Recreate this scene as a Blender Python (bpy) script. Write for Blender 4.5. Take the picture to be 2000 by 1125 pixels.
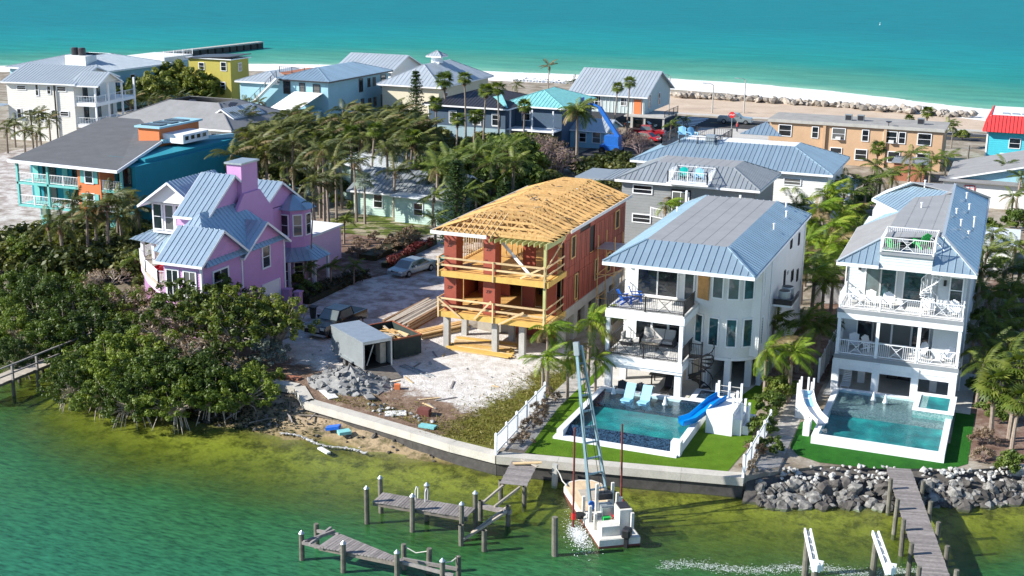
import bpy, bmesh, math, random
import numpy as np
from mathutils import Vector, Matrix
for o in list(bpy.data.objects): bpy.data.objects.remove(o)
random.seed(7); rng=np.random.default_rng(7)
scn=bpy.context.scene; C=scn.collection
# ------------------------------------------------ camera
P_,YAW_,ROLL_=math.radians(15.1),math.radians(21.7),.014
fw=Vector((-math.sin(YAW_)*math.cos(P_),math.cos(YAW_)*math.cos(P_),-math.sin(P_)))
rt=Vector((math.cos(YAW_),math.sin(YAW_),0)); upv=rt.cross(fw)
r2=rt*math.cos(ROLL_)+upv*math.sin(ROLL_); u2=upv*math.cos(ROLL_)-rt*math.sin(ROLL_)
cd=bpy.data.cameras.new('camera'); cam=bpy.data.objects.new('camera',cd); C.objects.link(cam)
cd.sensor_width=36; cd.lens=45.0; cd.clip_start=.5; cd.clip_end=6000
mw=Matrix.Identity(4)
for i in range(3): mw[i][0]=r2[i]; mw[i][1]=u2[i]; mw[i][2]=-fw[i]
mw[2][3]=30.0; cam.matrix_world=mw
scn.camera=cam
# ------------------------------------------------ sky, sun, exposure
SUN_EL=math.radians(31); SUN_AZ=math.radians(32)
sd=Vector((-math.cos(SUN_AZ)*math.cos(SUN_EL),-math.sin(SUN_AZ)*math.cos(SUN_EL),math.sin(SUN_EL)))
w=bpy.data.worlds.new('World'); scn.world=w; w.use_nodes=True
nt=w.node_tree; bg=nt.nodes['Background']; sk=nt.nodes.new('ShaderNodeTexSky'); sk.sky_type='NISHITA'; sk.sun_disc=False
sk.sun_elevation=SUN_EL; sk.sun_rotation=math.atan2(sd.x,sd.y); sk.air_density=1.0; sk.dust_density=0; sk.ozone_density=5.0
nt.links.new(sk.outputs[0],bg.inputs[0]); bg.inputs[1].default_value=.095
sl=bpy.data.lights.new('sun','SUN'); sl.energy=5.0; sl.angle=math.radians(.5); sl.color=(1,.955,.88)
so=bpy.data.objects.new('sun',sl); C.objects.link(so); so.rotation_euler=sd.to_track_quat('Z','Y').to_euler(); so.location=(-60,20,90)
scn.view_settings.view_transform='Standard'; scn.view_settings.look='None'; scn.view_settings.gamma=1; scn.view_settings.exposure=0.92
# ------------------------------------------------ mesh helpers
class MB:
    def __init__(s): s.v=[]; s.f=[]
    def add(s,vs,fs):
        n=len(s.v); s.v+= [tuple(p) for p in vs]; s.f+=[tuple(i+n for i in f) for f in fs]; return s
    def box(s,x0,x1,y0,y1,z0,z1):
        return s.add([(x0,y0,z0),(x1,y0,z0),(x1,y1,z0),(x0,y1,z0),(x0,y0,z1),(x1,y0,z1),(x1,y1,z1),(x0,y1,z1)],
          [(0,3,2,1),(4,5,6,7),(0,1,5,4),(1,2,6,5),(2,3,7,6),(3,0,4,7)])
    def bar(s,p,q,w,h=None,up=(0,0,1)):
        h=h or w; p=Vector(p); q=Vector(q); d=(q-p)
        if d.length<1e-6: return s
        d.normalize(); u=Vector(up)
        if abs(d.dot(u))>.98: u=Vector((0,1,0))
        a=d.cross(u).normalized()*(w/2); b=a.cross(d).normalized()*(h/2)
        vs=[p-a-b,p+a-b,p+a+b,p-a+b,q-a-b,q+a-b,q+a+b,q-a+b]
        return s.add(vs,[(0,1,2,3),(7,6,5,4),(4,5,1,0),(5,6,2,1),(6,7,3,2),(7,4,0,3)])
    def tube(s,p,q,r0,r1=None,n=8,cap=True):
        r1=r0 if r1 is None else r1; p=Vector(p); q=Vector(q); d=(q-p).normalized()
        u=Vector((0,0,1)) if abs(d.z)<.9 else Vector((1,0,0)); a=d.cross(u).normalized(); b=a.cross(d)
        vs=[]; 
        for c,r in ((p,r0),(q,r1)):
            for i in range(n):
                t=2*math.pi*i/n; vs.append(c+a*(r*math.cos(t))+b*(r*math.sin(t)))
        fs=[(i,n+i,n+(i+1)%n,(i+1)%n) for i in range(n)]
        if cap: fs+=[tuple(range(n)),tuple(range(2*n-1,n-1,-1))]
        return s.add(vs,fs)
    def path(s,pts,rs,n=6):
        for i in range(len(pts)-1): s.tube(pts[i],pts[i+1],rs[i],rs[i+1],n,cap=(i in (0,len(pts)-2)))
        return s
    def prism(s,poly,z0,z1):
        n=len(poly); vs=[(p[0],p[1],z0) for p in poly]+[(p[0],p[1],z1) for p in poly]
        return s.add(vs,[tuple(range(n-1,-1,-1)),tuple(range(n,2*n))]+[(i,(i+1)%n,n+(i+1)%n,n+i) for i in range(n)])
    def slab(s,pts,th):
        pts=[Vector(p) for p in pts]; n=len(pts); nn=Vector((0,0,0))
        for i in range(n): nn+= (pts[i]-pts[0]).cross(pts[(i+1)%n]-pts[0])
        nn.normalize()
        if nn.z<0: pts=pts[::-1]; nn=-nn
        vs=[p-nn*th for p in pts]+pts
        return s.add(vs,[tuple(range(n-1,-1,-1)),tuple(range(n,2*n))]+[(i,(i+1)%n,n+(i+1)%n,n+i) for i in range(n)])
    def lathe(s,prof,n=12,c=(0,0,0)):
        vs=[];fs=[]
        for r,z in prof:
            for i in range(n): t=2*math.pi*i/n; vs.append((c[0]+r*math.cos(t),c[1]+r*math.sin(t),c[2]+z))
        for k in range(len(prof)-1):
            for i in range(n): fs.append((k*n+i,k*n+(i+1)%n,(k+1)*n+(i+1)%n,(k+1)*n+i))
        fs.append(tuple(range(n-1,-1,-1))); fs.append(tuple(range((len(prof)-1)*n,len(prof)*n)))
        return s.add(vs,fs)
def root_of(o):
    while o.parent: o=o.parent
    return o
def mkmesh(name,mb,m,off=(0,0,0),smooth=False):
    me=bpy.data.meshes.new(name); ox,oy,oz=off
    me.from_pydata([(x-ox,y-oy,z-oz) for x,y,z in mb.v],[],mb.f); me.update()
    if m: me.materials.append(MT[m] if isinstance(m,str) else m)
    if smooth:
        for p in me.polygons: p.use_smooth=True
    return me
def link(name,me,parent=None,loc=(0,0,0),rot=(0,0,0),sc=(1,1,1)):
    o=bpy.data.objects.new(name,me); C.objects.link(o)
    if parent: o.parent=parent
    o.location=loc; o.rotation_euler=rot; o.scale=sc
    return o
def obj(name,mb,m,parent=None,smooth=False,bevel=0):
    off=tuple(root_of(parent).location) if parent else (0,0,0)
    me=mkmesh(name,mb,m,off,smooth)
    if bevel:
        bm=bmesh.new(); bm.from_mesh(me); bmesh.ops.bevel(bm,geom=list(bm.edges),offset=bevel,segments=1,affect='EDGES',clamp_overlap=True); bm.to_mesh(me); bm.free()
    return link(name,me,parent)
def thing(name,label,cat,loc=(0,0,0),group=None,rz=0):
    o=link(name,None,None,loc); o.empty_display_size=.2; o.rotation_euler=(0,0,rz); return tag(o,label,cat,group)
def tag(o,label,cat,group=None):
    o['label']=label; o['category']=cat
    if group: o['group']=group
    return o
def struct(name,mb,m,smooth=False):
    o=obj(name,mb,m,None,smooth); o['kind']='structure'; return o
def single(name,mb,m,label,cat,group=None,org=None,**k):
    if org is None: org=mb.v[0]
    me=mkmesh(name,mb,m,org,k.get('smooth',False)); o=link(name,me,None,org); return tag(o,label,cat,group)
def dup(root,loc,rz=0,label=None,sc=1,group=None,tilt=(0,0)):
    r=root.copy(); C.objects.link(r); r.location=loc; r.rotation_euler=(tilt[0],tilt[1],rz); r.scale=(sc,sc,sc)
    if label: r['label']=label
    if group: r['group']=group
    for ch in list(root.children):
        c=ch.copy(); C.objects.link(c); c.parent=r
        for g in ch.children:
            d=g.copy(); C.objects.link(d); d.parent=c
    return r
# ------------------------------------------------ materials
MT={}
def nodes(name):
    m=bpy.data.materials.new(name); m.use_nodes=True; MT[name]=m; n=m.node_tree
    return m,n,n.nodes['Principled BSDF'],n.links
def noise(n,l,pos,scale,detail=4,rough=.55):
    t=n.nodes.new('ShaderNodeTexNoise'); t.inputs['Scale'].default_value=scale; t.inputs['Detail'].default_value=detail; t.inputs['Roughness'].default_value=rough
    l.new(pos,t.inputs['Vector']); return t.outputs['Fac']
def ramp(n,l,fac,stops):
    r=n.nodes.new('ShaderNodeValToRGB'); e=r.color_ramp.elements
    while len(e)<len(stops): e.new(.5)
    for i,(p,c) in enumerate(stops): e[i].position=p; e[i].color=(*c,1)
    l.new(fac,r.inputs[0]); return r.outputs[0]
def mix(n,l,f,a,b,mode='MIX'):
    x=n.nodes.new('ShaderNodeMix'); x.data_type='RGBA'; x.blend_type=mode
    for k,v in ((0,f),(6,a),(7,b)):
        if hasattr(v,'links') or hasattr(v,'is_linked'): l.new(v,x.inputs[k])
        elif k==0: x.inputs[k].default_value=v
        else: x.inputs[k].default_value=(*v,1)
    return x.outputs[2]
def mth(n,l,op,a,b=0.,cl=False):
    x=n.nodes.new('ShaderNodeMath'); x.operation=op; x.use_clamp=cl
    for k,v in ((0,a),(1,b)):
        if hasattr(v,'is_linked'): l.new(v,x.inputs[k])
        else: x.inputs[k].default_value=v
    return x.outputs[0]
def bump(n,l,bs,h,st,dist=.02):
    b=n.nodes.new('ShaderNodeBump'); b.inputs['Strength'].default_value=st; b.inputs['Distance'].default_value=dist; l.new(h,b.inputs['Height']); l.new(b.outputs[0],bs.inputs['Normal'])
def scl(c,k): return tuple(min(1,x*k) for x in c)
def M(name,col,rough=.7,var=.15,scale=2.,bmp=0,bscale=30,metal=0,spec=.4,col2=None,rnd=0,fine=.08):
    m,n,b,l=nodes(name); g=n.nodes.new('ShaderNodeNewGeometry'); pos=g.outputs['Position']
    f=noise(n,l,pos,scale,3,.65); c=ramp(n,l,f,[(.3,scl(col,1-var)),(.7,col2 or scl(col,1+var))])
    if fine:
        f2=noise(n,l,pos,scale*14,1); v=ramp(n,l,f2,[(.3,(1-fine*2,)*3),(.7,(1,1,1))]); c=mix(n,l,1.0,c,v,'MULTIPLY')
    if rnd:
        oi=n.nodes.new('ShaderNodeObjectInfo'); v=ramp(n,l,oi.outputs['Random'],[(0,(1-rnd,)*3),(1,(1,1,1))]); c=mix(n,l,1.0,c,v,'MULTIPLY')
    l.new(c,b.inputs['Base Color']); b.inputs['Roughness'].default_value=rough; b.inputs['Metallic'].default_value=metal; b.inputs['Specular IOR Level'].default_value=spec
    if bmp: bump(n,l,b,noise(n,l,pos,bscale,4),bmp)
    return m
def foliage(name,c1,c2,c3,trans=.35,sc=.9):
    m,n,b,l=nodes(name); g=n.nodes.new('ShaderNodeNewGeometry'); oi=n.nodes.new('ShaderNodeObjectInfo')
    f=noise(n,l,g.outputs['Position'],sc,6,.75); f=mth(n,l,'ADD',f,mth(n,l,'MULTIPLY',mth(n,l,'SUBTRACT',oi.outputs['Random'],.5),.3))
    c=ramp(n,l,f,[(.28,c1),(.5,c2),(.74,c3)]); l.new(c,b.inputs['Base Color']); b.inputs['Roughness'].default_value=.5; b.inputs['Specular IOR Level'].default_value=.3
    t=n.nodes.new('ShaderNodeBsdfTranslucent'); c2_=mix(n,l,1.0,c,(1.0,1.0,.45),'MULTIPLY'); l.new(c2_,t.inputs[0]); ms=n.nodes.new('ShaderNodeMixShader'); ms.inputs[0].default_value=trans
    l.new(b.outputs[0],ms.inputs[1]); l.new(t.outputs[0],ms.inputs[2]); l.new(ms.outputs[0],n.nodes['Material Output'].inputs[0]); return m
M('white_paint',(.78,.79,.8),.55,.04,.8,fine=.03); M('white_stucco',(.74,.75,.76),.8,.05,.7,.15,60,fine=.03); M('white_trim',(.8,.81,.82),.45,.03,fine=.02)
M('deck_white',(.66,.65,.63),.7,.08,3); M('grey_fascia',(.26,.28,.3),.6,.06); M('pale_siding',(.56,.6,.62),.6,.04,.8,fine=.03); M('grey_siding',(.24,.25,.25),.65,.06,.8,fine=.04)
M('white_siding',(.72,.72,.7),.6,.04,.8,fine=.03); M('cream_wall',(.66,.6,.45),.8,.05); M('cream_white',(.74,.72,.66),.7,.04); M('lightblue_wall',(.3,.52,.6),.75,.04,.7); M('bluegrey_wall',(.3,.42,.47),.75,.05,.7)
M('navy_wall',(.06,.1,.15),.7,.08); M('teal_wall',(.01,.24,.31),.75,.06,.7); M('mint_trim',(.16,.5,.47),.6,.05); M('mint_wall',(.5,.66,.58),.75,.04); M('orange_wall',(.68,.2,.07),.75,.05); M('yellow_wall',(.42,.36,.07),.75,.05)
M('tan_wall',(.5,.33,.2),.85,.06,.6,fine=.04); M('cyan_wall',(.06,.5,.6),.7,.05); M('pink_wall',(.56,.3,.54),.65,.05,.7,fine=.04); M('pink_light',(.72,.5,.66),.65,.04); M('bb_wall',(.48,.57,.56),.7,.04,.7)
M('red_roof',(.6,.05,.05),.5,.08); M('membrane_white',(.74,.74,.73),.8,.06,.5); M('membrane',(.27,.275,.28),.75,.07,.6,fine=.04); M('shingle_grey',(.11,.113,.118),.9,.12,.7,.2,40); M('shingle_light',(.25,.25,.25),.9,.1,.8,.2,40)
M('gravel_roof',(.3,.29,.27),.95,.15,.5,.2,50)
M('metal_roof',(.52,.57,.6),.42,.05,.6,metal=.4,fine=.04,rnd=.1); M('metal_blue',(.42,.55,.63),.36,.05,.6,metal=.6,fine=.04,rnd=.1); M('metal_grey',(.34,.37,.39),.45,.06,.7,metal=.35,fine=.05,rnd=.1); M('metal_dark',(.07,.07,.08),.4,.08,metal=.5); M('metal_white',(.74,.77,.78),.5,.04,.6,metal=.2,rnd=.06); M('metal_pinkhouse',(.46,.58,.66),.32,.05,.6,metal=.6,rnd=.08)
M('black_metal',(.02,.02,.022),.4,.2); M('dark_frame',(.03,.03,.035),.4,.1); M('galv',(.45,.5,.53),.4,.1,metal=.6); M('alu_blue',(.36,.52,.6),.4,.06,metal=.5)
M('lumber',(.68,.4,.14),.75,.15,3,rnd=.3,col2=(.8,.52,.22)); M('lumber_pale',(.76,.55,.3),.75,.15,3,rnd=.3); M('treated',(.46,.47,.2),.75,.15,3,rnd=.2); M('beam_yellow',(.62,.4,.1),.7,.12,2); M('osb',(.72,.42,.13),.8,.2,6,rnd=.12); M('zip_red',(.33,.075,.045),.65,.1,1.2,rnd=.12); M('zip_tape',(.03,.025,.025),.6,.1); M('plywood',(.5,.26,.09),.75,.2,4)
M('plank_grey',(.3,.27,.255),.85,.2,5,.2,40,rnd=.35); M('plank_tan',(.48,.42,.34),.85,.15,4,rnd=.2); M('old_wood',(.22,.19,.16),.9,.25,4,.3,30,rnd=.25); M('piling',(.16,.15,.12),.9,.3,3,.4,20,rnd=.25)
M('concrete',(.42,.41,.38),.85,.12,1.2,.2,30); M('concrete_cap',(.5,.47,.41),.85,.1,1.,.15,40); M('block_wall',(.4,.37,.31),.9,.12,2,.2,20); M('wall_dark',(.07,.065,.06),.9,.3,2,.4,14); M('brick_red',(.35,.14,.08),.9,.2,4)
M('bark',(.18,.14,.11),.95,.25,4,.5,18); M('palm_bark',(.3,.24,.19),.95,.2,5,.5,14,rnd=.25); M('bark_pale',(.42,.36,.3),.9,.2,4); M('dead_frond',(.28,.17,.09),.9,.25,3,rnd=.3); M('twig',(.25,.19,.17),.95,.25,3,rnd=.2)
M('rock_grey',(.16,.15,.14),.95,.3,3.5,.8,9,rnd=.5,col2=(.38,.37,.34)); M('rock_pale',(.52,.51,.48),.95,.15,3,.4,12,rnd=.4); M('rock_tan',(.42,.37,.31),.95,.25,2,.5,8,rnd=.45); M('rock_dark',(.11,.1,.09),.95,.3,3,.6,8,rnd=.5); M('rubble',(.3,.3,.29),.95,.25,3,.4,14,rnd=.4)
M('car_black',(.008,.009,.011),.12,.1,spec=.6); M('car_silver',(.36,.42,.44),.25,.04,metal=.5); M('car_red',(.4,.02,.03),.25,.05); M('tyre',(.015,.015,.015),.85,.1); M('rim',(.4,.4,.41),.35,.05,metal=.8); M('chrome',(.7,.7,.7),.15,.02,metal=1); M('lamp_red',(.4,.01,.01),.3,.02); M('lamp_clear',(.7,.7,.68),.15,.02)
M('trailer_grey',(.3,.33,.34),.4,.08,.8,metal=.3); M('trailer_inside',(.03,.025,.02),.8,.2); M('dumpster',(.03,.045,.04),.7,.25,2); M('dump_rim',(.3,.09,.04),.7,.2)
M('blue_plastic',(.01,.12,.55),.4,.05); M('slide_blue',(.0,.2,.6),.3,.04); M('pale_blue_plastic',(.3,.58,.78),.4,.05); M('teal_plastic',(.0,.42,.36),.45,.05); M('green_plastic',(.02,.42,.08),.45,.05); M('cushion',(.5,.48,.46),.9,.06); M('lift_blue',(.02,.14,.5),.4,.1)
M('tarp_teal',(.2,.5,.5),.6,.15,2); M('hull_white',(.66,.62,.54),.6,.12,1.5,col2=(.74,.72,.66)); M('hull_ply',(.62,.47,.3),.8,.2,1.2); M('hull_red',(.16,.05,.04),.8,.2); M('spud_rust',(.15,.035,.03),.7,.3,4); M('rope',(.6,.58,.52),.9,.1); M('pvc',(.7,.69,.66),.6,.05); M('solar',(.02,.022,.03),.25,.1)
M('foam',(.82,.85,.85),.5,.06,6); M('sign_red',(.55,.02,.02),.5,.03); M('red_cloth',(.3,.03,.03),.9,.1); M('skin',(.5,.3,.2),.6,.05); M('cloth_dark',(.04,.05,.08),.9,.1); M('cloth_red',(.4,.06,.06),.9,.1); M('stucco_teal_pool',(.55,.6,.58),.8,.05); M('mailbox_pink',(.5,.28,.48),.8,.05); M('debris_white',(.7,.7,.68),.7,.1)
foliage('palm_green',(.04,.07,.014),(.1,.145,.02),(.22,.25,.05)); foliage('palm_bright',(.07,.14,.012),(.17,.27,.02),(.32,.36,.05),.4); foliage('palm_olive',(.035,.05,.014),(.085,.105,.025),(.2,.2,.06)); foliage('palm_dry',(.12,.09,.045),(.2,.15,.075),(.32,.25,.12)); foliage('silver_leaf',(.15,.2,.17),(.26,.32,.28),(.4,.45,.4))
foliage('mangrove_leaf',(.025,.05,.008),(.075,.12,.014),(.21,.27,.035),.33,.9); foliage('sea_grape',(.04,.065,.012),(.12,.16,.022),(.28,.29,.06),.35,1.2); foliage('bush_green',(.05,.09,.015),(.11,.16,.025),(.22,.25,.05),.3,1.2); foliage('hedge_dark',(.015,.02,.008),(.03,.035,.014),(.06,.05,.02),.15,2); foliage('hedge_red',(.06,.01,.01),(.12,.016,.014),(.17,.05,.025),.2,2); foliage('pine_green',(.02,.045,.012),(.035,.07,.016),(.08,.11,.03),.2,1.); foliage('croton',(.2,.12,.02),(.36,.25,.04),(.3,.3,.05),.3,2); foliage('dry_bush',(.14,.09,.06),(.24,.17,.11),(.32,.25,.17),.2,2); foliage('grey_bush',(.1,.12,.1),(.17,.2,.17),(.28,.3,.26),.2,1.5); foliage('grass_blade',(.12,.11,.03),(.18,.17,.04),(.28,.24,.08),.3,1.)
def glassm(name,col,rough=.04,spec=.8):
    m,n,b,l=nodes(name); g=n.nodes.new('ShaderNodeNewGeometry'); f=noise(n,l,g.outputs['Position'],1.3,3); oi=n.nodes.new('ShaderNodeObjectInfo'); c=ramp(n,l,f,[(.35,scl(col,.5)),(.65,scl(col,1.6))]); c=mix(n,l,mth(n,l,'MULTIPLY',mth(n,l,'GREATER_THAN',oi.outputs['Random'],.72),.35),c,(.3,.3,.28)); l.new(c,b.inputs['Base Color']); b.inputs['Roughness'].default_value=rough; b.inputs['Specular IOR Level'].default_value=spec; return m
glassm('glass',(.012,.016,.02)); glassm('glass_teal',(.02,.07,.085)); glassm('glass_soft',(.05,.06,.065)); glassm('windscreen',(.02,.045,.05))
def siding_bump(name,base,pitch,axis='z'): pass
def fresnel2(n,l,g,ior):
    fr=n.nodes.new('ShaderNodeFresnel'); v=mth(n,l,'ADD',ior,mth(n,l,'MULTIPLY',g.outputs['Backfacing'],1/ior-ior)); l.new(v,fr.inputs[0]); return fr
# ================================================ SETTING
def lerp_pts(pts):
    xs=np.array([p[0] for p in pts],float); ys=np.array([p[1] for p in pts],float)
    return lambda x: np.interp(x,xs,ys)
SHORE=lerp_pts([(-400,150),(-150,90),(-78,78),(-68,77),(-58,68.8),(-52.9,67.0),(-46,67.0),(-42,67.0),(-36.6,67.0),(-30.5,67.4),(-27.4,67.6),(-13,70.3),(-8.6,70.9),(-5.3,72.0),(-1.7,74.0),(2.4,76.6),(40,88),(300,150)])
COAST=lerp_pts([(-2500,-1500),(-600,-30),(-300,190),(-234,247),(-225,255),(-178,287),(-160,293),(-118,296),(-81,301),(-62,299),(-40,292),(-25,283),(-9.8,274),(30,258),(100,226),(2500,-800)])
def sandmat(name,stops,sc,bm=.3):
    m,n,b,l=nodes(name); g=n.nodes.new('ShaderNodeNewGeometry'); f=noise(n,l,g.outputs['Position'],sc,8,.7); c=ramp(n,l,f,stops)
    f2=noise(n,l,g.outputs['Position'],sc*20,3,.6); c=mix(n,l,1.,c,ramp(n,l,f2,[(.25,(.72,.72,.72)),(.65,(1,1,1))]),'MULTIPLY'); l.new(c,b.inputs['Base Color']); b.inputs['Roughness'].default_value=.95; b.inputs['Specular IOR Level'].default_value=.15
    bump(n,l,b,noise(n,l,g.outputs['Position'],sc*12,5,.7),bm,.1); return m
sandmat('ground_soil',[(.3,(.1,.085,.06)),(.45,(.24,.2,.15)),(.6,(.4,.36,.3)),(.75,(.13,.13,.05))],.35)
sandmat('sand_white',[(.3,(.72,.69,.65)),(.7,(.86,.85,.83))],.15,.15); sandmat('sand_tan',[(.3,(.45,.34,.25)),(.7,(.6,.49,.38))],.2,.15)
sandmat('driveway_shell',[(.3,(.2,.16,.13)),(.46,(.38,.33,.3)),(.58,(.62,.59,.56)),(.72,(.3,.25,.21))],.55); sandmat('asphalt',[(.3,(.04,.04,.043)),(.7,(.075,.075,.078))],.6,.1); sandmat('pavement',[(.3,(.42,.4,.37)),(.7,(.56,.54,.5))],.6,.1); sandmat('mulch',[(.3,(.09,.05,.035)),(.5,(.2,.13,.1)),(.7,(.36,.3,.25))],.9); sandmat('lawn',[(.36,(.07,.1,.015)),(.48,(.11,.14,.025)),(.56,(.34,.29,.2)),(.75,(.45,.4,.31))],.4)
sandmat('stone_path',[(.3,(.2,.19,.18)),(.5,(.4,.38,.35)),(.7,(.55,.53,.5))],2.); sandmat('turf_bright',[(.3,(.07,.14,.007)),(.55,(.095,.19,.01)),(.75,(.14,.22,.018))],1.1,.6); sandmat('turf_dark',[(.3,(.012,.09,.01)),(.7,(.03,.16,.015))],1.1,.6); sandmat('travertine',[(.3,(.5,.48,.44)),(.7,(.64,.62,.58))],1.,.05)
# build-yard ground: white shell fading to brown soil and grass (its own ground colours)
m,n,b,l=nodes('yard_shell'); g=n.nodes.new('ShaderNodeNewGeometry'); pos=g.outputs['Position']; sp=n.nodes.new('ShaderNodeSeparateXYZ'); l.new(pos,sp.inputs[0])
shell=ramp(n,l,noise(n,l,pos,1.2,8,.75),[(.3,(.42,.36,.31)),(.45,(.62,.58,.53)),(.65,(.82,.8,.77))]); soil=ramp(n,l,noise(n,l,pos,1.,6,.7),[(.3,(.1,.065,.045)),(.55,(.25,.17,.12)),(.72,(.42,.34,.26))]); grs=ramp(n,l,noise(n,l,pos,1.3,6,.7),[(.3,(.1,.075,.025)),(.5,(.14,.14,.03)),(.7,(.2,.21,.04))])
nz=noise(n,l,pos,.5,6,.7)
def linmask(expr,w): # smooth 0..1 with noisy edge
    a=mth(n,l,'ADD',expr,mth(n,l,'MULTIPLY',mth(n,l,'SUBTRACT',nz,.5),w)); return mth(n,l,'MULTIPLY',mth(n,l,'ADD',a,.5),.8,True)
soilm=linmask(mth(n,l,'SUBTRACT',mth(n,l,'SUBTRACT',74.6,sp.outputs[1]),mth(n,l,'MULTIPLY',mth(n,l,'ADD',sp.outputs[0],36),.25)),9)
grm=linmask(mth(n,l,'SUBTRACT',mth(n,l,'ADD',sp.outputs[0],31.2),mth(n,l,'MULTIPLY',mth(n,l,'SUBTRACT',sp.outputs[1],76),.12)),6)
c=mix(n,l,soilm,shell,soil); c=mix(n,l,grm,c,grs); c=mix(n,l,1.,c,ramp(n,l,noise(n,l,pos,14,3),[(.3,(.7,.69,.68)),(.6,(1,1,1))]),'MULTIPLY'); l.new(c,b.inputs['Base Color']); b.inputs['Roughness'].default_value=.95; b.inputs['Specular IOR Level'].default_value=.1; bump(n,l,b,noise(n,l,pos,5,6,.75),.8,.15)
def attr(n,name): a=n.nodes.new('ShaderNodeAttribute'); a.attribute_name=name; return a.outputs['Fac']
# seabed
m,n,b,l=nodes('seabed'); g=n.nodes.new('ShaderNodeNewGeometry'); pos=g.outputs['Position']; d=attr(n,'off')
dn=mth(n,l,'ADD',d,mth(n,l,'MULTIPLY',mth(n,l,'SUBTRACT',noise(n,l,pos,.45,7,.75),.5),7)); dn=mth(n,l,'MULTIPLY',mth(n,l,'ADD',dn,3),.05,True)
c=ramp(n,l,dn,[(.0,(.34,.27,.2)),(.13,(.36,.27,.16)),(.2,(.18,.15,.04)),(.3,(.27,.25,.04)),(.45,(.2,.2,.025)),(.7,(.05,.08,.016)),(1,(.012,.05,.03))]); c=mix(n,l,1.,c,ramp(n,l,noise(n,l,pos,.9,8,.8),[(.4,(.3,.34,.24)),(.55,(1,1,1))]),'MULTIPLY'); l.new(c,b.inputs['Base Color']); b.inputs['Roughness'].default_value=.95; b.inputs['Specular IOR Level'].default_value=.1; bump(n,l,b,noise(n,l,pos,3,6),.5,.15)
# bay water: turbid green, clearer over the shallows
m,n,b,l=nodes('bay_water'); g=n.nodes.new('ShaderNodeNewGeometry'); pos=g.outputs['Position']; d=attr(n,'off'); N=n.nodes
mp=N.new('ShaderNodeMapping'); l.new(pos,mp.inputs[0]); mp.inputs['Rotation'].default_value=(0,0,.6); mp.inputs['Scale'].default_value=(.7,2.4,1)
big=noise(n,l,pos,.12,4,.6); rip=noise(n,l,mp.outputs[0],2.2,5,.6); rip2=noise(n,l,mp.outputs[0],7,3,.6)
dd=mth(n,l,'ADD',d,mth(n,l,'MULTIPLY',mth(n,l,'SUBTRACT',big,.5),6)); fac=mth(n,l,'MULTIPLY',mth(n,l,'SUBTRACT',dd,2.5),.1,True)
tur=mth(n,l,'MULTIPLY',mth(n,l,'ADD',mth(n,l,'MULTIPLY',fac,.86),.06),1.)
colr=ramp(n,l,mth(n,l,'MULTIPLY',dd,.04,True),[(.08,(.11,.12,.015)),(.25,(.07,.105,.016)),(.42,(.03,.12,.032)),(.7,(.024,.135,.06)),(1,(.022,.15,.085))])
colr=mix(n,l,1.,colr,ramp(n,l,rip,[(.3,(.42,.48,.48)),(.7,(1.4,1.4,1.4))]),'MULTIPLY')
l.new(colr,b.inputs['Base Color']); b.inputs['Roughness'].default_value=.08; b.inputs['Specular IOR Level'].default_value=.0; b.inputs['IOR'].default_value=1.33
df=N.new('ShaderNodeBsdfDiffuse'); l.new(colr,df.inputs[0]); tr=N.new('ShaderNodeBsdfTransparent'); tr.inputs[0].default_value=(.86,.97,.78,1); m1=N.new('ShaderNodeMixShader'); l.new(tur,m1.inputs[0]); l.new(tr.outputs[0],m1.inputs[1]); l.new(df.outputs[0],m1.inputs[2])
gl=N.new('ShaderNodeBsdfGlossy'); gl.inputs['Roughness'].default_value=.09; bp=N.new('ShaderNodeBump'); bp.inputs['Strength'].default_value=.55; bp.inputs['Distance'].default_value=.07; l.new(mth(n,l,'ADD',rip,mth(n,l,'MULTIPLY',rip2,.5)),bp.inputs['Height']); l.new(bp.outputs[0],gl.inputs['Normal'])
fr=fresnel2(n,l,g,1.33); l.new(bp.outputs[0],fr.inputs['Normal']); m2=N.new('ShaderNodeMixShader'); l.new(mth(n,l,'MULTIPLY',fr.outputs[0],.8),m2.inputs[0]); l.new(m1.outputs[0],m2.inputs[1]); l.new(gl.outputs[0],m2.inputs[2]); l.new(m2.outputs[0],N['Material Output'].inputs[0])
# open sea
m,n,b,l=nodes('sea_water'); g=n.nodes.new('ShaderNodeNewGeometry'); pos=g.outputs['Position']; d=attr(n,'off'); N=n.nodes
mp=N.new('ShaderNodeMapping'); l.new(pos,mp.inputs[0]); mp.inputs['Scale'].default_value=(.05,.2,1); mp.inputs['Rotation'].default_value=(0,0,-.1)
st=noise(n,l,mp.outputs[0],1.,6,.6); mp2=N.new('ShaderNodeMapping'); l.new(pos,mp2.inputs[0]); mp2.inputs['Scale'].default_value=(.05,.2,1); mp2.inputs['Rotation'].default_value=(0,0,.15); fn=noise(n,l,mp2.outputs[0],1.,7,.75)
dd=mth(n,l,'ADD',d,mth(n,l,'MULTIPLY',mth(n,l,'SUBTRACT',st,.5),16)); c=ramp(n,l,mth(n,l,'MULTIPLY',dd,.0045,True),[(.0,(.2,.4,.28)),(.06,(.08,.3,.22)),(.16,(.055,.25,.18)),(.3,(.01,.23,.2)),(.6,(.003,.22,.225)),(1,(.002,.18,.2))])
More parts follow.
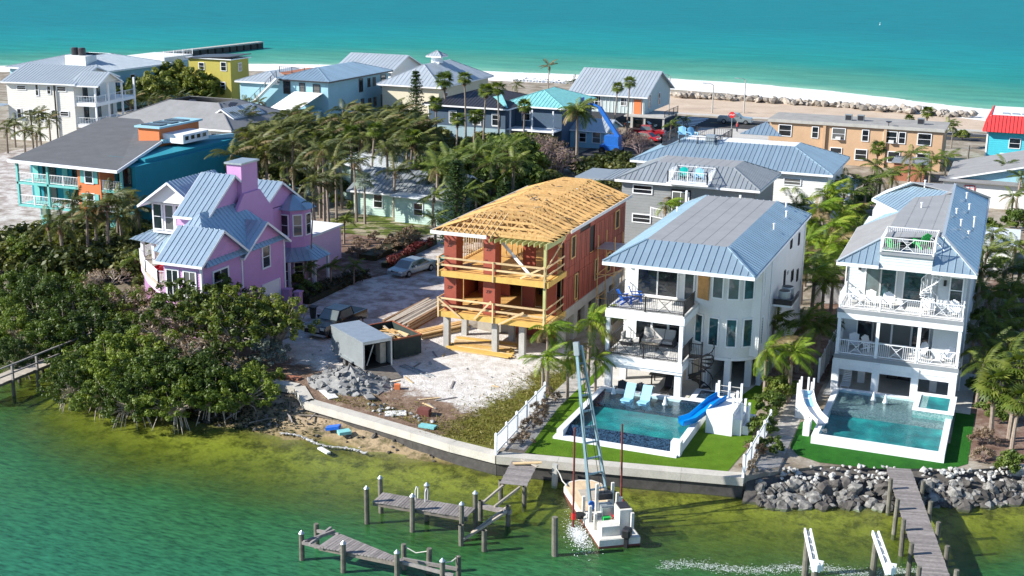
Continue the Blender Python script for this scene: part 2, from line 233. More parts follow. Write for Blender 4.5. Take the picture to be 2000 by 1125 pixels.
c=mix(n,l,1.,c,ramp(n,l,fn,[(.34,(.62,.7,.74)),(.66,(1.15,1.12,1.1))]),'MULTIPLY'); fo=mth(n,l,'LESS_THAN',mth(n,l,'ADD',d,mth(n,l,'MULTIPLY',mth(n,l,'SUBTRACT',fn,.5),7)),1.2); c=mix(n,l,fo,c,(.72,.74,.72)); l.new(c,b.inputs['Base Color']); b.inputs['Roughness'].default_value=.5; b.inputs['Specular IOR Level'].default_value=.06; bump(n,l,b,mth(n,l,'ADD',fn,noise(n,l,pos,.6,4)),.35,.4)
def grid(name,xs,ys,zf,m,kind='structure',attrf=None,smooth=True):
    X,Y=np.meshgrid(xs,ys); Z=zf(X,Y); V=np.stack([X,Y,Z],-1).reshape(-1,3); nx=len(xs); ny=len(ys)
    i=np.arange((ny-1)*(nx-1)); r=i//(nx-1); c_=i%(nx-1); a=r*nx+c_; F=np.stack([a,a+1,a+1+nx,a+nx],1)
    me=bpy.data.meshes.new(name); me.from_pydata(V.tolist(),[],F.tolist()); me.materials.append(MT[m]); 
    if attrf is not None:
        at=me.attributes.new('off','FLOAT','POINT'); at.data.foreach_set('value',attrf(X,Y).reshape(-1).astype(np.float32))
    if smooth: me.polygons.foreach_set('use_smooth',[True]*len(me.polygons))
    me.update(); o=link(name,me); o['kind']=kind; return o
def bayoff(X,Y): return SHORE(X)-Y
def wob(X,Y): return np.sin(X*.9+Y*.4)*np.sin(Y*1.1-X*.3)*.5+np.sin(X*2.3-Y*1.7)*.25
def bedz(X,Y):
    s=bayoff(X,Y)+wob(X,Y)*.8; return np.where(s<0,np.minimum(-1.2-s*.22,-.55),-1.2-.07*np.minimum(s,7)-.12*np.clip(s-7,0,14))+wob(X*2,Y*2)*.05
grid('bay_floor',np.arange(-150,60,.75),np.arange(20,96,.75),bedz,'seabed',attrf=bayoff)
grid('bay_water',np.arange(-160,70,1.),np.arange(15,92,1.),lambda X,Y:X*0-1.2,'bay_water',attrf=bayoff)
BANK=[(-300,128),(-150,90),(-100,84),(-80,79),(-66,78),(-57,74.5),(-49.2,72.9),(-44.9,72.8),(-42.6,70.4),(-30.7,67.5),(-27.4,67.0),(-12.9,69.9),(-9,73.2),(-1,76),(3,78.6),(60,98)]
xs=[60,30,10,-9.4,-30,-60,-90,-130,-168,-196,-225,-300]
g_=MB(); bk=[(x,y,0) for x,y in BANK]; cr=[(x,float(COAST(x))-30,0) for x in xs]; g_.add(bk+cr,[tuple(range(len(bk)+len(cr)))]); 
sk_=[(x,y,0) for x,y in BANK]+[(x,y,-1.6) for x,y in BANK]; nb_=len(BANK); g_.add(sk_,[(nb_+i,nb_+i+1,i+1,i) for i in range(nb_-1)]); struct('ground',g_,'ground_soil')
sx=np.concatenate([np.arange(-2500,-420,60),np.arange(-420,420,6),np.arange(420,2500,60)])
V=[];F=[];rows=[(-30.2,-.01),(-24,.02),(-8,-.25),(0,-1.),(12,-1.6),(40,-4)]
for x in sx:
    for dy,z in rows: V.append((x,float(COAST(x))+dy,z))
k=len(rows)
for i in range(len(sx)-1):
    for j in range(k-1): a=i*k+j; F.append((a,a+k,a+k+1,a+1))
struct('beach',MB().add(V,F),'sand_white',True)
rows=[-8,-2,0,2,4,8,15,30,60,120,240,500,1200,4500]; V=[];F=[];A=[];k=len(rows)
for x in sx:
    for dy in rows: V.append((x,float(COAST(x))+dy,-1.0)); A.append(dy)
for i in range(len(sx)-1):
    for j in range(k-1): a=i*k+j; F.append((a,a+k,a+k+1,a+1))
sea=struct('sea',MB().add(V,F),'sea_water'); at=sea.data.attributes.new('off','FLOAT','POINT'); at.data.foreach_set('value',A)
def sheet(name,poly,z,m): return struct(name,MB().add([(x,y,z) for x,y in poly],[tuple(range(len(poly)))]),m)
sheet('sand_lot',[(-75,233),(-50,231),(-5,233),(30,228),(30,246),(-9,250.5),(-40,256),(-75,258)],.012,'sand_tan')
sheet('road',[(-140,212),(-62,214.5),(-5,219),(60,221),(60,229),(-5,228.5),(-62,227),(-140,224)],.016,'asphalt')
sheet('side_street',[(-60.5,170),(-52,172),(-51.5,215.4),(-61,214.6)],.008,'asphalt')
pv=MB().prism([(-62,229.6),(-5,231),(60,231),(60,232.8),(-5,232.8),(-62,231.4)],0,.13); struct('pavement',pv,'pavement')
sheet('back_lot',[(-50.5,185),(-51,214.8),(-36,216.4),(-36,185)],.008,'pavement')
for i in range(6): # crosswalk bars
    sheet('crosswalk_bar',[(-57.5+i*.02,215.6+i*1.9),(-52.5,215.9+i*1.9),(-52.5,216.8+i*1.9),(-57.5,216.5+i*1.9)],.021,'white_paint')
M('road_yellow',(.6,.42,.06),.7,.1)
sheet('centre_line',[(-51,221.0),(-5,223.7),(-5,223.95),(-51,221.25)],.021,'road_yellow'); sheet('edge_line',[(-51,226.9),(-5,228),(-5,228.2),(-51,227.1)],.021,'white_paint')
sheet('build_yard',[(-49,73.2),(-44.9,73.1),(-42.3,70.8),(-30.7,67.9),(-28,67.5),(-28.2,88),(-46,92),(-51,84),(-52,78)],.012,'yard_shell')
sheet('driveway',[(-60,91),(-54.6,90),(-50,80),(-45.5,80),(-45.5,90),(-41,90),(-41,104),(-48,118),(-56,124),(-57.4,118),(-53,104),(-56,97)],.008,'driveway_shell')
sheet('garden_bed',[(-57,96),(-53.4,100),(-53.6,117),(-59,121),(-72,122),(-72,102),(-60,101)],.006,'mulch')
sheet('cottage_lawn',[(-72,117),(-58,116),(-55,126),(-70,126)],.014,'lawn')
sheet('street_left',[(-135,100),(-90,92),(-88,108),(-99,112),(-104,150),(-135,160)],.008,'driveway_shell')
sheet('side_strip',[(-15.3,84),(-11.2,84),(-11.2,120),(-15.3,120)],.006,'mulch'); sheet('right_bed',[(-1.5,77.5),(8,79),(8,125),(-1.5,125)],.006,'mulch')
sheet('path',[(-28.1,68),(-26.2,68.2),(-26.4,88),(-28.2,88)],.016,'stone_path')
sheet('path',[(-12.7,70.4),(-11.3,72),(-11.6,86),(-12.8,86)],.016,'stone_path')
sheet('turf',[(-26.0,67.8),(-14.0,69.9),(-13.6,75),(-14.4,80),(-14.9,86.5),(-16,86.5),(-16.2,82.6),(-26.3,82),(-26.3,90),(-26.9,90),(-26.8,76)],.02,'turf_bright')
sheet('turf',[(-11.3,75.5),(-10.6,74.2),(-9.2,73.6),(-6,74),(-1.8,75.8),(-.9,77),(-.9,86.3),(-2.1,86.3),(-2.1,80),(-10.4,81),(-11.4,80)],.02,'turf_dark')
sheet('pool_patio',[(-26.2,79.5),(-19.3,79.5),(-19.3,82),(-16.3,82),(-15.2,88),(-15.2,92.5),(-26.2,92.5)],.024,'travertine'); sheet('pool_patio',[(-10.9,86),(-1.2,86),(-1.2,95),(-10.9,95)],.024,'travertine')
# seawall with cap
def seawall(pts,label,d0=.75):
    t=thing('seawall',label,'seawall',(*pts[0],-1.5))
    for (x0,y0),(x1,y1) in zip(pts,pts[1:]):
        L=math.hypot(x1-x0,y1-y0); k=max(1,round(L/3.)); dx,dy=(x1-x0)/L,(y1-y0)/L; nx,ny=-dy,dx
        for i in range(k):
            a=i*L/k+.006; b_=(i+1)*L/k-.006
            q=lambda s,w:(x0+dx*s+nx*w,y0+dy*s+ny*w)
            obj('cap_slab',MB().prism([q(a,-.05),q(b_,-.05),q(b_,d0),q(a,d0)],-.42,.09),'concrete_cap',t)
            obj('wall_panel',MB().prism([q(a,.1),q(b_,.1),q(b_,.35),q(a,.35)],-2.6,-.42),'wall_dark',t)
    return t
seawall([(-52,72.9),(-49.0,72.5),(-44.9,72.3),(-42.8,70.0),(-36.7,68.6),(-30.7,67.1),(-27.4,66.55)],'pale concrete seawall with dog-leg below the construction yard')
seawall([(-27.35,66.55),(-20,67.9),(-12.9,69.3)],'concrete seawall along the bright lawn beside the barge')
seawall([(1.6,77.2),(8,79)],'short concrete seawall end at the right edge past the boulders')
# ================================================ BUILDING HELPERS
def clip(poly,a,b):
    def half(pl,k,sg):
        out=[]
        for i in range(len(pl)):
            p,q=pl[i],pl[(i+1)%len(pl)]; dp,dq=sg*(p[0]-k),sg*(q[0]-k)
            if dp>=0: out.append(p)
            if dp*dq<0: t=dp/(dp-dq); out.append((k,p[1]+(q[1]-p[1])*t))
        return out
    pl=half(poly,a,1); return half(pl,b,-1) if pl else []
def roof(parent,pts,m,split=True,pitch=.5,th=.05,rib=.05,sdir=None,name='roof_panel'):
    pts=[Vector(p) for p in pts]; nn=Vector((0,0,0))
    for i in range(len(pts)): nn+=(pts[i]-pts[0]).cross(pts[(i+1)%len(pts)]-pts[0])
    nn.normalize()
    if nn.z<0: nn=-nn; pts=pts[::-1]
    s=Vector(sdir).normalized() if sdir else nn.cross(Vector((0,0,1))).normalized()
    t=nn.cross(s); o=pts[0]; P2=[((p-o).dot(s),(p-o).dot(t)) for p in pts]
    lo=min(p[0] for p in P2); hi=max(p[0] for p in P2); k=max(1,round((hi-lo)/pitch)); st=(hi-lo)/k
    to3=lambda a,b:o+s*a+t*b
    allmb=MB()
    if 'shingle' in m or 'membrane' in m or 'gravel' in m: rib=0 if not split else rib
    if not split: allmb.slab(pts,th)
    for i in range(k):
        pl=clip(P2,lo+i*st,lo+(i+1)*st-(.006 if split else 0))
        if len(pl)<3: continue
        mb=MB() if split else allmb
        if split: mb.slab([to3(*p) for p in pl],th)
        e=[p[1] for p in pl if abs(p[0]-(lo+i*st))<1e-4]
        if i and len(e)>=2 and rib:
            y0,y1=min(e),max(e); x=lo+i*st+.025
            mb.bar(to3(x,y0)+nn*rib*.4,to3(x,y1)+nn*rib*.4,.035 if split else .06,rib,up=nn)
        if split: obj(name,mb,m,parent)
    if not split: return obj('roof' if name=='roof_panel' else name,allmb,m,parent)
WC={}
FR={'F':0,'R':math.pi/2,'B':math.pi,'L':-math.pi/2}
def window(parent,face,a,pl,z0,w,h,cols=1,rows=2,fm='white_trim',gm='glass',trim=.09,name='window',sill=False,rz=None,pos=None):
    key=(round(w,2),round(h,2),cols,rows,fm,gm,trim,sill)
    if key not in WC:
        f=MB(); x0,x1=-w/2,w/2
        for q in ((x0-trim,x0,0,h),(x1,x1+trim,0,h),(x0-trim,x1+trim,h,h+trim),(x0-trim,x1+trim,-trim,0)): f.box(q[0],q[1],-.07,.02,q[2],q[3])
        for i in range(1,cols): x=x0+w*i/cols; f.box(x-.03,x+.03,-.05,.01,.0,h)
        for j in range(1,rows): z=h*j/rows; f.box(x0,x1,-.045,.01,z-.025,z+.025)
        if sill: f.box(x0-trim*1.6,x1+trim*1.6,-.14,.02,-trim-.06,-trim+.001)
        p=MB().box(x0,x1,-.025,.01,0,h); WC[key]=(mkmesh('window',f,fm),mkmesh('pane',p,gm))
    r=root_of(parent).location
    if pos is None: pos={'F':(a,pl,z0),'B':(a,pl,z0),'R':(pl,a,z0),'L':(pl,a,z0)}[face]
    o=link(name,WC[key][0],parent,Vector(pos)-r,(0,0,FR[face] if rz is None else rz)); link('pane',WC[key][1],o); return o
def railing(parent,p0,p1,z,m='white_trim',h=1.,post=2.2,bal=.13,ends=True,cross=0,z1=None):
    p0=Vector((*p0,z)); p1=Vector((*p1,z if z1 is None else z1)); d=p1-p0; L=d.length; U=Vector((0,0,1))
    r=MB(); r.bar(p0+U*h,p1+U*h,.07,.05); r.bar(p0+U*.12,p1+U*.12,.04,.05); ro=obj('rail',r,m,parent)
    k=max(1,round(L/post)); pw=MB()
    for i in range(0 if ends else 1,k+1 if ends else k):
        q=p0+d*(i/k); obj('post',MB().box(q.x-.05,q.x+.05,q.y-.05,q.y+.05,q.z,q.z+h+.06),m,parent)
    nb=int(L/bal); b=MB(); 
    for i in range(1,nb):
        f=i/nb
        if cross and any(abs(f-(2*c+1)/(2*cross))*L<.45 for c in range(cross)): continue
        q=p0+d*f; b.box(q.x-.013,q.x+.013,q.y-.013,q.y+.013,q.z+.12,q.z+h)
    for c in range(cross):
        q=p0+d*((2*c+1)/(2*cross)); e=d.normalized()*.45; b.bar(q-e+U*.12,q+e+U*h,.03); b.bar(q+e+U*.12,q-e+U*h,.03)
        for s_ in (.5,.25): 
            for a_,b_ in ((-1,1),):
                b.bar(q-e*s_+U*(.56-.44*s_),q+e*s_+U*(.56-.44*s_),.022); b.bar(q-e*s_+U*(.56+.44*s_),q+e*s_+U*(.56+.44*s_),.022)
    if b.v: obj('balusters',b,m,parent)
def lap(mb,p0,p1,z0,z1,out,step=.2,d=.03):
    ox,oy=out; k=int((z1-z0)/step)
    for i in range(k+1):
        a=z0+i*step; b=min(z1,a+step)
        if b-a<.02: break
        mb.add([(p0[0]+ox*d,p0[1]+oy*d,a),(p1[0]+ox*d,p1[1]+oy*d,a),(p1[0]+ox*.004,p1[1]+oy*.004,b),(p0[0]+ox*.004,p0[1]+oy*.004,b),(p0[0],p0[1],a),(p1[0],p1[1],a)],[(0,1,2,3),(4,5,1,0)])
def wallbox(parent,x0,x1,y0,y1,z0,z1,m,siding=0,name='wall'):
    mb=MB().box(x0,x1,y0,y1,z0,z1)
    if siding:
        lap(mb,(x0,y0),(x1,y0),z0,z1,(0,-1),siding); lap(mb,(x1,y0),(x1,y1),z0,z1,(1,0),siding); lap(mb,(x0,y1),(x0,y0),z0,z1,(-1,0),siding)
    return obj(name,mb,m,parent)
def B(parent,name,x0,x1,y0,y1,z0,z1,m,bevel=0): return obj(name,MB().box(x0,x1,y0,y1,z0,z1),m,parent,bevel=bevel)
def hip(parent,x0,x1,y0,y1,z,rise,ms,split=False,pitch=.5,run=None,deck=None,fascia='white_trim'):
    """ms: one material, or dict by face F,R,B,L. deck: material of a flat top"""
    if isinstance(ms,str): ms=dict(F=ms,R=ms,B=ms,L=ms)
    run=run if run is not None else min(x1-x0,y1-y0)/2
    a=[(x0,y0,z),(x1,y0,z),(x1,y1,z),(x0,y1,z)]; xa,xb,ya,yb=x0+run,x1-run,y0+run,y1-run
    if xb<xa+.01: xa=xb=(x0+x1)/2
    if yb<ya+.01: ya=yb=(y0+y1)/2
    t=[(xa,ya,z+rise),(xb,ya,z+rise),(xb,yb,z+rise),(xa,yb,z+rise)]
    for f,i in (('F',0),('R',1),('B',2),('L',3)):
        p=[a[i],a[(i+1)%4],t[(i+1)%4],t[i]]
        if (Vector(p[2])-Vector(p[3])).length<.02: p=p[:3]
        roof(parent,p,ms[f],split and f!='B',pitch)
    if deck and xb>xa: roof(parent,t,deck,split,1.0,rib=.012,sdir=(1,0,0),name='deck_panel')
    fb=MB()
    for i in range(4):
        p,q=Vector(a[i]),Vector(a[(i+1)%4]); fb.bar(p-Vector((0,0,.16)),q-Vector((0,0,.16)),.06,.22)
    obj('fascia',fb,fascia,parent); B(parent,'soffit',x0+.04,x1-.04,y0+.04,y1-.04,z-.2,z-.15,fascia)
    for i in range(4): obj('hip_cap',MB().bar(Vector(a[i])+Vector((0,0,.03)),Vector(t[i])+Vector((0,0,.03)),.16,.05),ms['F'],parent)
def gable(parent,x0,x1,y0,y1,z,rise,ms,axis='X',split=False,pitch=.5,over=.4,wallm=None,fascia='white_trim'):
    """ridge along axis; wall box is x0..x1,y0..y1; eaves at z"""
    if isinstance(ms,str): ms=(ms,ms)
    o=over
    if axis=='X':
        my=(y0+y1)/2; h=(y1-y0)/2; dz=rise/h*o; A=[(x0-o,y0-o,z-dz),(x1+o,y0-o,z-dz),(x1+o,my,z+rise),(x0-o,my,z+rise)]; Bq=[(x0-o,y1+o,z-dz),(x1+o,y1+o,z-dz),(x1+o,my,z+rise),(x0-o,my,z+rise)]
        tri=[[(x,y0,z),(x,y1,z),(x,my,z+rise-.08)] for x in (x0,x1)]
    else:
        mx=(x0+x1)/2; h=(x1-x0)/2; dz=rise/h*o; A=[(x0-o,y0-o,z-dz),(x0-o,y1+o,z-dz),(mx,y1+o,z+rise),(mx,y0-o,z+rise)]; Bq=[(x1+o,y0-o,z-dz),(x1+o,y1+o,z-dz),(mx,y1+o,z+rise),(mx,y0-o,z+rise)]
        tri=[[(x0,y,z),(x1,y,z),(mx,y,z+rise-.08)] for y in (y0,y1)]
    roof(parent,A,ms[0],split,pitch); roof(parent,Bq,ms[1],split,pitch)
    if wallm:
        for t in tri:
            d=(.06,0,0) if axis=='X' else (0,.06,0); mb=MB().add(t+[(p[0]+d[0],p[1]+d[1],p[2]) for p in t],[(0,1,2),(5,4,3),(0,3,4,1),(1,4,5,2),(2,5,3,0)]); obj('gable_wall',mb,wallm,parent)

    fb=MB()
    for q in (A,Bq):
        for i,j in ((0,1),(1,2),(3,0)): fb.bar(Vector(q[i])-Vector((0,0,.12)),Vector(q[j])-Vector((0,0,.12)),.05,.18)
    obj('fascia',fb,fascia,parent)
def vent(parent,x,y,z,h=.35): obj('roof_vent',MB().lathe([(.06,-.5),(.06,h),(.1,h+.02),(.1,h+.1)],8,(x,y,z)),'white_trim',parent)
def text(parent,s,size,pos,rot,m):
    cu=bpy.data.curves.new('lettering','FONT'); cu.body=s; cu.size=size; cu.align_x='CENTER'; cu.align_y='CENTER'; cu.extrude=.003
    t=bpy.data.objects.new('lettering',cu); C.objects.link(t); dg=bpy.context.evaluated_depsgraph_get(); me=bpy.data.meshes.new_from_object(t.evaluated_get(dg)); bpy.data.objects.remove(t); me.materials.clear(); me.materials.append(MT[m])
    return link('lettering',me,parent,Vector(pos)-root_of(parent).location,rot)
# furniture prototypes
def adirondack(m):
    t=thing('adirondack_chair','x','chair'); obj('seat',MB().slab([(-.28,-.3,.38),(.28,-.3,.38),(.28,.25,.27),(-.28,.25,.27)],.03),m,t)
    for i in range(5):
        x=-.26+i*.13; hh=1.02-abs(i-2)*.06; obj('back_slat',MB().slab([(x-.06,.22,.28),(x+.06,.22,.28),(x+.07*(1.1),.52,hh),(x-.07*1.1,.52,hh)],.025),m,t)
    for s_ in (-1,1):
        B(t,'armrest',s_*.36-.07,s_*.36+.07,-.36,.4,.52,.55,m); B(t,'front_leg',s_*.33-.03,s_*.33+.03,-.3,-.2,0,.52,m); obj('rear_leg',MB().bar((s_*.3,-.1,.3),(s_*.3,.5,.02),.04,.1),m,t)
    return t
CH={k:adirondack(k) for k in ('white_paint','blue_plastic','teal_plastic','green_plastic','black_metal','pale_blue_plastic')}; CHU=set()
def chair(m,loc,rz,label,sc=1.,group=None):
    p=CH[m]
    if m in CHU: return dup(p,loc,rz,label,sc,group)
    CHU.add(m); p.location=loc; p.rotation_euler=(0,0,rz); p.scale=(sc,)*3; p['label']=label
    if group: p['group']=group
    return p
def spiral(parent,cx,cy,z0,z1,m,r=.75,turns=1.1,a0=0.,nt=None):
    obj('centre_pole',MB().tube((cx,cy,z0),(cx,cy,z1+1.0),.06),m,parent); nt=nt or int((z1-z0)/.21); rp=[];bal=MB()
    for i in range(nt):
        a=a0+turns*2*math.pi*i/nt; b=a+turns*2*math.pi/nt*1.15; z=z0+(z1-z0)*(i+1)/nt
        obj('tread',MB().slab([(cx,cy,z),(cx+r*math.cos(a),cy+r*math.sin(a),z),(cx+r*math.cos(b),cy+r*math.sin(b),z)],.04),m,parent)
        e=(cx+r*math.cos(a),cy+r*math.sin(a),z); rp.append((e[0],e[1],z+.95)); bal.bar(e,(e[0],e[1],z+.95),.025); 
    obj('balusters',bal,m,parent); obj('handrail',MB().path(rp,[.035]*len(rp),5),m,parent); obj('stringer',MB().path([(p[0],p[1],p[2]-1.0) for p in rp],[.05]*len(rp),4),m,parent)
def wall_lamp(parent,x,y,z): B(parent,'wall_lamp',x-.09,x+.09,y-.16,y,z,z+.4,'black_metal',.01)

# ================================================ WHITE HOUSE (centre)
H=thing('white_house','white three-storey house with curved bay tower behind the pool with blue slide','house',(-25,80.2,0))
for x,y in ((-24.75,80.5),(-19.85,80.6),(-24.6,83.6),(-17.2,83.9),(-16.1,85.6),(-20.2,85.3),(-24.6,88.5),(-20.2,89.5)): B(H,'column',x-.22,x+.22,y-.22,y+.22,0.02,2.5,'white_stucco')
wallbox(H,-24.6,-15.3,92.4,101.4,0,2.6,'white_stucco'); wallbox(H,-25,-15.3,84.5,101.4,2.6,6.0,'white_siding',.2); wallbox(H,-25,-15.302,84.5,101.4,6.0,9.2,'white_siding',.2); wallbox(H,-15.6,-15.28,86,101.4,0,9.15,'white_stucco',0,'side_wall')
wallbox(H,-19,-18.7,84.2,92.4,0,2.6,'white_stucco',0,'partition_wall')
# curved tower
tw=MB(); tc=(-17.9,86.4); tr_=2.75; A0,A1=math.radians(-178),math.radians(12); nseg=32
for z0,z1,off in ((2.35,9.2,0.),):
    vs=[];fs=[]
    for i in range(nseg+1):
        a=A0+(A1-A0)*i/nseg
        vs+=[(tc[0]+tr_*math.cos(a),tc[1]+tr_*math.sin(a),z0),(tc[0]+tr_*math.cos(a),tc[1]+tr_*math.sin(a),z1)]
    for i in range(nseg): fs.append((2*i,2*i+2,2*i+3,2*i+1))
    n0=len(vs); vs+=[(tc[0],tc[1],z0)]; fs+=[(2*i+2,2*i,n0) for i in range(nseg)]; tw.add(vs,fs)
    for k in range(1,17):
        zz=2.35+k*.41
        for i in range(nseg):
            a=A0+(A1-A0)*i/nseg; b_=A0+(A1-A0)*(i+1)/nseg; rr=tr_+.02
            tw.add([(tc[0]+rr*math.cos(a),tc[1]+rr*math.sin(a),zz-.41),(tc[0]+rr*math.cos(b_),tc[1]+rr*math.sin(b_),zz-.41),(tc[0]+(tr_+.003)*math.cos(b_),tc[1]+(tr_+.003)*math.sin(b_),zz),(tc[0]+(tr_+.003)*math.cos(a),tc[1]+(tr_+.003)*math.sin(a),zz)],[(0,1,2,3)])
obj('tower_wall',tw,'white_siding',H)
def tower_win(deg,z,w,h,**k):
    a=math.radians(deg-90); window(H,'F',0,0,z,w,h,1,1,rz=math.radians(deg),pos=(tc[0]+(tr_+.03)*math.cos(a),tc[1]+(tr_+.03)*math.sin(a),z),**k)
for d_ in (-33,-8,17,41,63): tower_win(d_,3.35,.62,1.9,gm='glass_teal')
for d_ in (-5,17,39,61): tower_win(d_,6.75,.66,1.9,gm='glass_teal')
a=math.radians(-28-90); pb=MB().box(-.5,.5,-.05,.02,0,2.35); o=link('plywood_board',mkmesh('plywood_board',pb,'plywood'),H,Vector((tc[0]+(tr_+.05)*math.cos(a),tc[1]+(tr_+.05)*math.sin(a),6.45))-H.location,(0,0,math.radians(-28))); o['label']='orange plywood sheet boarding up a window'
tb=MB().lathe([(tr_+.06,2.3),(tr_+.06,2.5)],48,(tc[0],tc[1],0)); obj('tower_band',tb,'white_trim',H)
# balconies
for z,nm in ((2.8,'balcony'),(6.1,'balcony')):
    bo=B(H,nm,-25.0,-19.55,80.2,84.5,z-.14,z,'deck_white'); B(bo,'fascia_beam',-25.04,-19.51,80.16,80.36,z-.62,z-.145,'white_paint'); B(bo,'side_beam',-25.04,-24.84,80.37,84.4,z-.62,z-.145,'white_paint'); B(bo,'side_beam',-19.71,-19.51,80.37,84.4,z-.62,z-.145,'white_paint')
    for k in range(17): B(bo,'deck_board',-24.95+k*.318,-24.95+k*.318+.3,80.3,84.45,z+.001,z+.022,'deck_white')
    railing(H,(-24.93,80.28),(-19.62,80.28),z+.02,'black_metal',1.,2.6,.13,cross=2); railing(H,(-24.93,80.3),(-24.93,84.3),z+.02,'black_metal',1.,4,.13,ends=False); railing(H,(-19.62,80.3),(-19.62,83.2),z+.02,'black_metal',1.,3,.1,ends=False)
B(H,'ground_beam',-25.02,-19.53,80.24,80.6,1.95,2.18,'white_paint')
for x in (-24.85,-19.72): B(H,'balcony_column',x-.13,x+.13,80.22,80.48,2.8,5.5,'white_paint')
for x,w_ in ((-23.35,1.35),(-21.9,1.35)): window(H,'F',x,84.46,6.2,w_,2.5,1,1)
window(H,'F',-20.35,84.46,6.15,.6,2.4,1,1,gm='glass_soft',name='glass_door')
for x in (-23.5,-22.3,-21.1): window(H,'F',x,84.46,2.95,1.05,2.3,1,1)
for x in (-24.65,-20.9): wall_lamp(H,x,84.46,8.0)
for y,z,w_,h_ in ((95,8.1,.5,.8),(96.5,5.2,.7,.8),(93,5.3,.4,1.5),(91.3,3.2,.45,2.1),(98.5,7.6,.4,.9),(99,4.6,.5,.9)): window(H,'R',y,-15.26,z,w_,h_,1,1,'dark_frame',trim=.03)
sh=B(H,'equipment_ledge',-15.27,-13.9,88.6,91.6,5.2,5.35,'white_stucco'); obj('ledge_rail',MB().box(-13.95,-13.88,88.6,91.6,5.35,5.75).box(-15.2,-13.95,88.6,88.67,5.35,5.75),'dark_frame',H)
hip(H,-25.3,-15.0,80.0,102,9.4,1.25,'metal_blue',True,.48,2.35,'membrane')
for y in (92,97): vent(H,-16.1,y,10.1,.3)
vent(H,-16.6,99.6,10.3,.25); vent(H,-24.4,96,9.9,.25)
for i,y in enumerate((89.3,90.6)):
    t=thing('air_conditioner',('nearer','farther')[i]+' of two round grey air conditioners on the white house ledge','air conditioner',(-14.55,y,5.35)); obj('casing',MB().lathe([(.42,.0),(.45,.04),(.45,.85),(.43,.9)],14,(-14.55,y,5.35)),'galv',t); obj('fan_grille',MB().lathe([(.4,.9),(.36,.93),(.1,.95)],14,(-14.55,y,5.35)),'black_metal',t)
S_=thing('spiral_staircase','black spiral staircase from the white house balcony to the patio','staircase',(-18.75,82.4,0)); spiral(S_,-18.75,82.4,.03,2.82,'black_metal',.85,1.15,.3); B(S_,'landing',-19.5,-18.75,81.8,82.6,2.78,2.83,'black_metal'); railing(S_,(-19.45,81.8),(-18.6,81.8),2.83,'black_metal',1.,1,.11)
chair('blue_plastic',(-24.1,81.7,6.13),2.3,'royal blue chair on the top balcony nearer the railing',1.05); chair('blue_plastic',(-23.6,82.7,6.13),2.0,'royal blue chair on the top balcony nearer the glass',1.05)
t=thing('sofa','three-seat patio sofa with pale grey cushions on the middle balcony','sofa',(-22.2,83.6,2.83)); B(t,'frame',-23.4,-21,83.2,84.1,2.85,3.05,'dark_frame')
for i in range(3): B(t,'seat_cushion',-23.3+i*.76,-22.58+i*.76,83.2,83.9,3.06,3.26,'cushion',.04); obj('back_cushion',MB().slab([(-23.3+i*.76,83.8,3.25),(-22.58+i*.76,83.8,3.25),(-22.58+i*.76,84.1,3.9),(-23.3+i*.76,84.1,3.9)],.18),'cushion',t)
for x in (-23.45,-21.0): B(t,'armrest',x,x+.08,83.2,84.1,2.85,3.5,'dark_frame')
t=thing('coffee_table','low tan coffee table in front of the balcony sofa','table',(-22.5,82.3,2.83)); B(t,'top',-23.1,-21.8,82.1,82.7,3.2,3.25,'plank_tan')
for x in (-23,-21.9):
    for y in (82.15,82.65): B(t,'leg',x-.03,x+.03,y-.03,y+.03,2.83,3.2,'dark_frame')
t=thing('armchair','grey cushioned patio armchair at the left of the balcony sofa','chair',(-24.2,82.9,2.83)); B(t,'seat_cushion',-24.5,-23.9,82.6,83.2,3.05,3.25,'cushion',.03); B(t,'back_cushion',-24.6,-24.4,82.6,83.2,3.25,3.75,'cushion',.03); B(t,'frame',-24.6,-23.85,82.55,83.25,2.85,3.04,'dark_frame')
for i in range(2): chair('black_metal',(-23.7+i*1.25,80.1,.03),.1-i*.2,('left','right')[i]+' black chair under the white house facing the pool',.95)
t=thing('patio_table','dark dining table in the shade under the white house','table',(-21.5,83.5,.03)); B(t,'top',-22.6,-20.6,83.1,84.1,.72,.77,'black_metal')
for x in (-22.4,-20.8):
    for y in (83.2,84): B(t,'leg',x-.04,x+.04,y-.04,y+.04,.03,.72,'black_metal')
for i in range(2):
    t=thing('sun_lounger',('left','right')[i]+' dark folding lounger under the white house','lounger',(-20.9+i*.7,81.5,.03)); x=-20.95+i*.62; B(t,'seat',x-.27,x+.27,80.9,82.1,.34,.39,'black_metal'); obj('backrest',MB().slab([(x-.27,82.1,.36),(x+.27,82.1,.36),(x+.27,82.6,1.1),(x-.27,82.6,1.1)],.05),'black_metal',t)
    for yy in (81,82): obj('leg',MB().box(x-.25,x-.21,yy,yy+.04,.03,.34).box(x+.21,x+.25,yy,yy+.04,.03,.34),'galv',t)

for y in (87.2,101.2): obj('downpipe',MB().tube((-15.2,y,.1),(-15.2,y,9.2),.05,.05,6),'white_trim',H)
obj('gutter',MB().bar((-14.97,80.1,9.3),(-14.97,101.9,9.3),.1,.1),'white_trim',H); obj('wall_vent',MB().box(-15.27,-15.2,94.2,94.6,6.2,6.45),'galv',H); obj('wall_vent',MB().box(-15.27,-15.2,97.6,97.9,3.1,3.3),'galv',H)
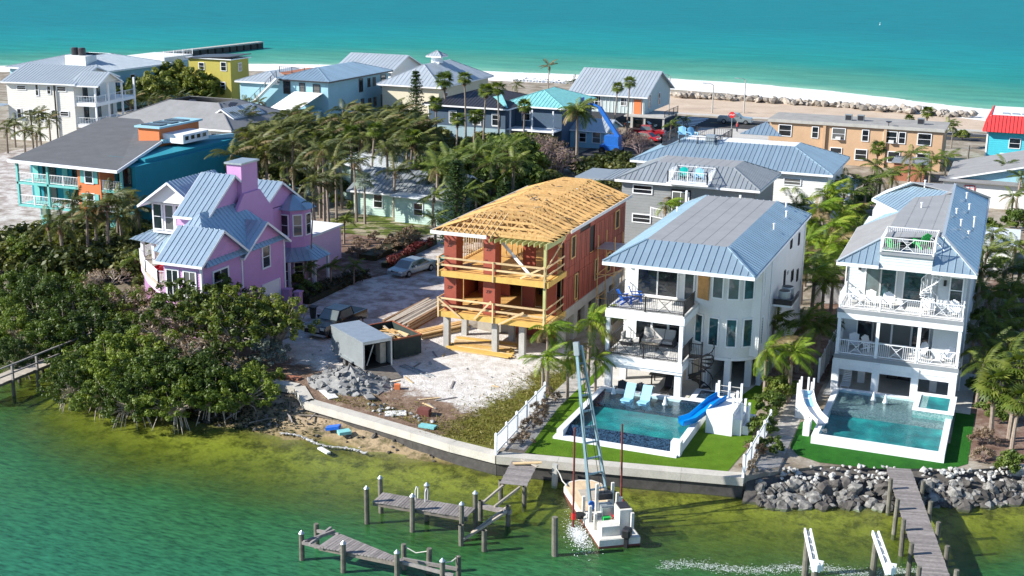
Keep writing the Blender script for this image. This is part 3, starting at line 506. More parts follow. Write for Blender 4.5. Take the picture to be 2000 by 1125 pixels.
# ---------------- pools
m,n,b,l=nodes('pool_floor'); g=n.nodes.new('ShaderNodeNewGeometry'); pos=g.outputs['Position']; v=n.nodes.new('ShaderNodeTexVoronoi'); v.feature='DISTANCE_TO_EDGE'; v.inputs['Scale'].default_value=1.6; l.new(pos,v.inputs['Vector']); c=ramp(n,l,noise(n,l,pos,.8,4),[(.3,(.0,.08,.1)),(.55,(.003,.19,.2)),(.75,(.015,.34,.31))]); l.new(c,b.inputs['Base Color']); b.inputs['Roughness'].default_value=.8
def tilem(name,c1,c2,sc=9):
    m,n,b,l=nodes(name); g=n.nodes.new('ShaderNodeNewGeometry'); v=n.nodes.new('ShaderNodeTexVoronoi'); v.inputs['Scale'].default_value=sc; l.new(g.outputs['Position'],v.inputs['Vector']); l.new(ramp(n,l,v.outputs['Color'],[(.2,c1),(.8,c2)]),b.inputs['Base Color']); b.inputs['Roughness'].default_value=.25
tilem('mosaic_dark',(.006,.012,.022),(.03,.07,.12),14); tilem('mosaic_grey',(.1,.13,.14),(.22,.26,.27),12); tilem('mosaic_teal',(.12,.26,.26),(.25,.4,.38),12)
m,n,b,l=nodes('pool_water'); N=n.nodes; g=N.new('ShaderNodeNewGeometry'); tr=N.new('ShaderNodeBsdfTransparent'); tr.inputs[0].default_value=(.82,.97,.97,1); gl=N.new('ShaderNodeBsdfGlossy'); gl.inputs['Roughness'].default_value=.03; bp=N.new('ShaderNodeBump'); bp.inputs['Strength'].default_value=.35; bp.inputs['Distance'].default_value=.05; l.new(noise(n,l,g.outputs['Position'],3.2,4),bp.inputs['Height']); l.new(bp.outputs[0],gl.inputs['Normal']); fr=fresnel2(n,l,g,1.33); l.new(bp.outputs[0],fr.inputs['Normal']); ms=N.new('ShaderNodeMixShader'); l.new(fr.outputs[0],ms.inputs[0]); l.new(tr.outputs[0],ms.inputs[1]); l.new(gl.outputs[0],ms.inputs[2]); l.new(ms.outputs[0],N['Material Output'].inputs[0])
def bubbler(parent,x,y,z): obj('bubbler',MB().lathe([(.2,-.03),(.13,.12),(.09,.3),(.05,.5),(.02,.58)],10,(x,y,z)),'foam',parent,True)
Pl=thing('swimming_pool','teal infinity pool with dark mosaic spill edge behind the barge','pool',(-25,71,0))
B(Pl,'floor',-24.7,-17.6,72.3,77.3,.021,.05,'pool_floor'); B(Pl,'sun_shelf',-24.7,-17.6,77.3,79.6,.021,.3,'mosaic_dark'); obj('water',MB().add([(-24.69,72.34,.5),(-17.61,72.34,.5),(-17.61,79.6,.5),(-24.69,79.6,.5)],[(0,1,2,3)]),'pool_water',Pl)
for nm,q,mm in (('left_wall',(-25.1,-24.7,71.0,79.9,0,.56),'white_paint'),('right_wall',(-17.6,-17.2,71.0,79.3,0,.56),'white_paint'),('back_coping',(-24.7,-16.3,79.6,79.98,0,.54),'white_paint'),('wall_stub',(-17.75,-17.15,70.95,71.6,0,.95),'white_paint')): B(Pl,nm,*q,mm)
obj('infinity_wall',MB().slab([(-24.7,72.34,.505),(-17.6,72.34,.505),(-17.6,71.3,.03),(-24.7,71.3,.03)],.1),'mosaic_dark',Pl); B(Pl,'catch_kerb',-25.25,-17.3,70.72,71.28,0.0,.16,'white_paint')
B(Pl,'left_tile',-24.7,-24.66,72.4,79.6,.03,.53,'mosaic_dark')
for x,y in ((-23.9,79.0),(-20.1,78.3)): bubbler(Pl,x,y,.5)
sp_=B(Pl,'spa_wall',-18.9,-16.2,79.98,82.2,0,.55,'white_paint'); B(sp_,'spa_water',-18.5,-16.6,80.3,81.9,.552,.56,'mosaic_dark'); B(Pl,'spa_step',-19.3,-17.65,79.0,79.6,.3,.52,'mosaic_dark')
for i in range(2):
    x=-22.7+i*1.15; t=thing('pool_lounger',('left','right')[i]+' pale blue moulded lounger standing in the pool shallows','lounger',(x,78.6,.3)); obj('seat',MB().slab([(x-.33,77.7,.62),(x+.33,77.7,.62),(x+.33,78.5,.5),(x-.33,78.5,.5)],.1),'pale_blue_plastic',t); obj('backrest',MB().slab([(x-.33,78.5,.5),(x+.33,78.5,.5),(x+.33,79.2,1.35),(x-.33,79.2,1.35)],.1),'pale_blue_plastic',t); B(t,'base',x-.3,x+.3,77.9,78.7,.3,.45,'pale_blue_plastic')
def chute(t,path,w,m,name='chute'):
    vs=[];fs=[]; prof=[(-w/2,.32),(-w/2*.9,.06),(-w/4,0),(w/4,0),(w/2*.9,.06),(w/2,.32),(w/2+.05,.32),(w/2+.02,-.05),(0,-.1),(-w/2-.02,-.05),(-w/2-.05,.32)]; k=len(prof)
    for i,p in enumerate(path):
        p=Vector(p); d=(Vector(path[min(i+1,len(path)-1)])-Vector(path[max(i-1,0)])); d.z=0; d.normalize(); s_=d.cross(Vector((0,0,1)))
        for a_,b_ in prof: vs.append(p+s_*a_+Vector((0,0,b_)))
    for i in range(len(path)-1):
        for j in range(k): fs.append((i*k+j,i*k+(j+1)%k,(i+1)*k+(j+1)%k,(i+1)*k+j))
    obj(name,MB().add(vs,fs),m,t,True)
t=thing('pool_slide','bright blue water slide on a white platform beside the infinity pool','slide',(-16.5,76,0)); B(t,'platform',-16.7,-15.0,75.6,78.6,.02,1.55,'white_paint'); B(t,'step',-15.0,-14.5,75.9,78.6,.02,1.1,'white_paint'); B(t,'step',-14.5,-14.1,76.2,78.6,.02,.6,'white_paint')
chute(t,[(-16.2,77.6,1.75),(-16.6,76.8,1.6),(-17.0,76.0,1.25),(-17.5,75.3,.85),(-18.1,74.8,.7)],.75,'slide_blue')
for x,y in ((-16.6,78.5),(-15.9,78.5),(-15.1,78.5),(-16.6,77.9),(-15.05,77),(-14.55,77.2),(-14.15,76.5),(-15.05,75.8),(-14.55,76.2)): B(t,'post',x-.07,x+.07,y-.07,y+.07,.6,2.6 if x<-14.9 else 2.1,'white_paint')
obj('rope_rail',MB().bar((-16.6,78.5,2.3),(-15.1,78.5,2.3),.03).bar((-16.6,78.5,1.95),(-15.1,78.5,1.95),.03).bar((-15.05,75.8,2.3),(-14.15,76.5,1.8),.03),'rope',t)
P2=thing('swimming_pool','rectangular teal pool with raised white walls on the dark green lawn','pool',(-10,76.5,0))
B(P2,'floor',-9.8,-2.65,76.95,82.2,.021,.05,'pool_floor'); B(P2,'sun_shelf',-9.8,-2.65,82.2,86.1,.021,.34,'mosaic_grey'); obj('water',MB().add([(-9.8,76.95,.5),(-2.65,76.95,.5),(-2.65,86.1,.5),(-9.8,86.1,.5)],[(0,1,2,3)]),'pool_water',P2)
for nm,q in (('front_wall',(-10.2,-2.25,76.5,76.94,0,.56)),('left_wall',(-10.2,-9.82,76.95,86.3,0,.56)),('right_wall',(-2.64,-2.25,76.95,83,0,.56)),('back_coping',(-9.8,-4.7,86.1,86.45,0,.54))): B(P2,nm,*q,'white_paint')
sp_=B(P2,'spa_wall',-4.7,-2.2,83.0,86.5,.0,.85,'mosaic_teal'); obj('spa_coping',MB().box(-4.75,-2.15,82.95,83.35,.85,.95).box(-4.75,-2.15,86.15,86.55,.85,.95).box(-4.75,-4.4,83.35,86.15,.85,.95).box(-2.55,-2.15,83.35,86.15,.85,.95),'white_paint',P2); B(sp_,'spa_water',-4.4,-2.55,83.35,86.15,.852,.87,'pool_floor'); B(sp_,'spa_seat',-4.4,-3.9,83.35,86.15,.872,.88,'mosaic_teal')
for x,y in ((-7.4,84.9),(-6.6,84.7)): bubbler(P2,x,y,.5)
t=thing('pool_slide','white curved water slide at the left of the dark-lawn pool','slide',(-11,80,0)); B(t,'platform',-11.9,-11.0,80.6,82.2,.02,1.5,'white_paint'); chute(t,[(-11.4,81.6,1.65),(-11.2,80.8,1.5),(-10.9,80.0,1.15),(-10.4,79.2,.85),(-9.8,78.5,.68)],.75,'white_paint'); obj('blue_bed',MB().slab([(-11.65,81.6,1.68),(-11.15,81.6,1.68),(-10.95,80.8,1.53),(-11.45,80.8,1.53)],.01).slab([(-11.45,80.8,1.53),(-10.95,80.8,1.53),(-10.65,80.05,1.18),(-11.15,79.95,1.18)],.01),'pale_blue_plastic',t); B(t,'foot',-10.9,-10.5,77.6,78.6,.02,.9,'white_paint')
for x,y in ((-11.85,82.15),(-11.4,82.2),(-11.05,82.15),(-11.85,81.4),(-11.05,81.3),(-11.85,80.7)): B(t,'post',x-.06,x+.06,y-.06,y+.06,.02,2.4,'white_paint')
t=thing('sun_lounger','white slatted sun lounger under the right house','lounger',(-9.6,88.3,.03))
for i in range(8): B(t,'slat',-9.95,-9.35,87.4+i*.13,87.5+i*.13,.34,.37,'white_paint')
for i in range(7): z=.38+i*.11; B(t,'slat',-9.95,-9.35,88.45+i*.06,88.48+i*.06,z,z+.09,'white_paint')
for x in (-9.92,-9.38):
    B(t,'side_rail',x-.02,x+.02,87.35,88.5,.28,.34,'white_paint')
    for y in (87.4,88.4): B(t,'leg',x-.025,x+.025,y-.03,y+.03,.03,.28,'white_paint')
# ================================================ RIGHT HOUSE
H=thing('beach_house','pale grey three-storey house with roof deck and two white-railed balconies','house',(-10.4,87,0))
for x,y in ((-10.3,87.1),(-7.6,87.1),(-5.0,87.1),(-2.55,87.1),(-8.8,89.8),(-3.9,89.8),(-10.3,91),(-2.55,91)): B(H,'column',x-.24,x+.24,y-.24,y+.24,.03,2.4,'white_stucco')
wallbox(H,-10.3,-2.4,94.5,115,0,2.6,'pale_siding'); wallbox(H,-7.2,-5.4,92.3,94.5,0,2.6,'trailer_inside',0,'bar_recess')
for z0,z1 in ((2.6,6.0),(6.0,9.2)): wallbox(H,-10.4,-2.3,90.4,104,z0,z1,'pale_siding',.2)
wallbox(H,-8.3,-2.3,104,115,2.6,9.2,'pale_siding'); wallbox(H,-10.8,-8.3,107.5,114.5,2.6,9.1,'white_siding',.2)
wallbox(H,-4.2,-2.32,88.6,90.4,2.6,9.2,'pale_siding',.2,'corner_wall')
for z in (2.8,6.1):
    bo=B(H,'balcony',-10.45,-2.3,86.95,90.4,z-.18,z,'deck_white'); B(bo,'fascia_beam',-10.5,-2.25,86.9,87.1,z-.3,z-.02,'grey_fascia'); B(bo,'lower_beam',-10.48,-2.27,86.93,87.15,z-.72,z-.305,'white_paint'); B(bo,'side_beam',-10.5,-10.3,87.15,90.4,z-.72,z-.185,'white_paint')
    B(bo,'side_beam',-2.45,-2.25,87.15,88.6,z-.72,z-.185,'white_paint')
    railing(H,(-10.38,87.0),(-2.38,87.0),z,'white_trim',1.05,2.7,.13,cross=3); railing(H,(-10.38,87),(-10.38,90.3),z,'white_trim',1.05,3.2,.13,ends=False); railing(H,(-2.38,87.05),(-2.38,88.6),z,'white_trim',1.05,1.6,.13,ends=False)
for x in (-10.3,-7.7,-5.0,-2.42): B(H,'balcony_column',x-.11,x+.11,86.98,87.2,2.8,5.4,'white_paint')
B(H,'ground_beam',-10.45,-2.28,86.98,87.3,1.72,2.08,'white_stucco')
for x,w_ in ((-8.65,.95),(-7.6,.95),(-5.85,1.35)): window(H,'F',x,90.36,6.2,w_,2.45,1,1,gm='glass_teal')
window(H,'F',-3.0,88.56,6.9,.75,1.7,1,2,gm='glass_soft')
for x,w_ in ((-8.9,1.),(-7.7,1.25),(-6.4,1.25),(-5.1,1.1)): window(H,'F',x,90.36,2.95,w_,2.3,1,1)
wall_lamp(H,-9.6,90.36,8.1); wall_lamp(H,-3.75,88.56,8.0)
# roof of right house: hip front with dormer deck, long right slope, rear wing with skewed eave
roof(H,[(-10.75,86.6,9.4),(-8.0,86.6,9.4),(-8.0,88.9,10.9)],'metal_blue',True,.45); roof(H,[(-4.6,86.6,9.4),(-1.75,86.6,9.4),(-4.2,89.2,11.2),(-4.6,89.2,11.2)],'metal_blue',True,.45)
roof(H,[(-10.75,86.6,9.4),(-8.0,88.9,10.9),(-8.0,98.0,10.9),(-10.9,98.6,9.4)],'shingle_light',False,2.)
roof(H,[(-1.75,86.6,9.4),(-2.0,115.6,9.4),(-4.7,110,11.3),(-4.2,89.2,11.3)],'metal_blue',True,.9,rib=.015)
roof(H,[(-8.0,88.9,10.92),(-4.2,89.2,11.28),(-4.62,106,11.28),(-7.4,104.5,10.92),(-8.0,98,10.92)],'membrane',True,.95,rib=.012,sdir=(1,0,.08),name='deck_panel')
roof(H,[(-11.3,111.1,9.4),(-7.5,104.0,9.4),(-5.0,106.8,11.25),(-8.2,110,11.25)],'metal_blue',True,.42); roof(H,[(-7.5,104.0,9.4),(-6.0,104.6,10.95),(-4.65,106.2,11.28),(-5.0,106.8,11.25)],'shingle_light',False,2.)
roof(H,[(-8.2,110,11.25),(-5.0,106.8,11.25),(-4.65,106.4,11.28),(-4.72,110,11.3)],'membrane',False,1,rib=.01); roof(H,[(-11.3,111.1,9.4),(-8.2,110,11.25),(-4.72,110,11.3),(-2.0,115.6,9.4),(-10.6,115.6,9.4)],'metal_white',False,.5)
roof(H,[(-10.95,98.6,9.3),(-8,98,10.2),(-7.4,104,10.2),(-9.5,104,9.3)],'metal_blue',True,.45)
obj('fascia',MB().bar((-10.75,86.6,9.27),(-8,86.6,9.27),.06,.22).bar((-4.6,86.6,9.27),(-1.75,86.6,9.27),.06,.22).bar((-1.75,86.6,9.27),(-2.0,115.6,9.27),.06,.22).bar((-10.75,86.6,9.27),(-10.9,98.6,9.27),.06,.22).bar((-11.3,111.1,9.27),(-7.5,104,9.27),.06,.22),'white_trim',H); B(H,'soffit',-10.7,-1.8,86.65,104,9.18,9.24,'white_trim')
for p,q in (((-10.75,86.6,9.44),(-8,88.9,10.95)),((-1.75,86.6,9.44),(-4.2,89.2,11.33)),((-4.2,89.2,11.33),(-4.7,110,11.35)),((-4.7,110,11.35),(-2,115.6,9.45))): obj('hip_cap',MB().bar(p,q,.2,.06),'metal_roof',H)
wallbox(H,-8.0,-4.6,86.9,90.5,9.1,10.15,'pale_siding',.2,'dormer_wall'); B(H,'roof_deck',-8.05,-4.55,86.75,90.6,10.15,10.32,'grey_fascia')
railing(H,(-7.98,86.85),(-4.6,86.85),10.32,'white_trim',1.0,3.2,.13,cross=1); railing(H,(-7.98,86.9),(-7.98,90.5),10.32,'white_trim',1.,3.4,.13,ends=False); railing(H,(-4.6,88),(-4.6,90.5),10.32,'white_trim',1.,2.4,.13); railing(H,(-7.98,90.5),(-4.6,90.5),10.32,'white_trim',1.,3.4,.13,ends=False)
for x,y,z,h_ in ((-3.6,107,10.85,.3),(-3.2,103.5,10.6,.3),(-3.9,98.5,11.1,.3),(-3.4,95.5,10.7,.5),(-2.6,98.5,10.1,.8),(-2.8,95,10.2,.3),(-6.5,100,11.05,.3),(-7,109,11.2,.35)): vent(H,x,y,z,h_)
S_=thing('spiral_staircase','white spiral staircase from the right house balcony up to its roof deck','staircase',(-4.55,87.75,6.1)); spiral(S_,-4.55,87.75,6.12,10.3,'white_trim',.7,1.25,1.0)
chair('green_plastic',(-5.6,89.2,10.33),-2.4,'bright green chair on the roof deck near its right rail',1.1); chair('green_plastic',(-7.3,87.6,10.33),2.6,'green chair low behind the roof deck front rail',.9)
t=thing('side_table','small grey table on the roof deck beside the green chair','table',(-6.7,88.8,10.33)); B(t,'top',-7.1,-6.4,88.5,89.1,10.75,10.8,'grey_fascia'); obj('leg_frame',MB().box(-7.05,-7.0,88.55,89.05,10.33,10.75).box(-6.5,-6.45,88.55,89.05,10.33,10.75),'grey_fascia',t)
for i,(x,y,rz) in enumerate(((-9.6,88.4,.3),(-8.5,88.3,.1),(-7.4,88.2,-.1),(-4.6,88.0,.1),(-3.0,87.9,.1))): chair('white_paint',(x,y,6.11),rz,('first','second','third','fourth','fifth')[i]+' white chair from the left on the right house top balcony',1.02)
for i,(x,y,rz) in enumerate(((-9.4,88.6,.1),(-8.3,88.5,.9),(-4.95,88.4,-.7),(-3.1,88.1,-.2))): chair('white_paint',(x,y,2.81),rz,('first','second','third','fourth')[i]+' white chair from the left on the right house lower balcony',1.02)
obj('downpipe',MB().tube((-2.2,90.5,.1),(-2.2,90.5,9.1),.05,.05,6),'white_trim',H); obj('downpipe',MB().tube((-10.5,90.3,.1),(-10.5,90.3,9.1),.05,.05,6),'white_trim',H)
t=thing('bar_counter','dark bar counter with two stools in the shade under the right house','counter',(-6.3,91.5,.03)); B(t,'counter',-7.2,-5.3,91.4,92.0,.03,1.1,'black_metal'); 
for i in range(2): obj('stool',MB().box(-7.0+i*.9,-6.4+i*.9,90.2,90.8,.4,.8),'dark_frame',t)
# ================================================ HOUSE UNDER CONSTRUCTION
H=thing('house_under_construction','half-built timber house with red sheathing and open roof trusses','house',(-39.5,84.5,0))
KX0,KX1,KY0,KY1=-39.4,-31.0,88.4,104
for x,y in ((-39.2,85.2),(-35.2,85.2),(-33.0,85.2),(-39.2,88.6),(-35.2,88.6)): B(H,'column',x-.22,x+.22,y-.22,y+.22,0,2.55,'concrete')
B(H,'ground_wall',-38.9,-36,90.4,90.6,0,2.6,'block_wall'); B(H,'ground_wall',-36,-31.2,90.6,90.8,0,2.6,'block_wall'); B(H,'door_panel',-35.6,-33.4,90.45,90.58,.05,2.1,'zip_red'); B(H,'door_panel',-32.9,-32.3,90.45,90.58,.05,2.1,'zip_red')
for i in range(6):
    y=88.2+i*2.7; B(H,'wall_pier',-31.3,-30.95,y,y+.9,0,2.6,'concrete')
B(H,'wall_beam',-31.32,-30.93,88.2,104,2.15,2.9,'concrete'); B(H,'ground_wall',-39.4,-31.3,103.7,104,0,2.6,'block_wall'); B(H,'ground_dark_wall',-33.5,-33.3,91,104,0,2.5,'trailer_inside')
for z in (3.0,6.15):
    fl=B(H,'floor_deck',KX0,KX1-.05,84.6,KY1-.1,z-.1,z,'osb'); B(H,'rim_beam',-39.6,-30.75,84.42,84.58,z-.4,z+.02,'beam_yellow'); B(H,'rim_beam',-30.9,-30.76,84.6,88.4,z-.4,z+.02,'beam_yellow'); B(H,'rim_beam',-39.56,-39.42,84.6,104,z-.4,z+.02,'beam_yellow')
    for k in range(22): B(H,'joist',-39.4+k*.4,-39.36+k*.4,84.6,88.4,z-.35,z-.102,'lumber')
    # guard rails
    ps=[-39.55,-35.1,-31.05]
    for x in ps: B(H,'guard_post',x-.05,x+.05,84.32,84.41,z-.4,z+1.15,'lumber_pale')
    for x0,x1,h0,h1 in ((-39.7,-35.1,1.05,1.05),(-35.1,-31.0,1.05,1.05),(-39.7,-35.1,.5,.5),(-35.1,-31.0,.5,.5)): obj('guard_rail',MB().bar((x0,84.46,z+h0),(x1,84.46,z+h1),.05,.14),'lumber_pale',H)
    for hh in (.45,1.05): obj('guard_rail',MB().bar((-30.95,84.5,z+hh),(-30.95,88.4,z+hh+.1),.05,.12),'lumber_pale',H); obj('guard_rail',MB().bar((-39.62,84.5,z+hh),(-39.62,87.6,z+hh),.05,.12),'lumber_pale',H)
    B(H,'corner_post',-31.25,-31.05,84.65,84.85,z+.02,z+2.75,'treated')
for p,q in (((-39.6,84.3,4.1),(-37.7,84.3,2.75)),((-36.6,84.3,2.75),(-35.2,84.3,4.3)),((-34.6,84.28,2.6),(-32.6,84.3,3.75)),((-33.0,84.5,6.25),(-31.1,84.5,7.3)),((-30.9,84.6,7.3),(-30.9,88.6,8.9))): obj('brace',MB().bar(p,q,.05,.13),'lumber_pale',H)
# red sheathing columns on the porch with lettering
for z0,z1 in ((3.02,5.7),(6.17,8.95)):
    for x0,x1 in ((-39.35,-38.35),(-36.15,-35.2)):
        o=B(H,'sheathed_column',x0,x1,85.0,86.2,z0,z1,'zip_red'); text(o,'ZIP',.34,((x0+x1)/2,84.985,z1-.9),(math.pi/2,0,0),'zip_tape'); text(o,'ZIP',.2,(x0+.25,84.985,z1-1.8),(math.pi/2,math.pi/2,0),'zip_tape')
    B(H,'sheathed_panel',-34.3,-33.3,88.35,88.5,z0,z1,'zip_red'); B(H,'sheathed_panel',-31.9,-31.05,87.0,87.12,z0,z1,'zip_red')
# right wall sheathing panels
yy=88.4; i=0
while yy<103.9:
    for z0,z1 in ((2.92,5.3),(5.33,6.1),(6.13,8.3),(8.33,9.0)):
        if 8.3<z0 and 91.5<yy<93.5: continue
        if (i in (2,)) and z0==2.92:
            B(H,'sheathing_panel',-31.06,-30.98,yy,yy+.4,z0,z1,'zip_red'); continue
        if i==5 and z0==6.13: continue
        B(H,'sheathing_panel',-31.06,-30.98,yy+.012,min(yy+1.2,104)-.012,z0,z1,'zip_red')
    yy+=1.22; i+=1
B(H,'wall_core',-31.2,-31.07,88.5,103.9,2.92,8.95,'zip_tape')
for k in range(38): B(H,'seam_tape',-30.978,-30.97,88.75+k*.405,88.82+k*.405,3.0 if k%3 else 6.2,5.2 if k%3==1 else 8.2,'zip_tape')
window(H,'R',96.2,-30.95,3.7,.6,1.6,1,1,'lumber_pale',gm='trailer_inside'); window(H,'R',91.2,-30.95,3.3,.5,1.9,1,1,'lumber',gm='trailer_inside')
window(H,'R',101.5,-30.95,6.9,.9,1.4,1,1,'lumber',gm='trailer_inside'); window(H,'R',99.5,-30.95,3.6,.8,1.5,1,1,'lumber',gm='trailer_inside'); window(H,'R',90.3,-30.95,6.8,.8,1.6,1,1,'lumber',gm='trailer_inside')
B(H,'back_wall',KX0,KX1,103.75,103.9,3.0,9.0,'zip_red'); B(H,'left_wall',KX0,KX0+.08,88.4,103.8,3.0,5.9,'zip_red')
# studs: top storey, left wall and interior
def studs(x0,y0,x1,y1,z0,z1,sp=.45,m='lumber'):
    L=math.hypot(x1-x0,y1-y0); k=int(L/sp)
    for i in range(k+1): x=x0+(x1-x0)*i/k; y=y0+(y1-y0)*i/k; B(H,'stud',x-.025,x+.025,y-.045,y+.045,z0,z1,m)
    obj('plate',MB().bar((x0,y0,z0+.02),(x1,y1,z0+.02),.1,.05),m,H); obj('plate',MB().bar((x0,y0,z1),(x1,y1,z1),.1,.08),m,H)
studs(-39.3,86.3,-39.3,103.5,6.2,8.85); studs(-37.5,90.5,-34.6,90.5,6.2,8.85); studs(-33.2,90.5,-31.3,90.5,6.2,8.85); studs(-35.3,90.6,-35.3,101,6.2,8.85,.6); studs(-39,95,-31.3,95,6.2,8.85,.6); studs(-39.2,86.3,-39.2,88.3,3.05,5.8); studs(-34.4,88.5,-31.2,88.5,3.05,5.8,.8,'lumber_pale')
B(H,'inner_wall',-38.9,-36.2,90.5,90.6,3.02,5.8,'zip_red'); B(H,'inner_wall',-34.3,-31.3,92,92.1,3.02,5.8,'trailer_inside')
obj('leaning_board',MB().bar((-35.2,86,8.6),(-32.4,85.2,6.3),.05,.25),'debris_white',H)
for k in range(14):
    x=random.uniform(-38.8,-33); y=random.uniform(85,88); z=random.choice((3.03,6.18)); a=random.uniform(-.4,.4)+random.choice((0,1.4)); L=random.uniform(.5,1.4)
    obj('loose_board',MB().bar((x-L*math.cos(a),y-L*.5*math.sin(a),z+.03),(x+L*math.cos(a),y+L*.5*math.sin(a),z+.05),.15,.05),random.choice(('lumber','lumber_pale','plank_grey')),H)
# roof trusses, flat-topped hip
EX0,EX1=-40.1,-30.6; ZE=9.15; RU=3.5; RI=1.15
def truss(run,rise):
    mb=MB(); a=(EX0,0,ZE); b_=(EX1,0,ZE); c0=(EX0+run,0,ZE+rise); c1=(EX1-run,0,ZE+rise)
    for p,q in ((a,b_),(a,c0),(b_,c1),(c0,c1)): mb.bar(p,q,.09,.17)
    nx=9; top=lambda x: ZE+min(rise,(x-EX0)*rise/run,(EX1-x)*rise/run)
    xs_=[EX0+.5+(EX1-EX0-1)*i/nx for i in range(nx+1)]
    for i,x in enumerate(xs_):
        mb.bar((x,0,ZE),(x,0,top(x)),.06,.11)
        if i<nx: x2=xs_[i+1]; mb.bar((x,0,ZE if i%2 else top(x)),(x2,0,top(x2) if i%2 else ZE),.06,.11)
    return mb
me_full=mkmesh('truss',truss(RU,RI),'lumber',(H.location.x,0,0))
y=88.2
while y<104.2:
    link('truss',me_full,H,(0,y-H.location.y,0)); y+=.92
for k,(yy_,rr) in enumerate(((87.4,1.0),(86.6,.76),(85.8,.5),(85.1,.26))):
    link('truss',mkmesh('truss',truss(rr*RU/RI,rr),'lumber',(H.location.x,0,0)),H,(0,yy_-H.location.y,0))
for k in range(11):
    x=EX0+.3+k*.45; obj('jack_rafter',MB().bar((x,84.3,ZE),(x,84.3+min(3.4,.25+k*.55),ZE+min(1.1,.09+k*.18)),.045,.12),'lumber_pale',H)
for k in range(12): # tail blocking sheet strips with staples on the right eave
    pass
for k in (0,1,3,4,6,8,9,11,12): obj('roof_board',MB().slab([(EX0,84.6+k*1.5,ZE+.08),(EX0,86.05+k*1.5,ZE+.08),(EX0+RU*.62,86.05+k*1.5,ZE+.08+RI*.62),(EX0+RU*.62,84.6+k*1.5+(1.3 if k==0 else 0),ZE+.08+RI*.62)],.02),'osb',H)
for k in range(46):
    y0=random.uniform(88,103); x0=random.uniform(EX0+.6,EX1-.8); L=random.uniform(.5,1.3); zz=ZE+.1+min(RI,(x0-EX0)*RI/RU,(EX1-x0)*RI/RU); obj('brace_board',MB().bar((x0,y0,zz),(x0+random.uniform(-.5,.5),y0+L,zz-random.uniform(0,.25)),.1,.04),random.choice(('lumber','lumber_pale','old_wood')),H)
for k in range(26):
    y0=88+k*.6; B(H,'blocking',EX1-.02,EX1+.02,y0,y0+.5,ZE-.05,ZE+.1,'lumber')
B(H,'eave_fascia',EX0-.03,-35.6,84.22,84.28,ZE-.14,ZE+.12,'debris_white'); B(H,'eave_fascia',EX1+.03,EX1+.08,88.6,104.4,ZE-.14,ZE+.1,'debris_white'); B(H,'eave_fascia',EX0-.08,EX0-.03,84.3,104.4,ZE-.14,ZE+.1,'debris_white')
for k in range(11): x=-35.4+k*.44; B(H,'porch_rafter',x-.03,x+.03,84.3,87.6,8.75,9.02,'treated')
B(H,'porch_header',-31.0,-30.9,84.3,88.4,8.6,9.05,'treated')
t=thing('ladder','small blue stepladder standing on the lower porch of the half-built house','ladder',(-36.4,86.6,3.03))
for s_ in (-.2,.2): obj('rail',MB().bar((-36.4+s_,86.3,3.03),(-36.4+s_*.6,86.6,4.3),.06),'alu_blue',t); obj('rear_rail',MB().bar((-36.4+s_,86.95,3.03),(-36.4+s_*.6,86.6,4.3),.05),'lift_blue',t)
for k in range(4): obj('rung',MB().bar((-36.58+k*.02,86.37+k*.06,3.3+k*.27),(-36.22-k*.02,86.37+k*.06,3.3+k*.27),.06,.03),'alu_blue',t)
t=thing('scaffold','orange site scaffold tower on the right wall of the half-built house','scaffold',(-30.2,96,0))
for x in (-30.7,-29.3):
    for y in (95.8,98.0): obj('pole',MB().bar((x,y,0),(x,y,7.4),.07),'lumber',t)
for z in (2.2,4.2,6.3):
    for x in (-30.7,-29.3): obj('ledger',MB().bar((x,95.6,z),(x,98.2,z),.06),'lumber',t)
    obj('ledger',MB().bar((-30.8,95.8,z),(-29.2,95.8,z),.06),'lumber',t)
obj('platform',MB().slab([(-30.8,95.7,6.36),(-29.1,95.7,6.36),(-29.1,98.1,6.4),(-30.8,98.1,6.4)],.05),'galv',t); obj('platform',MB().slab([(-30.6,95.3,4.0),(-29.1,96.2,4.5),(-29.0,96.9,4.5),(-30.5,96,4.0)],.05),'lumber_pale',t)
def board_stack(label,cx,cy,ang,L,nx,nz,m,wd=.2,ht=.06,z0=.02):
    t=thing('lumber_stack',label,'lumber',(cx,cy,0)); ca,sa=math.cos(ang),math.sin(ang)
    for j in range(nz):
        for i in range(nx):
            o_=(i-nx/2)*wd*1.08+random.uniform(-.03,.03); l_=L*random.uniform(.85,1.05)/2; x=cx-sa*o_+ca*random.uniform(-.2,.2); y=cy+ca*o_+sa*random.uniform(-.2,.2); z=z0+ht*(j+.5); da=random.uniform(-.035,.035); c2,s2=math.cos(ang+da),math.sin(ang+da)
            obj('board',MB().bar((x-c2*l_,y-s2*l_,z),(x+c2*l_,y+s2*l_,z+random.uniform(0,.03)),wd*.92,ht*.9),random.choice(m),t)
board_stack('brown weathered lumber pile on the ground behind the trailer',-44.6,90.8,math.radians(88),8.,9,6,('old_wood','dead_frond','plank_tan'),.24,.13)
board_stack('fresh yellow boards stacked left of the half-built house',-41.3,88.4,math.radians(62),5.,6,4,('lumber','lumber_pale'),.22,.1)
board_stack('fresh boards lying on the slab under the half-built house',-36.6,86.6,math.radians(2),5.2,9,2,('lumber','beam_yellow','lumber_pale'),.25,.1)
board_stack('long planks along the front edge of the half-built house slab',-36.2,84.9,math.radians(-3),5.4,4,2,('lumber_pale','beam_yellow'),.22,.08)
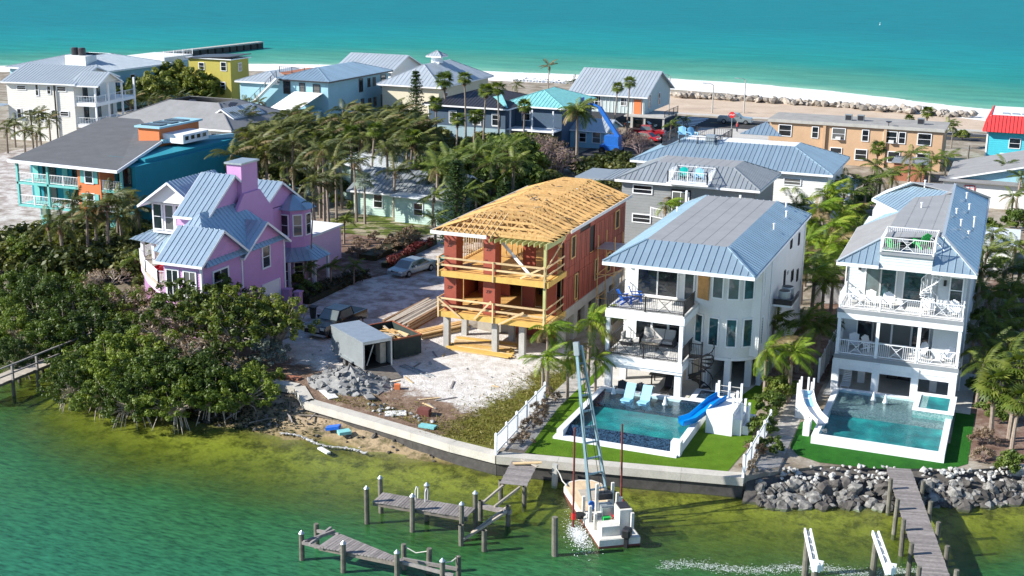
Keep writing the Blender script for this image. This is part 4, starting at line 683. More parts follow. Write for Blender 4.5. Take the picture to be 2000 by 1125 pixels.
# ================================================ PINK HOUSE
H=thing('pink_house','pink gabled house with blue-grey metal roofs, white trim and tall chimney','house',(-63,84,0))
PW='pink_wall'; PM='metal_pinkhouse'
wallbox(H,-60.4,-57,79,84.4,0,6.3,PW,.2); wallbox(H,-63.2,-57.02,84.6,90.9,0,5.7,PW,.2); wallbox(H,-62.8,-60.0,84.2,91.6,0,8.7,PW,.2); wallbox(H,-64.8,-62.8,87.2,91.6,0,8.4,PW,.2); wallbox(H,-65.4,-60.2,91.7,99,0,7.2,PW,.2)
def gab(y0,y1,z,rise,x0,x1,over=.45): gable(H,x0,x1,y0,y1,z,rise,PM,'X',True,.5,over,PW)
gab(79,84.4,6.3,1.9,-60.4,-57); gab(84.7,90.9,5.7,2.0,-62.5,-57)
for pl_ in ([(-56.6,79.3,5.7),(-56.6,91.1,5.7),(-60.0,88.4,8.9),(-60.0,83.4,8.9)],[(-62.4,80.3,6.3),(-63.4,91.1,5.8),(-60.0,88.4,8.9),(-60.0,83.4,8.9)],[(-56.6,79.3,5.7),(-60.0,83.4,8.9),(-62.4,80.3,6.3)]): roof(H,pl_,PM,False,.5)
gab(84.2,91.6,8.7,2.6,-62.4,-60.0); gab(91.8,99,7.3,2.2,-65.4,-60.2)
obj('chimney',MB().box(-60.9,-59.5,88.7,91.1,5,12.0).add([(-59.6,87.6,5.5),(-59.6,93.0,5.5),(-59.6,93.0,7.6),(-59.6,91.1,9.6),(-59.6,88.7,9.6),(-59.6,87.6,8.4),(-59.3,87.6,5.5),(-59.3,93.0,5.5),(-59.3,93.0,7.6),(-59.3,91.1,9.6),(-59.3,88.7,9.6),(-59.3,87.6,8.4)],[(6,7,8,9,10,11),(5,4,10,11),(2,3,9,8),(3,4,10,9),(0,5,11,6),(1,2,8,7)]),PW,H); B(H,'chimney_cap',-61.05,-59.35,88.55,91.25,12.0,12.15,'galv')
for y,z,w_,c in ((81.5,3.3,1.9,2),(88.0,3.8,1.0,1)): window(H,'R',y,-56.97,z,w_,1.7,c,2,trim=.14)
window(H,'R',88.6,-56.97,.1,2.6,2.2,1,1,gm='white_paint',name='garage_door')
for y in (79.05,84.5,90.85): B(H,'corner_board',-57.1,-56.94,y-.09,y+.09,0,5.8,'white_trim')
B(H,'corner_board',-60.1,-59.94,91.5,91.7,5,8.5,'white_trim')
for x in (-59.6,-58.0): window(H,'F',x,78.97,3.3,1.0,2.0,2,2,trim=.12)
B(H,'porch_body',-68.3,-64.82,88.2,93,5.6,8.5,'white_siding'); window(H,'F',-63.8,87.17,6.2,.9,1.8,1,2,trim=.12)
for x in (-67.7,-66.5,-65.4): window(H,'F',x,88.17,6.0,.8,2.1,1,2,trim=.12)
gable(H,-68.3,-62.9,87.3,93.2,8.5,1.9,PM,'Y',True,.45,.45,'white_siding')
roof(H,[(-70.2,87.4,5.0),(-64.8,86.6,5.0),(-64.8,89.2,5.8),(-68.6,89.2,5.8)],PM,True,.45); roof(H,[(-70.2,87.4,5.0),(-68.6,89.2,5.8),(-68.6,93.5,5.8),(-70.2,94,5.0)],PM,True,.45)
wallbox(H,-68.3,-63.3,89.3,93,0,5.6,'pink_light',.2,'porch_back_wall')
for x in (-67.2,-65.6,-64.1): window(H,'F',x,89.24,3.2,.9,2.0,2,2,trim=.1)
dk=[(-70.3,91.5),(-69.9,88.2),(-66.8,85.0),(-63.6,82.4),(-60.42,83.0),(-60.42,84.4),(-63.2,89),(-69,92)]
obj('deck',MB().prism(dk,2.7,3.0),'plank_tan',H); obj('deck_skirt',MB().prism([(x*.9985-.06,y+.06) for x,y in dk],2.0,2.72),'pink_light',H); B(H,'porch_base',-68.2,-63.3,86.5,92.9,0,2.2,PW); B(H,'porch_base',-64,-60.5,84,86.4,0,2.2,PW)
for p,q in zip(dk[:4],dk[1:5]): railing(H,p,q,3.0,'white_trim',1.,2.5,.12)
for x,y in ((-69.5,88.2),(-67.9,87.6),(-66.3,87.3),(-65,87.1),(-69.6,91)): B(H,'porch_column',x-.13,x+.13,y-.13,y+.13,3.0,4.95,'white_trim')
def oct_(cx,cy,r): return [(cx+r*math.cos(math.radians(22.5+45*i)),cy+r*math.sin(math.radians(22.5+45*i))) for i in range(8)]
bc=(-59.9,97.2); obj('bay_wall',MB().prism(oct_(*bc,1.6),0,7.0),PW,H)
o8=oct_(*bc,2.1)
for i in range(8): roof(H,[(*o8[i],6.95),(*o8[(i+1)%8],6.95),(bc[0],bc[1],8.1)],PM,False,3)
s8=oct_(*bc,3.3); i8=oct_(*bc,1.6)
for i in range(8): roof(H,[(*s8[i],2.6),(*s8[(i+1)%8],2.6),(*i8[(i+1)%8],3.5),(*i8[i],3.5)],PM,False,.5)
for i in (5,6,7,0):
    a=math.radians(45*i); rr=1.6*math.cos(math.radians(22.5))+.02; window(H,'F',0,0,4.6,.7,1.8,1,2,rz=a+math.pi/2,pos=(bc[0]+rr*math.cos(a),bc[1]+rr*math.sin(a),4.6),trim=.1); window(H,'F',0,0,.5,.75,1.6,1,2,rz=a+math.pi/2,pos=(bc[0]+rr*math.cos(a),bc[1]+rr*math.sin(a),.5),trim=.1)
for i in (5,6,7,0): x,y=oct_(*bc,3.0)[i]; B(H,'porch_column',x-.1,x+.1,y-.1,y+.1,0,2.6,'white_trim')
B(H,'wing_roof',-65,-60.3,101,107,3.2,3.4,'membrane_white'); wallbox(H,-64.8,-60.5,101,106.8,0,3.2,'pink_light')
t=thing('red_chair','dark red wooden chair on the pink house deck','chair',(-65.6,85.2,3.0)); B(t,'seat',-65.9,-65.3,84.9,85.5,3.35,3.42,'car_red'); obj('backrest',MB().slab([(-65.9,85.5,3.4),(-65.3,85.5,3.4),(-65.3,85.7,4.1),(-65.9,85.7,4.1)],.05),'car_red',t); obj('leg_frame',MB().box(-65.88,-65.82,84.9,85.5,3.0,3.6).box(-65.38,-65.32,84.9,85.5,3.0,3.6),'car_red',t)
for i,(x,y) in enumerate(((-56.4,90.3),(-55.2,90.0))):
    o=single('gate_post',MB().box(x-.25,x+.25,y-.25,y+.25,0,1.3).box(x-.32,x+.32,y-.32,y+.32,1.3,1.42),'mailbox_pink',('left','right')[i]+' short pink pillar at the pink house driveway','post',org=(x,y,0))
# ================================================ TEAL AND ORANGE INN
H=thing('seaside_inn','teal and orange two-storey inn on stilts with grey roof','building',(-98,104.4,0))
for x in (-95.5,-91,-86.5): B(H,'stilt',x-.35,x+.35,105.2,105.9,0,2.6,'mint_trim')
B(H,'stair_block',-94.5,-90,106.5,110,0,1.2,'orange_wall'); B(H,'ground_wall',-96,-85.5,110,126,0,2.5,'teal_wall')
wallbox(H,-98,-84.4,106.6,126,2.4,7.2,'teal_wall')
for z in (2.5,4.9): B(H,'gallery_floor',-98,-84.4,104.4,106.6,z-.18,z+.05,'mint_trim'); 
for x in (-97.9,-93.9,-89.7,-87.9,-84.5): B(H,'gallery_post',x-.12,x+.12,104.4,104.65,2.5,7.2,'mint_trim')
wallbox(H,-89.9,-87.0,104.35,106.6,2.4,7.2,'orange_wall',0,'stair_wall')
for z in (2.9,5.3):
    window(H,'F',-88.4,104.33,z+.3,.9,1.2,1,2,trim=.12)
    for s_ in (-1,1): B(H,'shutter',-88.4+s_*.85-.25,-88.4+s_*.85+.25,104.28,104.345,z+.25,z+1.55,'mint_trim')
    railing(H,(-97.85,104.5),(-89.95,104.5),z-.35,'white_trim',1.,2.,.2); railing(H,(-86.9,104.5),(-84.5,104.5),z-.35,'white_trim',1.,2.4,.2)
    for x in (-95.5,-91.6,-85.7): window(H,'F',x,106.57,z-.2,1.6,1.9,2,1,'dark_frame',trim=.05)
    for x in (-97.3,-93.4): B(H,'door_leaf',x-.35,x+.35,106.5,106.58,z-.3,z+1.7,'mint_trim')
roof(H,[(-98.5,103.9,7.3),(-84.0,103.4,7.3),(-88.2,116.3,8.3),(-100,128,8.6),(-105,128,8.6)],'shingle_grey',False,40,.25,name='main_roof')
obj('fascia',MB().bar((-98.5,103.85,7.2),(-84.0,103.35,7.2),.1,.3).bar((-84.0,103.35,7.2),(-88.2,116.3,8.2),.1,.3),'white_trim',H)
wallbox(H,-89.6,-84.9,109,126,2.4,7.6,'teal_wall',0,'side_wall'); obj('parapet',MB().bar((-88.4,116.6,8.2),(-85.4,126,7.9),.4,.4),'lightblue_wall',H)
B(H,'roof_house',-91.5,-88.7,116.6,124,7.6,9.6,'orange_wall'); B(H,'roof_house_top',-91.8,-88.4,116.3,124.4,9.6,9.8,'lightblue_wall'); obj('clerestory',MB().box(-88.7,-86,117.2,122,8,9.0),'white_trim',H)
for k in range(3): B(H,'skylight',-91.4,-88.9,117+k*2.1,118.4+k*2.1,9.8,9.9,'solar')
for k in range(4): window(H,'R',117.8+k*1.1,-85.97,8.35,.7,.45,1,1,trim=.03)
window(H,'R',121,-84.87,3.0,1.1,2.4,1,2,'dark_frame'); window(H,'R',113,-84.87,5.0,.9,1.1,1,2)
# ================================================ FURTHER HOUSES
def house(name,label,x0,x1,y0,y1,z1,wall,kind,rise,rm,wins=(),axis='X',z0=0,over=.5,siding=0,split=False,pitch=.55,fm='white_trim',rz=0,base=None,deck=None,run=None,fascia='white_trim'):
    H=thing(name,label,'house',(x0,y0,0)); wallbox(H,x0,x1,y0,y1,z0,z1,wall,siding)
    if base: wallbox(H,x0+.02,x1-.02,y0+.02,y1-.02,0,z0,base,0,'base_wall')
    if kind=='hip': hip(H,x0-over,x1+over,y0-over,y1+over,z1+.05,rise,rm,split,pitch,run,deck,fascia)
    elif kind=='gable': gable(H,x0,x1,y0,y1,z1,rise,rm,axis,split,pitch,over,wall,fascia)
    elif kind=='flat': B(H,'roof',x0-over,x1+over,y0-over,y1+over,z1,z1+.15,rm)
    for w_ in wins:
        f,a,z,ww,hh=w_[:5]; pl={'F':y0-.03,'R':x1+.03}[f]; window(H,f,a,pl,z,ww,hh,w_[5] if len(w_)>5 else 1,2,fm,trim=.1)
    H.rotation_euler=(0,0,rz); return H
# grey house behind the white house
H=house('grey_house','dark grey lap-sided house with white balcony box on its roof',-37.4,-23.8,124,134,6.9,'grey_siding','hip',1.5,'metal_grey',[('F',-35.2,5.6,1.9,.75),('F',-35.2,2.6,1.8,.75)],siding=.28,split=True,pitch=.5,run=3.4,deck='membrane',over=.6)
B(H,'doorway',-32.2,-30.2,123.9,124.02,3.4,6.3,'black_metal'); window(H,'F',-31.2,123.9,3.5,1.6,2.5,2,1); B(H,'roof_box_floor',-32.4,-28.2,122.6,126.5,7.0,7.2,'white_trim')
for p,q in (((-32.3,122.7),(-28.3,122.7)),((-28.3,122.7),(-28.3,126.3)),((-32.3,122.7),(-32.3,126.3)),((-32.3,126.3),(-28.3,126.3))): railing(H,p,q,7.2,'white_trim',1.1,2.,.2)
B(H,'balcony',-30,-24.5,120.8,124,3.5,3.7,'deck_white'); railing(H,(-29.9,120.9),(-24.6,120.9),3.7,'black_metal',1.,2.5,.15); railing(H,(-34,123),(-30,121),3.4,'white_trim',1.,2.2,.2)
for x in (-29.9,-24.6): B(H,'post',x-.1,x+.1,120.9,121.1,0,6.8,'white_trim')
B(H,'side_porch_roof',-43.2,-37.9,126,132,6.2,6.35,'metal_grey'); roof(H,[(-43.4,125.6,5.9),(-36,125.6,6.9),(-36,132.5,6.95),(-43.4,132.5,5.95)],'metal_grey',True,.5,sdir=(1,0,.13)); B(H,'post',-43,-42.8,126,126.2,0,5.9,'white_trim'); railing(H,(-42.8,126.1),(-38,126.1),3.0,'white_trim',1.,2,.2)
for i,(x,y,m_,z) in enumerate(((-31.2,124.6,'teal_plastic',7.2),(-29.6,124.6,'pale_blue_plastic',7.2))): chair(m_,(x,y,z),.2,('teal','sky blue')[i]+' chair in the white balcony box on the grey house roof',1.2)
chair('teal_plastic',(-28.6,122,3.72),.3,'green chair on the rear balcony of the dark grey house, taller one',1.2); chair('teal_plastic',(-29.5,121.7,3.72),.9,'green chair on the rear balcony of the dark grey house, lower one',.9)
# white lap-sided house behind it, with sundeck
H=house('white_sided_house','long white lap-sided house with blue metal roof and dark rooftop sundeck',-40,-18.8,138,150,6.6,'white_siding','hip',2.0,'metal_blue',[('F',-22.5,5.2,1.7,.6),('R',141,4,1,1.3)],siding=.28,split=True,pitch=.5,run=5,deck='membrane_white',over=.6)
B(H,'roof_deck',-38.2,-31.9,141.6,149.8,7.85,8.05,'dark_frame')
for p,q in (((-38.2,141.6),(-31.9,141.6)),((-31.9,141.6),(-31.9,149.8)),((-38.2,141.6),(-38.2,149.8)),((-38.2,149.8),(-31.9,149.8))): railing(H,p,q,8.05,'dark_frame',1.,2.,.25)
B(H,'deck_unit',-33.2,-32.2,142,143,8.05,9.3,'galv'); obj('brace',MB().bar((-31.6,143,9.0),(-30.8,141.6,7.6),.15),'galv',H)
for y in (143,): 
    for x in (-31,-29.5,-27,-25.2,-23.8): vent(H,x,y-1,7.9,.2)
B(H,'rear_stair',-18.6,-17,139,146,2.5,2.7,'dark_frame'); railing(H,(-17,139),(-17,146),2.7,'white_trim',1,2,.2); obj('lean_roof',MB().slab([(-18.2,138.5,5),(-16.4,138.5,4.4),(-16.4,148,4.4),(-18.2,148,5)],.08),'metal_white',H); roof(H,[(-31,150,8.6),(-26,150,8.6),(-28.5,153,9.8)],'metal_blue',False,.5)
for i,x in enumerate((-37.2,-35.9)): chair('pale_blue_plastic',(x,147.0,8.06),.3+i*.5,('left','right')[i]+' pale blue chair on the dark rooftop sundeck',1.3)
# tan motel
H=house('tan_motel','long tan two-storey motel with flat grey roof near the beach',-34.2,-10.2,186,194.5,5.7,'tan_wall','flat',0,'gravel_roof',[('F',x,3.6,1.7 if i%2==0 else .8,1.5,1) for i,x in enumerate((-31.9,-27.6,-24.3,-20.6,-17.2,-15.6,-12.6))]+[('F',x,.9,1.5,1.4) for x in (-21,-16.5,-24.5,-12.6)],over=.35)
for x in (-26.3,-17.9): B(H,'pilaster',x-.2,x+.2,185.7,186,0,5.9,'tan_wall')
for x in (-24.3,-17): B(H,'window_unit',x-.35,x+.35,185.5,185.95,3.55,3.95,'debris_white')
B(H,'parapet',-34.4,-10,185.62,185.72,5.5,5.95,'concrete')
for i,(x,y) in enumerate(((-23.6,190),(-21.9,190.2),(-13.6,190.5))):
    t=thing('rooftop_unit',('first','second','third')[i]+' box-shaped cooling unit from the left on the tan motel roof','air conditioner',(x,y,5.86)); B(t,'casing',x-.5,x+.5,y-.4,y+.4,5.86,6.7,'trailer_grey'); B(t,'grille',x-.4,x+.4,y-.43,y-.4,5.95,6.6,'dark_frame')
t=thing('satellite_dish','small dark satellite dish on the tan motel roof edge','dish',(-17.6,186.4,5.86)); obj('mast',MB().tube((-17.6,186.4,5.86),(-17.6,186.4,6.4),.05),'dark_frame',t); obj('bowl',MB().lathe([(.05,.0),(.35,.1),(.45,.22)],12,(-17.6,186.3,6.3)),'dark_frame',t)
# red-roofed cyan building
H=thing('beach_shop','bright cyan building with red tiled mansard roof at right edge','building',(-5,192,0)); wallbox(H,-4.6,12,193,206,0,5.6,'cyan_wall',.3)
roof(H,[(-5.3,192,5.2),(12,192,5.2),(12,193.8,7.4),(-4.4,193.8,7.4)],'red_roof',True,.5,rib=.09); roof(H,[(-5.3,192,5.2),(-4.4,193.8,7.4),(-4.4,206,7.4),(-5.3,206.5,5.2)],'red_roof',True,.5,rib=.09); B(H,'roof_top',-4.5,12,193.8,206,7.1,7.3,'membrane_white'); 
window(H,'F',-.9,192.97,3.0,1.4,1.3,1,2); window(H,'F',-2,192.97,.5,1.2,1.6,1,2); B(H,'white_edge',-4.72,-4.5,192.9,193.05,0,5.3,'white_trim'); obj('flue',MB().tube((1,198,7.3),(1,198,10),.3),'galv',H)
for k in range(3): B(H,'roof_hatch',-3+k*1.3,-2+k*1.3,196,197.3,7.3,7.4,'galv')
H=house('white_cottage','white single-storey cottage with light shingle gable roof at right edge',-7.4,9,163,176,3.2,'lightblue_wall','gable',2.0,'shingle_light',[('F',1.6,.9,1.2,1.4)],'Y',over=.6); wallbox(H,-8.3,9,161.5,163.1,0,2.9,'white_siding',0,'front_wing'); B(H,'porch_roof',-8.8,9.3,160.9,163.6,2.95,3.1,'shingle_light'); window(H,'F',-5.2,161.47,1.3,1.0,1.2,2,4,'sign_red',gm='white_paint')
H=house('garden_shed','small grey metal-roofed shed behind the right house',-2.2,.6,128,136,2.6,'white_siding','flat',0,'metal_white',over=.3)
H=house('slatted_shed','low shed with dark slatted broken roof behind the right house',-13,-8,128,134,1.6,'white_siding','gable',1.6,('metal_dark','metal_white'),(),'Y',over=.5,split=True,pitch=.6); 
H=house('brick_outbuilding','low red brick outbuilding with pale flat roof behind the tan motel',-15.5,-11.5,176,181,2.4,'brick_red','flat',0,'galv',over=.3)
# mint cottage and white metal-roofed cottage in the palms
H=house('mint_cottage','small mint-green cottage with grey metal roof among palms',-69.6,-57.6,126,135,3.0,'mint_wall','gable',1.7,('metal_grey','metal_grey'),[('F',-66.5,1,1,1.4),('F',-62.5,1,1,1.4),('R',129,1,1,1.4)],'X',over=.6,siding=.25); wallbox(H,-63.4,-57.5,124,126.1,0,2.8,'mint_wall',.25,'front_wing'); B(H,'wing_roof',-63.8,-57.1,123.5,126.4,2.85,2.98,'metal_white'); window(H,'F',-60.5,123.97,1,1,1.3,1,2)
H=house('metal_roof_cottage','low cottage with bright white metal roof under tall palms',-80,-70,133,147,3.4,'mint_wall','gable',1.3,('metal_white','metal_white'),[],'Y',over=.7,split=True,pitch=.6)
t=thing('swimming_pool','small turquoise backyard pool glimpsed between palms','pool',(-85,134,0)); obj('coping',MB().prism([(-88,131),(-82.5,131),(-82.5,138),(-88,138)],.02,.15),'white_paint',t); B(t,'water',-87.5,-83,131.5,137.5,.151,.16,'pool_floor')
# grey-roofed house left
H=house('grey_roof_house','low white house with broad grey hip roof and solar panels',-115,-96.8,142,157,5.8,'cream_white','hip',2.6,'shingle_light',[('F',-101.8,3.6,.9,1.5),('F',-98.8,3.4,1.6,1.7,2)],over=.9,run=6)
for x,y,z in ((-108.5,148.5,8.45),(-107.2,149.5,8.5),(-102,148.5,8.45),(-100.5,149.5,8.5)): obj('solar_panel',MB().slab([(x-.6,y-3.4,z-1.35),(x+.6,y-3.4,z-1.35),(x+.6,y-.6,z-.1),(x-.6,y-.6,z-.1)],.05),'solar',H)
gable(H,-101.5,-98.2,145,152,7.0,1.0,('metal_roof','metal_roof'),'Y',False,.5,.3,'cream_white')
# far left white three-storey
H=house('white_villa','cream-white three-storey house with metal roof and side galleries at far left',-143,-131.8,152,164,9.0,'cream_white','gable',1.9,'metal_roof',[('F',-140.5,7.7,1.4,.5),('F',-137.9,6.9,.4,1.6),('F',-135.9,7.2,.5,1.1),('F',-133.8,7.7,1.4,.6)]+[('F',x,3.2+d_,.6,1.3) for x,d_ in ((-141.2,.2),(-139.2,.2),(-137.3,-.1),(-135.4,.2))]+[('F',-133.6,4.0,1.3,.6)],'X',over=.6,siding=.3,rz=math.radians(9))
for z in (2.8,6.0):
    B(H,'gallery',-131.8,-128.4,152.1,164,z-.5,z,'white_paint'); railing(H,(-128.5,152.2),(-128.5,164),z,'white_trim',1.,3.,.4); railing(H,(-131.7,152.2),(-128.5,152.2),z,'white_trim',1.,3.,.4)
for y in (152.3,156,160,163.8): B(H,'gallery_post',-128.6,-128.35,y-.13,y+.13,2.8,8.8,'white_trim')
for y,z in ((155,6.4),(158.5,6.4),(155,3.1),(158.5,3.1),(162,3.1)): window(H,'R',y,-131.76,z,1.2,2.0,1,1,'dark_frame',trim=.05)
gable(H,-131.8,-128.0,152,158.5,8.9,1.5,'metal_roof','X',False,.5,.5,'cream_white'); obj('downpipe',MB().tube((-134.9,151.8,0),(-134.9,151.8,8.9),.12),'dark_frame',H)
B(H,'carport_roof',-146,-143,150.5,153,5.2,5.3,'galv'); 
# beach condo behind
H=house('beach_condo','white beachfront block with blue roof slope and rooftop terrace',-172,-152,184,204,7.0,'lightblue_wall','hip',2.0,'metal_roof',[('R',188,4,1,1.6),('R',193,4,1.2,1.8),('F',-158,5,1,1.1),('F',-156,5,1,1.3),('F',-154,5,1,1.1)],over=.6,run=8)
B(H,'terrace',-162,-153,204,213,7,8.0,'white_siding'); railing(H,(-153,204),(-153,213),8.0,'white_trim',1.1,3,.5); wallbox(H,-162,-152.4,203.9,213,0,7,'lightblue_wall',0,'rear_wall'); 
for y in (206,209,211.5): window(H,'R',y,-152.36,4.2,1.,1.9,1,2,'dark_frame')
B(H,'roof_plant',-161,-156.5,186,189,7.6,9.4,'white_siding')
for i in range(2): x=-160+i*1.6; obj('tank',MB().lathe([(.6,0),(.65,.1),(.65,1.2),(.5,1.35)],12,(x,187.5,9.4)),'metal_dark',H)
# yellow house
H=house('yellow_house','narrow mustard-yellow house with mono-pitch roof near the beach',-147.5,-138.2,204,210,8.2,'yellow_wall','flat',0,'white_paint',[('F',-144.6,6.2,1.1,1.2),('F',-139.7,6.2,1.1,1.5),('F',-144,2.6,1.2,1.9),('F',-140,2.8,.9,1.2),('F',-142,3,.7,.8),('R',207,6,1,1.4)],over=.4); obj('roof_wedge',MB().slab([(-148,203.5,8.3),(-137.8,203.5,8.9),(-137.8,210.5,9.0),(-148,210.5,8.4)],.15),'metal_dark',H); obj('awning',MB().slab([(-145.8,202.4,5.0),(-142.6,202.4,5.0),(-142.6,204,5.6),(-145.8,204,5.6)],.1),'yellow_wall',H)
# light blue house
H=house('light_blue_house','light blue stucco house with hipped metal roof and outside stair',-119,-109.5,190,212,7.0,'lightblue_wall','hip',1.7,'metal_blue',[('F',-117.5,4.6,1.2,2.0),('F',-114.5,5,.9,1.4),('F',-111.7,4.4,1.2,1.9),('R',201.5,4.2,1.2,2.2),('R',204.5,4.8,.8,1.4),('R',206.5,4.8,.8,1.4),('R',210,4.2,1.6,2.2),('R',202,1,1,1.8),('R',204.7,1.2,.8,1.4),('R',206.7,1.2,.8,1.4),('R',210,.8,1.6,2.0)],over=.7,fm='dark_frame',split=True,pitch=.7,fascia='dark_frame')
wallbox(H,-127,-119,190,205,0,6.2,'lightblue_wall',0,'west_wing'); hip(H,-127.6,-118.9,189.4,205.6,6.3,1.5,'metal_roof',False,.7); B(H,'terrace',-122,-117,195,205,7.2,7.5,'brick_red'); railing(H,(-122,195),(-117,195),7.5,'dark_frame',1.,2.5,.4)
obj('stair_flight',MB().bar((-124,188.8,2.4),(-118.5,188.8,7.3),1.2,.25),'white_paint',H); railing(H,(-124,188.3),(-118.5,188.3),2.5,'dark_frame',1.,1.5,.5,z1=7.4); 
obj('lean_roof',MB().slab([(-118,183.5,2.2),(-110.5,182,3.2),(-110.5,189.9,5.0),(-116,189.9,5.0)],.12),'membrane_white',H); wallbox(H,-117,-110.6,183.5,189.9,0,2.2,'lightblue_wall',0,'annex_wall')
# white gable house, cream house with cupola
H=house('white_gable_house','white house with pale metal gable roof beside the beach',-124,-112.5,219,232,6.3,'white_siding','gable',2.4,('metal_roof','metal_roof'),[('R',223,3.6,.9,1.6),('R',228,3.8,.9,1.8)],'X',over=.6,split=True,pitch=.8); B(H,'terrace',-135,-124,214,224,3.5,3.8,'membrane_white'); B(H,'terrace_wall',-126,-124,214,216,3.8,6.2,'white_paint')
H=house('cream_house','cream house with light grey metal hip roof and white cupola',-106,-95,203,225,5.6,'cream_wall','hip',3.2,'metal_roof',[('R',206,3,1,1.3)],over=.8,split=True,pitch=.8); B(H,'cupola',-101.3,-99.7,213.2,214.8,8.6,10.0,'white_trim'); hip(H,-102,-99,212.5,215.5,10.0,.9,'metal_roof')
# dark roofed house with storm-torn roof
H=house('storm_damaged_house','blue-grey house with dark metal roof and teal tarp patches',-84,-71.5,176,190,6.3,'bluegrey_wall','hip',2.0,'metal_dark',[('F',-80,3.6,1,1.6),('F',-76,3.6,1.2,1.8,2),('F',-73,3.6,1,1.6),('F',-75.6,.8,1.2,1.6)],over=.8,split=True,pitch=.55,fascia='white_trim'); 
wallbox(H,-84.02,-71.48,175.97,190,3.2,6.2,'navy_wall',0,'upper_wall'); 
for x in (-80,-76,-73): window(H,'F',x,175.94,3.7,1.1,1.7,1,2)
wallbox(H,-71.5,-64,180,194,0,6.2,'navy_wall',0,'east_wing'); hip(H,-74,-63.4,179.4,194.6,6.4,1.9,dict(F='tarp_teal',R='tarp_teal',B='metal_dark',L='metal_dark'),True,.6); window(H,'F',-69.7,179.94,4.2,1.2,1.9,1,2)
B(H,'balcony',-71.5,-64,176.5,180,3.0,3.2,'white_trim')
for x in (-71,-67.5,-64.2): B(H,'balcony_post',x-.1,x+.1,176.6,176.8,0,6.2,'white_trim')
for k,(p) in enumerate([[(-71.5,175.6,6.6),(-70.7,175.2,6.4),(-73.5,179.5,7.9),(-74.5,178.5,7.6)]]): obj('tarp_patch',MB().slab(p,.04),'tarp_teal',H)

# board and batten house with orange door
H=house('batten_house','pale grey board-and-batten house on stilts with orange door',-71.5,-58.8,206,222,5.9,'bb_wall','gable',3.3,('metal_roof','metal_roof'),[('F',-67.3,3.4,1.6,2.0),('F',-62.4,4,.9,1.2),('R',209,3.4,1,2.2),('R',215,3.4,1,2.0)],'X',z0=2.7,over=.7,split=True,pitch=.6); B(H,'orange_door',-60.6,-59.3,205.9,206,2.75,5.1,'orange_wall')
for k in range(20): B(H,'batten',-71.4+k*.65,-71.33+k*.65,205.93,206,2.7,5.9,'white_trim')
for x in (-71,-66,-61,-59): B(H,'stilt',x-.2,x+.2,206.4,206.8,0,2.7,'concrete')
B(H,'porch_deck',-61.5,-54.5,203.5,212,2.5,2.7,'concrete'); railing(H,(-54.6,203.6),(-54.6,212),2.7,'dark_frame',1.,3,.4); 
for x,y in ((-54.8,203.8),(-54.8,211.8),(-58,203.8)): B(H,'stilt',x-.15,x+.15,y-.15,y+.15,0,2.5,'concrete')
H=house('low_blue_house','low pale blue house beside the blue boom lift',-66,-58.5,184,191,2.9,'lightblue_wall','gable',1.2,('metal_roof','metal_roof'),[('F',-62,.9,1,1.3),('F',-59.8,.9,1.2,1.5)],'X',over=.5)
# garden walls and fences
def fence(label,p0,p1,z,h,m,name='fence',step=.16,posts=2.,picket=.05,top=True):
    t=thing(name,label,'fence',(*p0,z)); L=math.dist(p0,p1); d=Vector(((p1[0]-p0[0])/L,(p1[1]-p0[1])/L,0)); o=Vector((*p0,z)); k=int(L/step)
    for i in range(k+1): q=o+d*(i*L/k); obj('picket',MB().box(q.x-picket/2,q.x+picket/2,q.y-picket/2,q.y+picket/2,z+.1,z+h-.05),m,t)
    n_=max(1,round(L/posts))
    for i in range(n_+1): q=o+d*(i*L/n_); obj('post',MB().box(q.x-.07,q.x+.07,q.y-.07,q.y+.07,z-.4,z+h+.08).add([(q.x-.08,q.y-.08,z+h+.08),(q.x+.08,q.y-.08,z+h+.08),(q.x+.08,q.y+.08,z+h+.08),(q.x-.08,q.y+.08,z+h+.08),(q.x,q.y,z+h+.18)],[(0,1,4),(1,2,4),(2,3,4),(3,0,4)]),m,t)
    for hh in (.1,h-.08): obj('rail',MB().bar(o+Vector((0,0,hh)),o+d*L+Vector((0,0,hh)),.05,.1),m,t)
    return t
fence('white picket fence running back from the seawall beside the build yard',(-27.45,66.7),(-28.0,76.6),.1,1.25,'white_trim')
fence('white picket fence between the two pool lawns',(-12.95,69.4),(-12.95,77.5),.1,1.25,'white_trim')
def panel_fence(label,p0,p1,h,m,step=2.4):
    t=thing('panel_fence',label,'fence',(*p0,0)); L=math.dist(p0,p1); d=Vector(((p1[0]-p0[0])/L,(p1[1]-p0[1])/L,0)); o=Vector((*p0,0)); k=max(1,round(L/step))
    for i in range(k): a=o+d*(i*L/k+.07)+Vector((0,0,h/2)); b_=o+d*((i+1)*L/k-.07)+Vector((0,0,h/2)); obj('panel',MB().bar(a,b_,.05,h-.1),m,t)
    for i in range(k+1): q=o+d*(i*L/k); obj('post',MB().box(q.x-.07,q.x+.07,q.y-.07,q.y+.07,0,h+.05),m,t)
panel_fence('white panel fence crossing the gap between the white and right houses',(-15.2,109.5),(-11.2,111),1.9,'white_paint'); panel_fence('white panel fence along the garden left of the right house',(-11.6,88.5),(-11.6,109),1.8,'white_paint'); panel_fence('white panel fence on the left side of the white house',(-27.6,90),(-27.6,104),1.8,'plank_tan'); panel_fence('white garden wall below the palms beside the blue-grey house',(-84,156),(-66,160),1.9,'white_paint'); panel_fence('white panel fence behind the mint cottage',(-78,149),(-66,151),1.8,'white_paint')
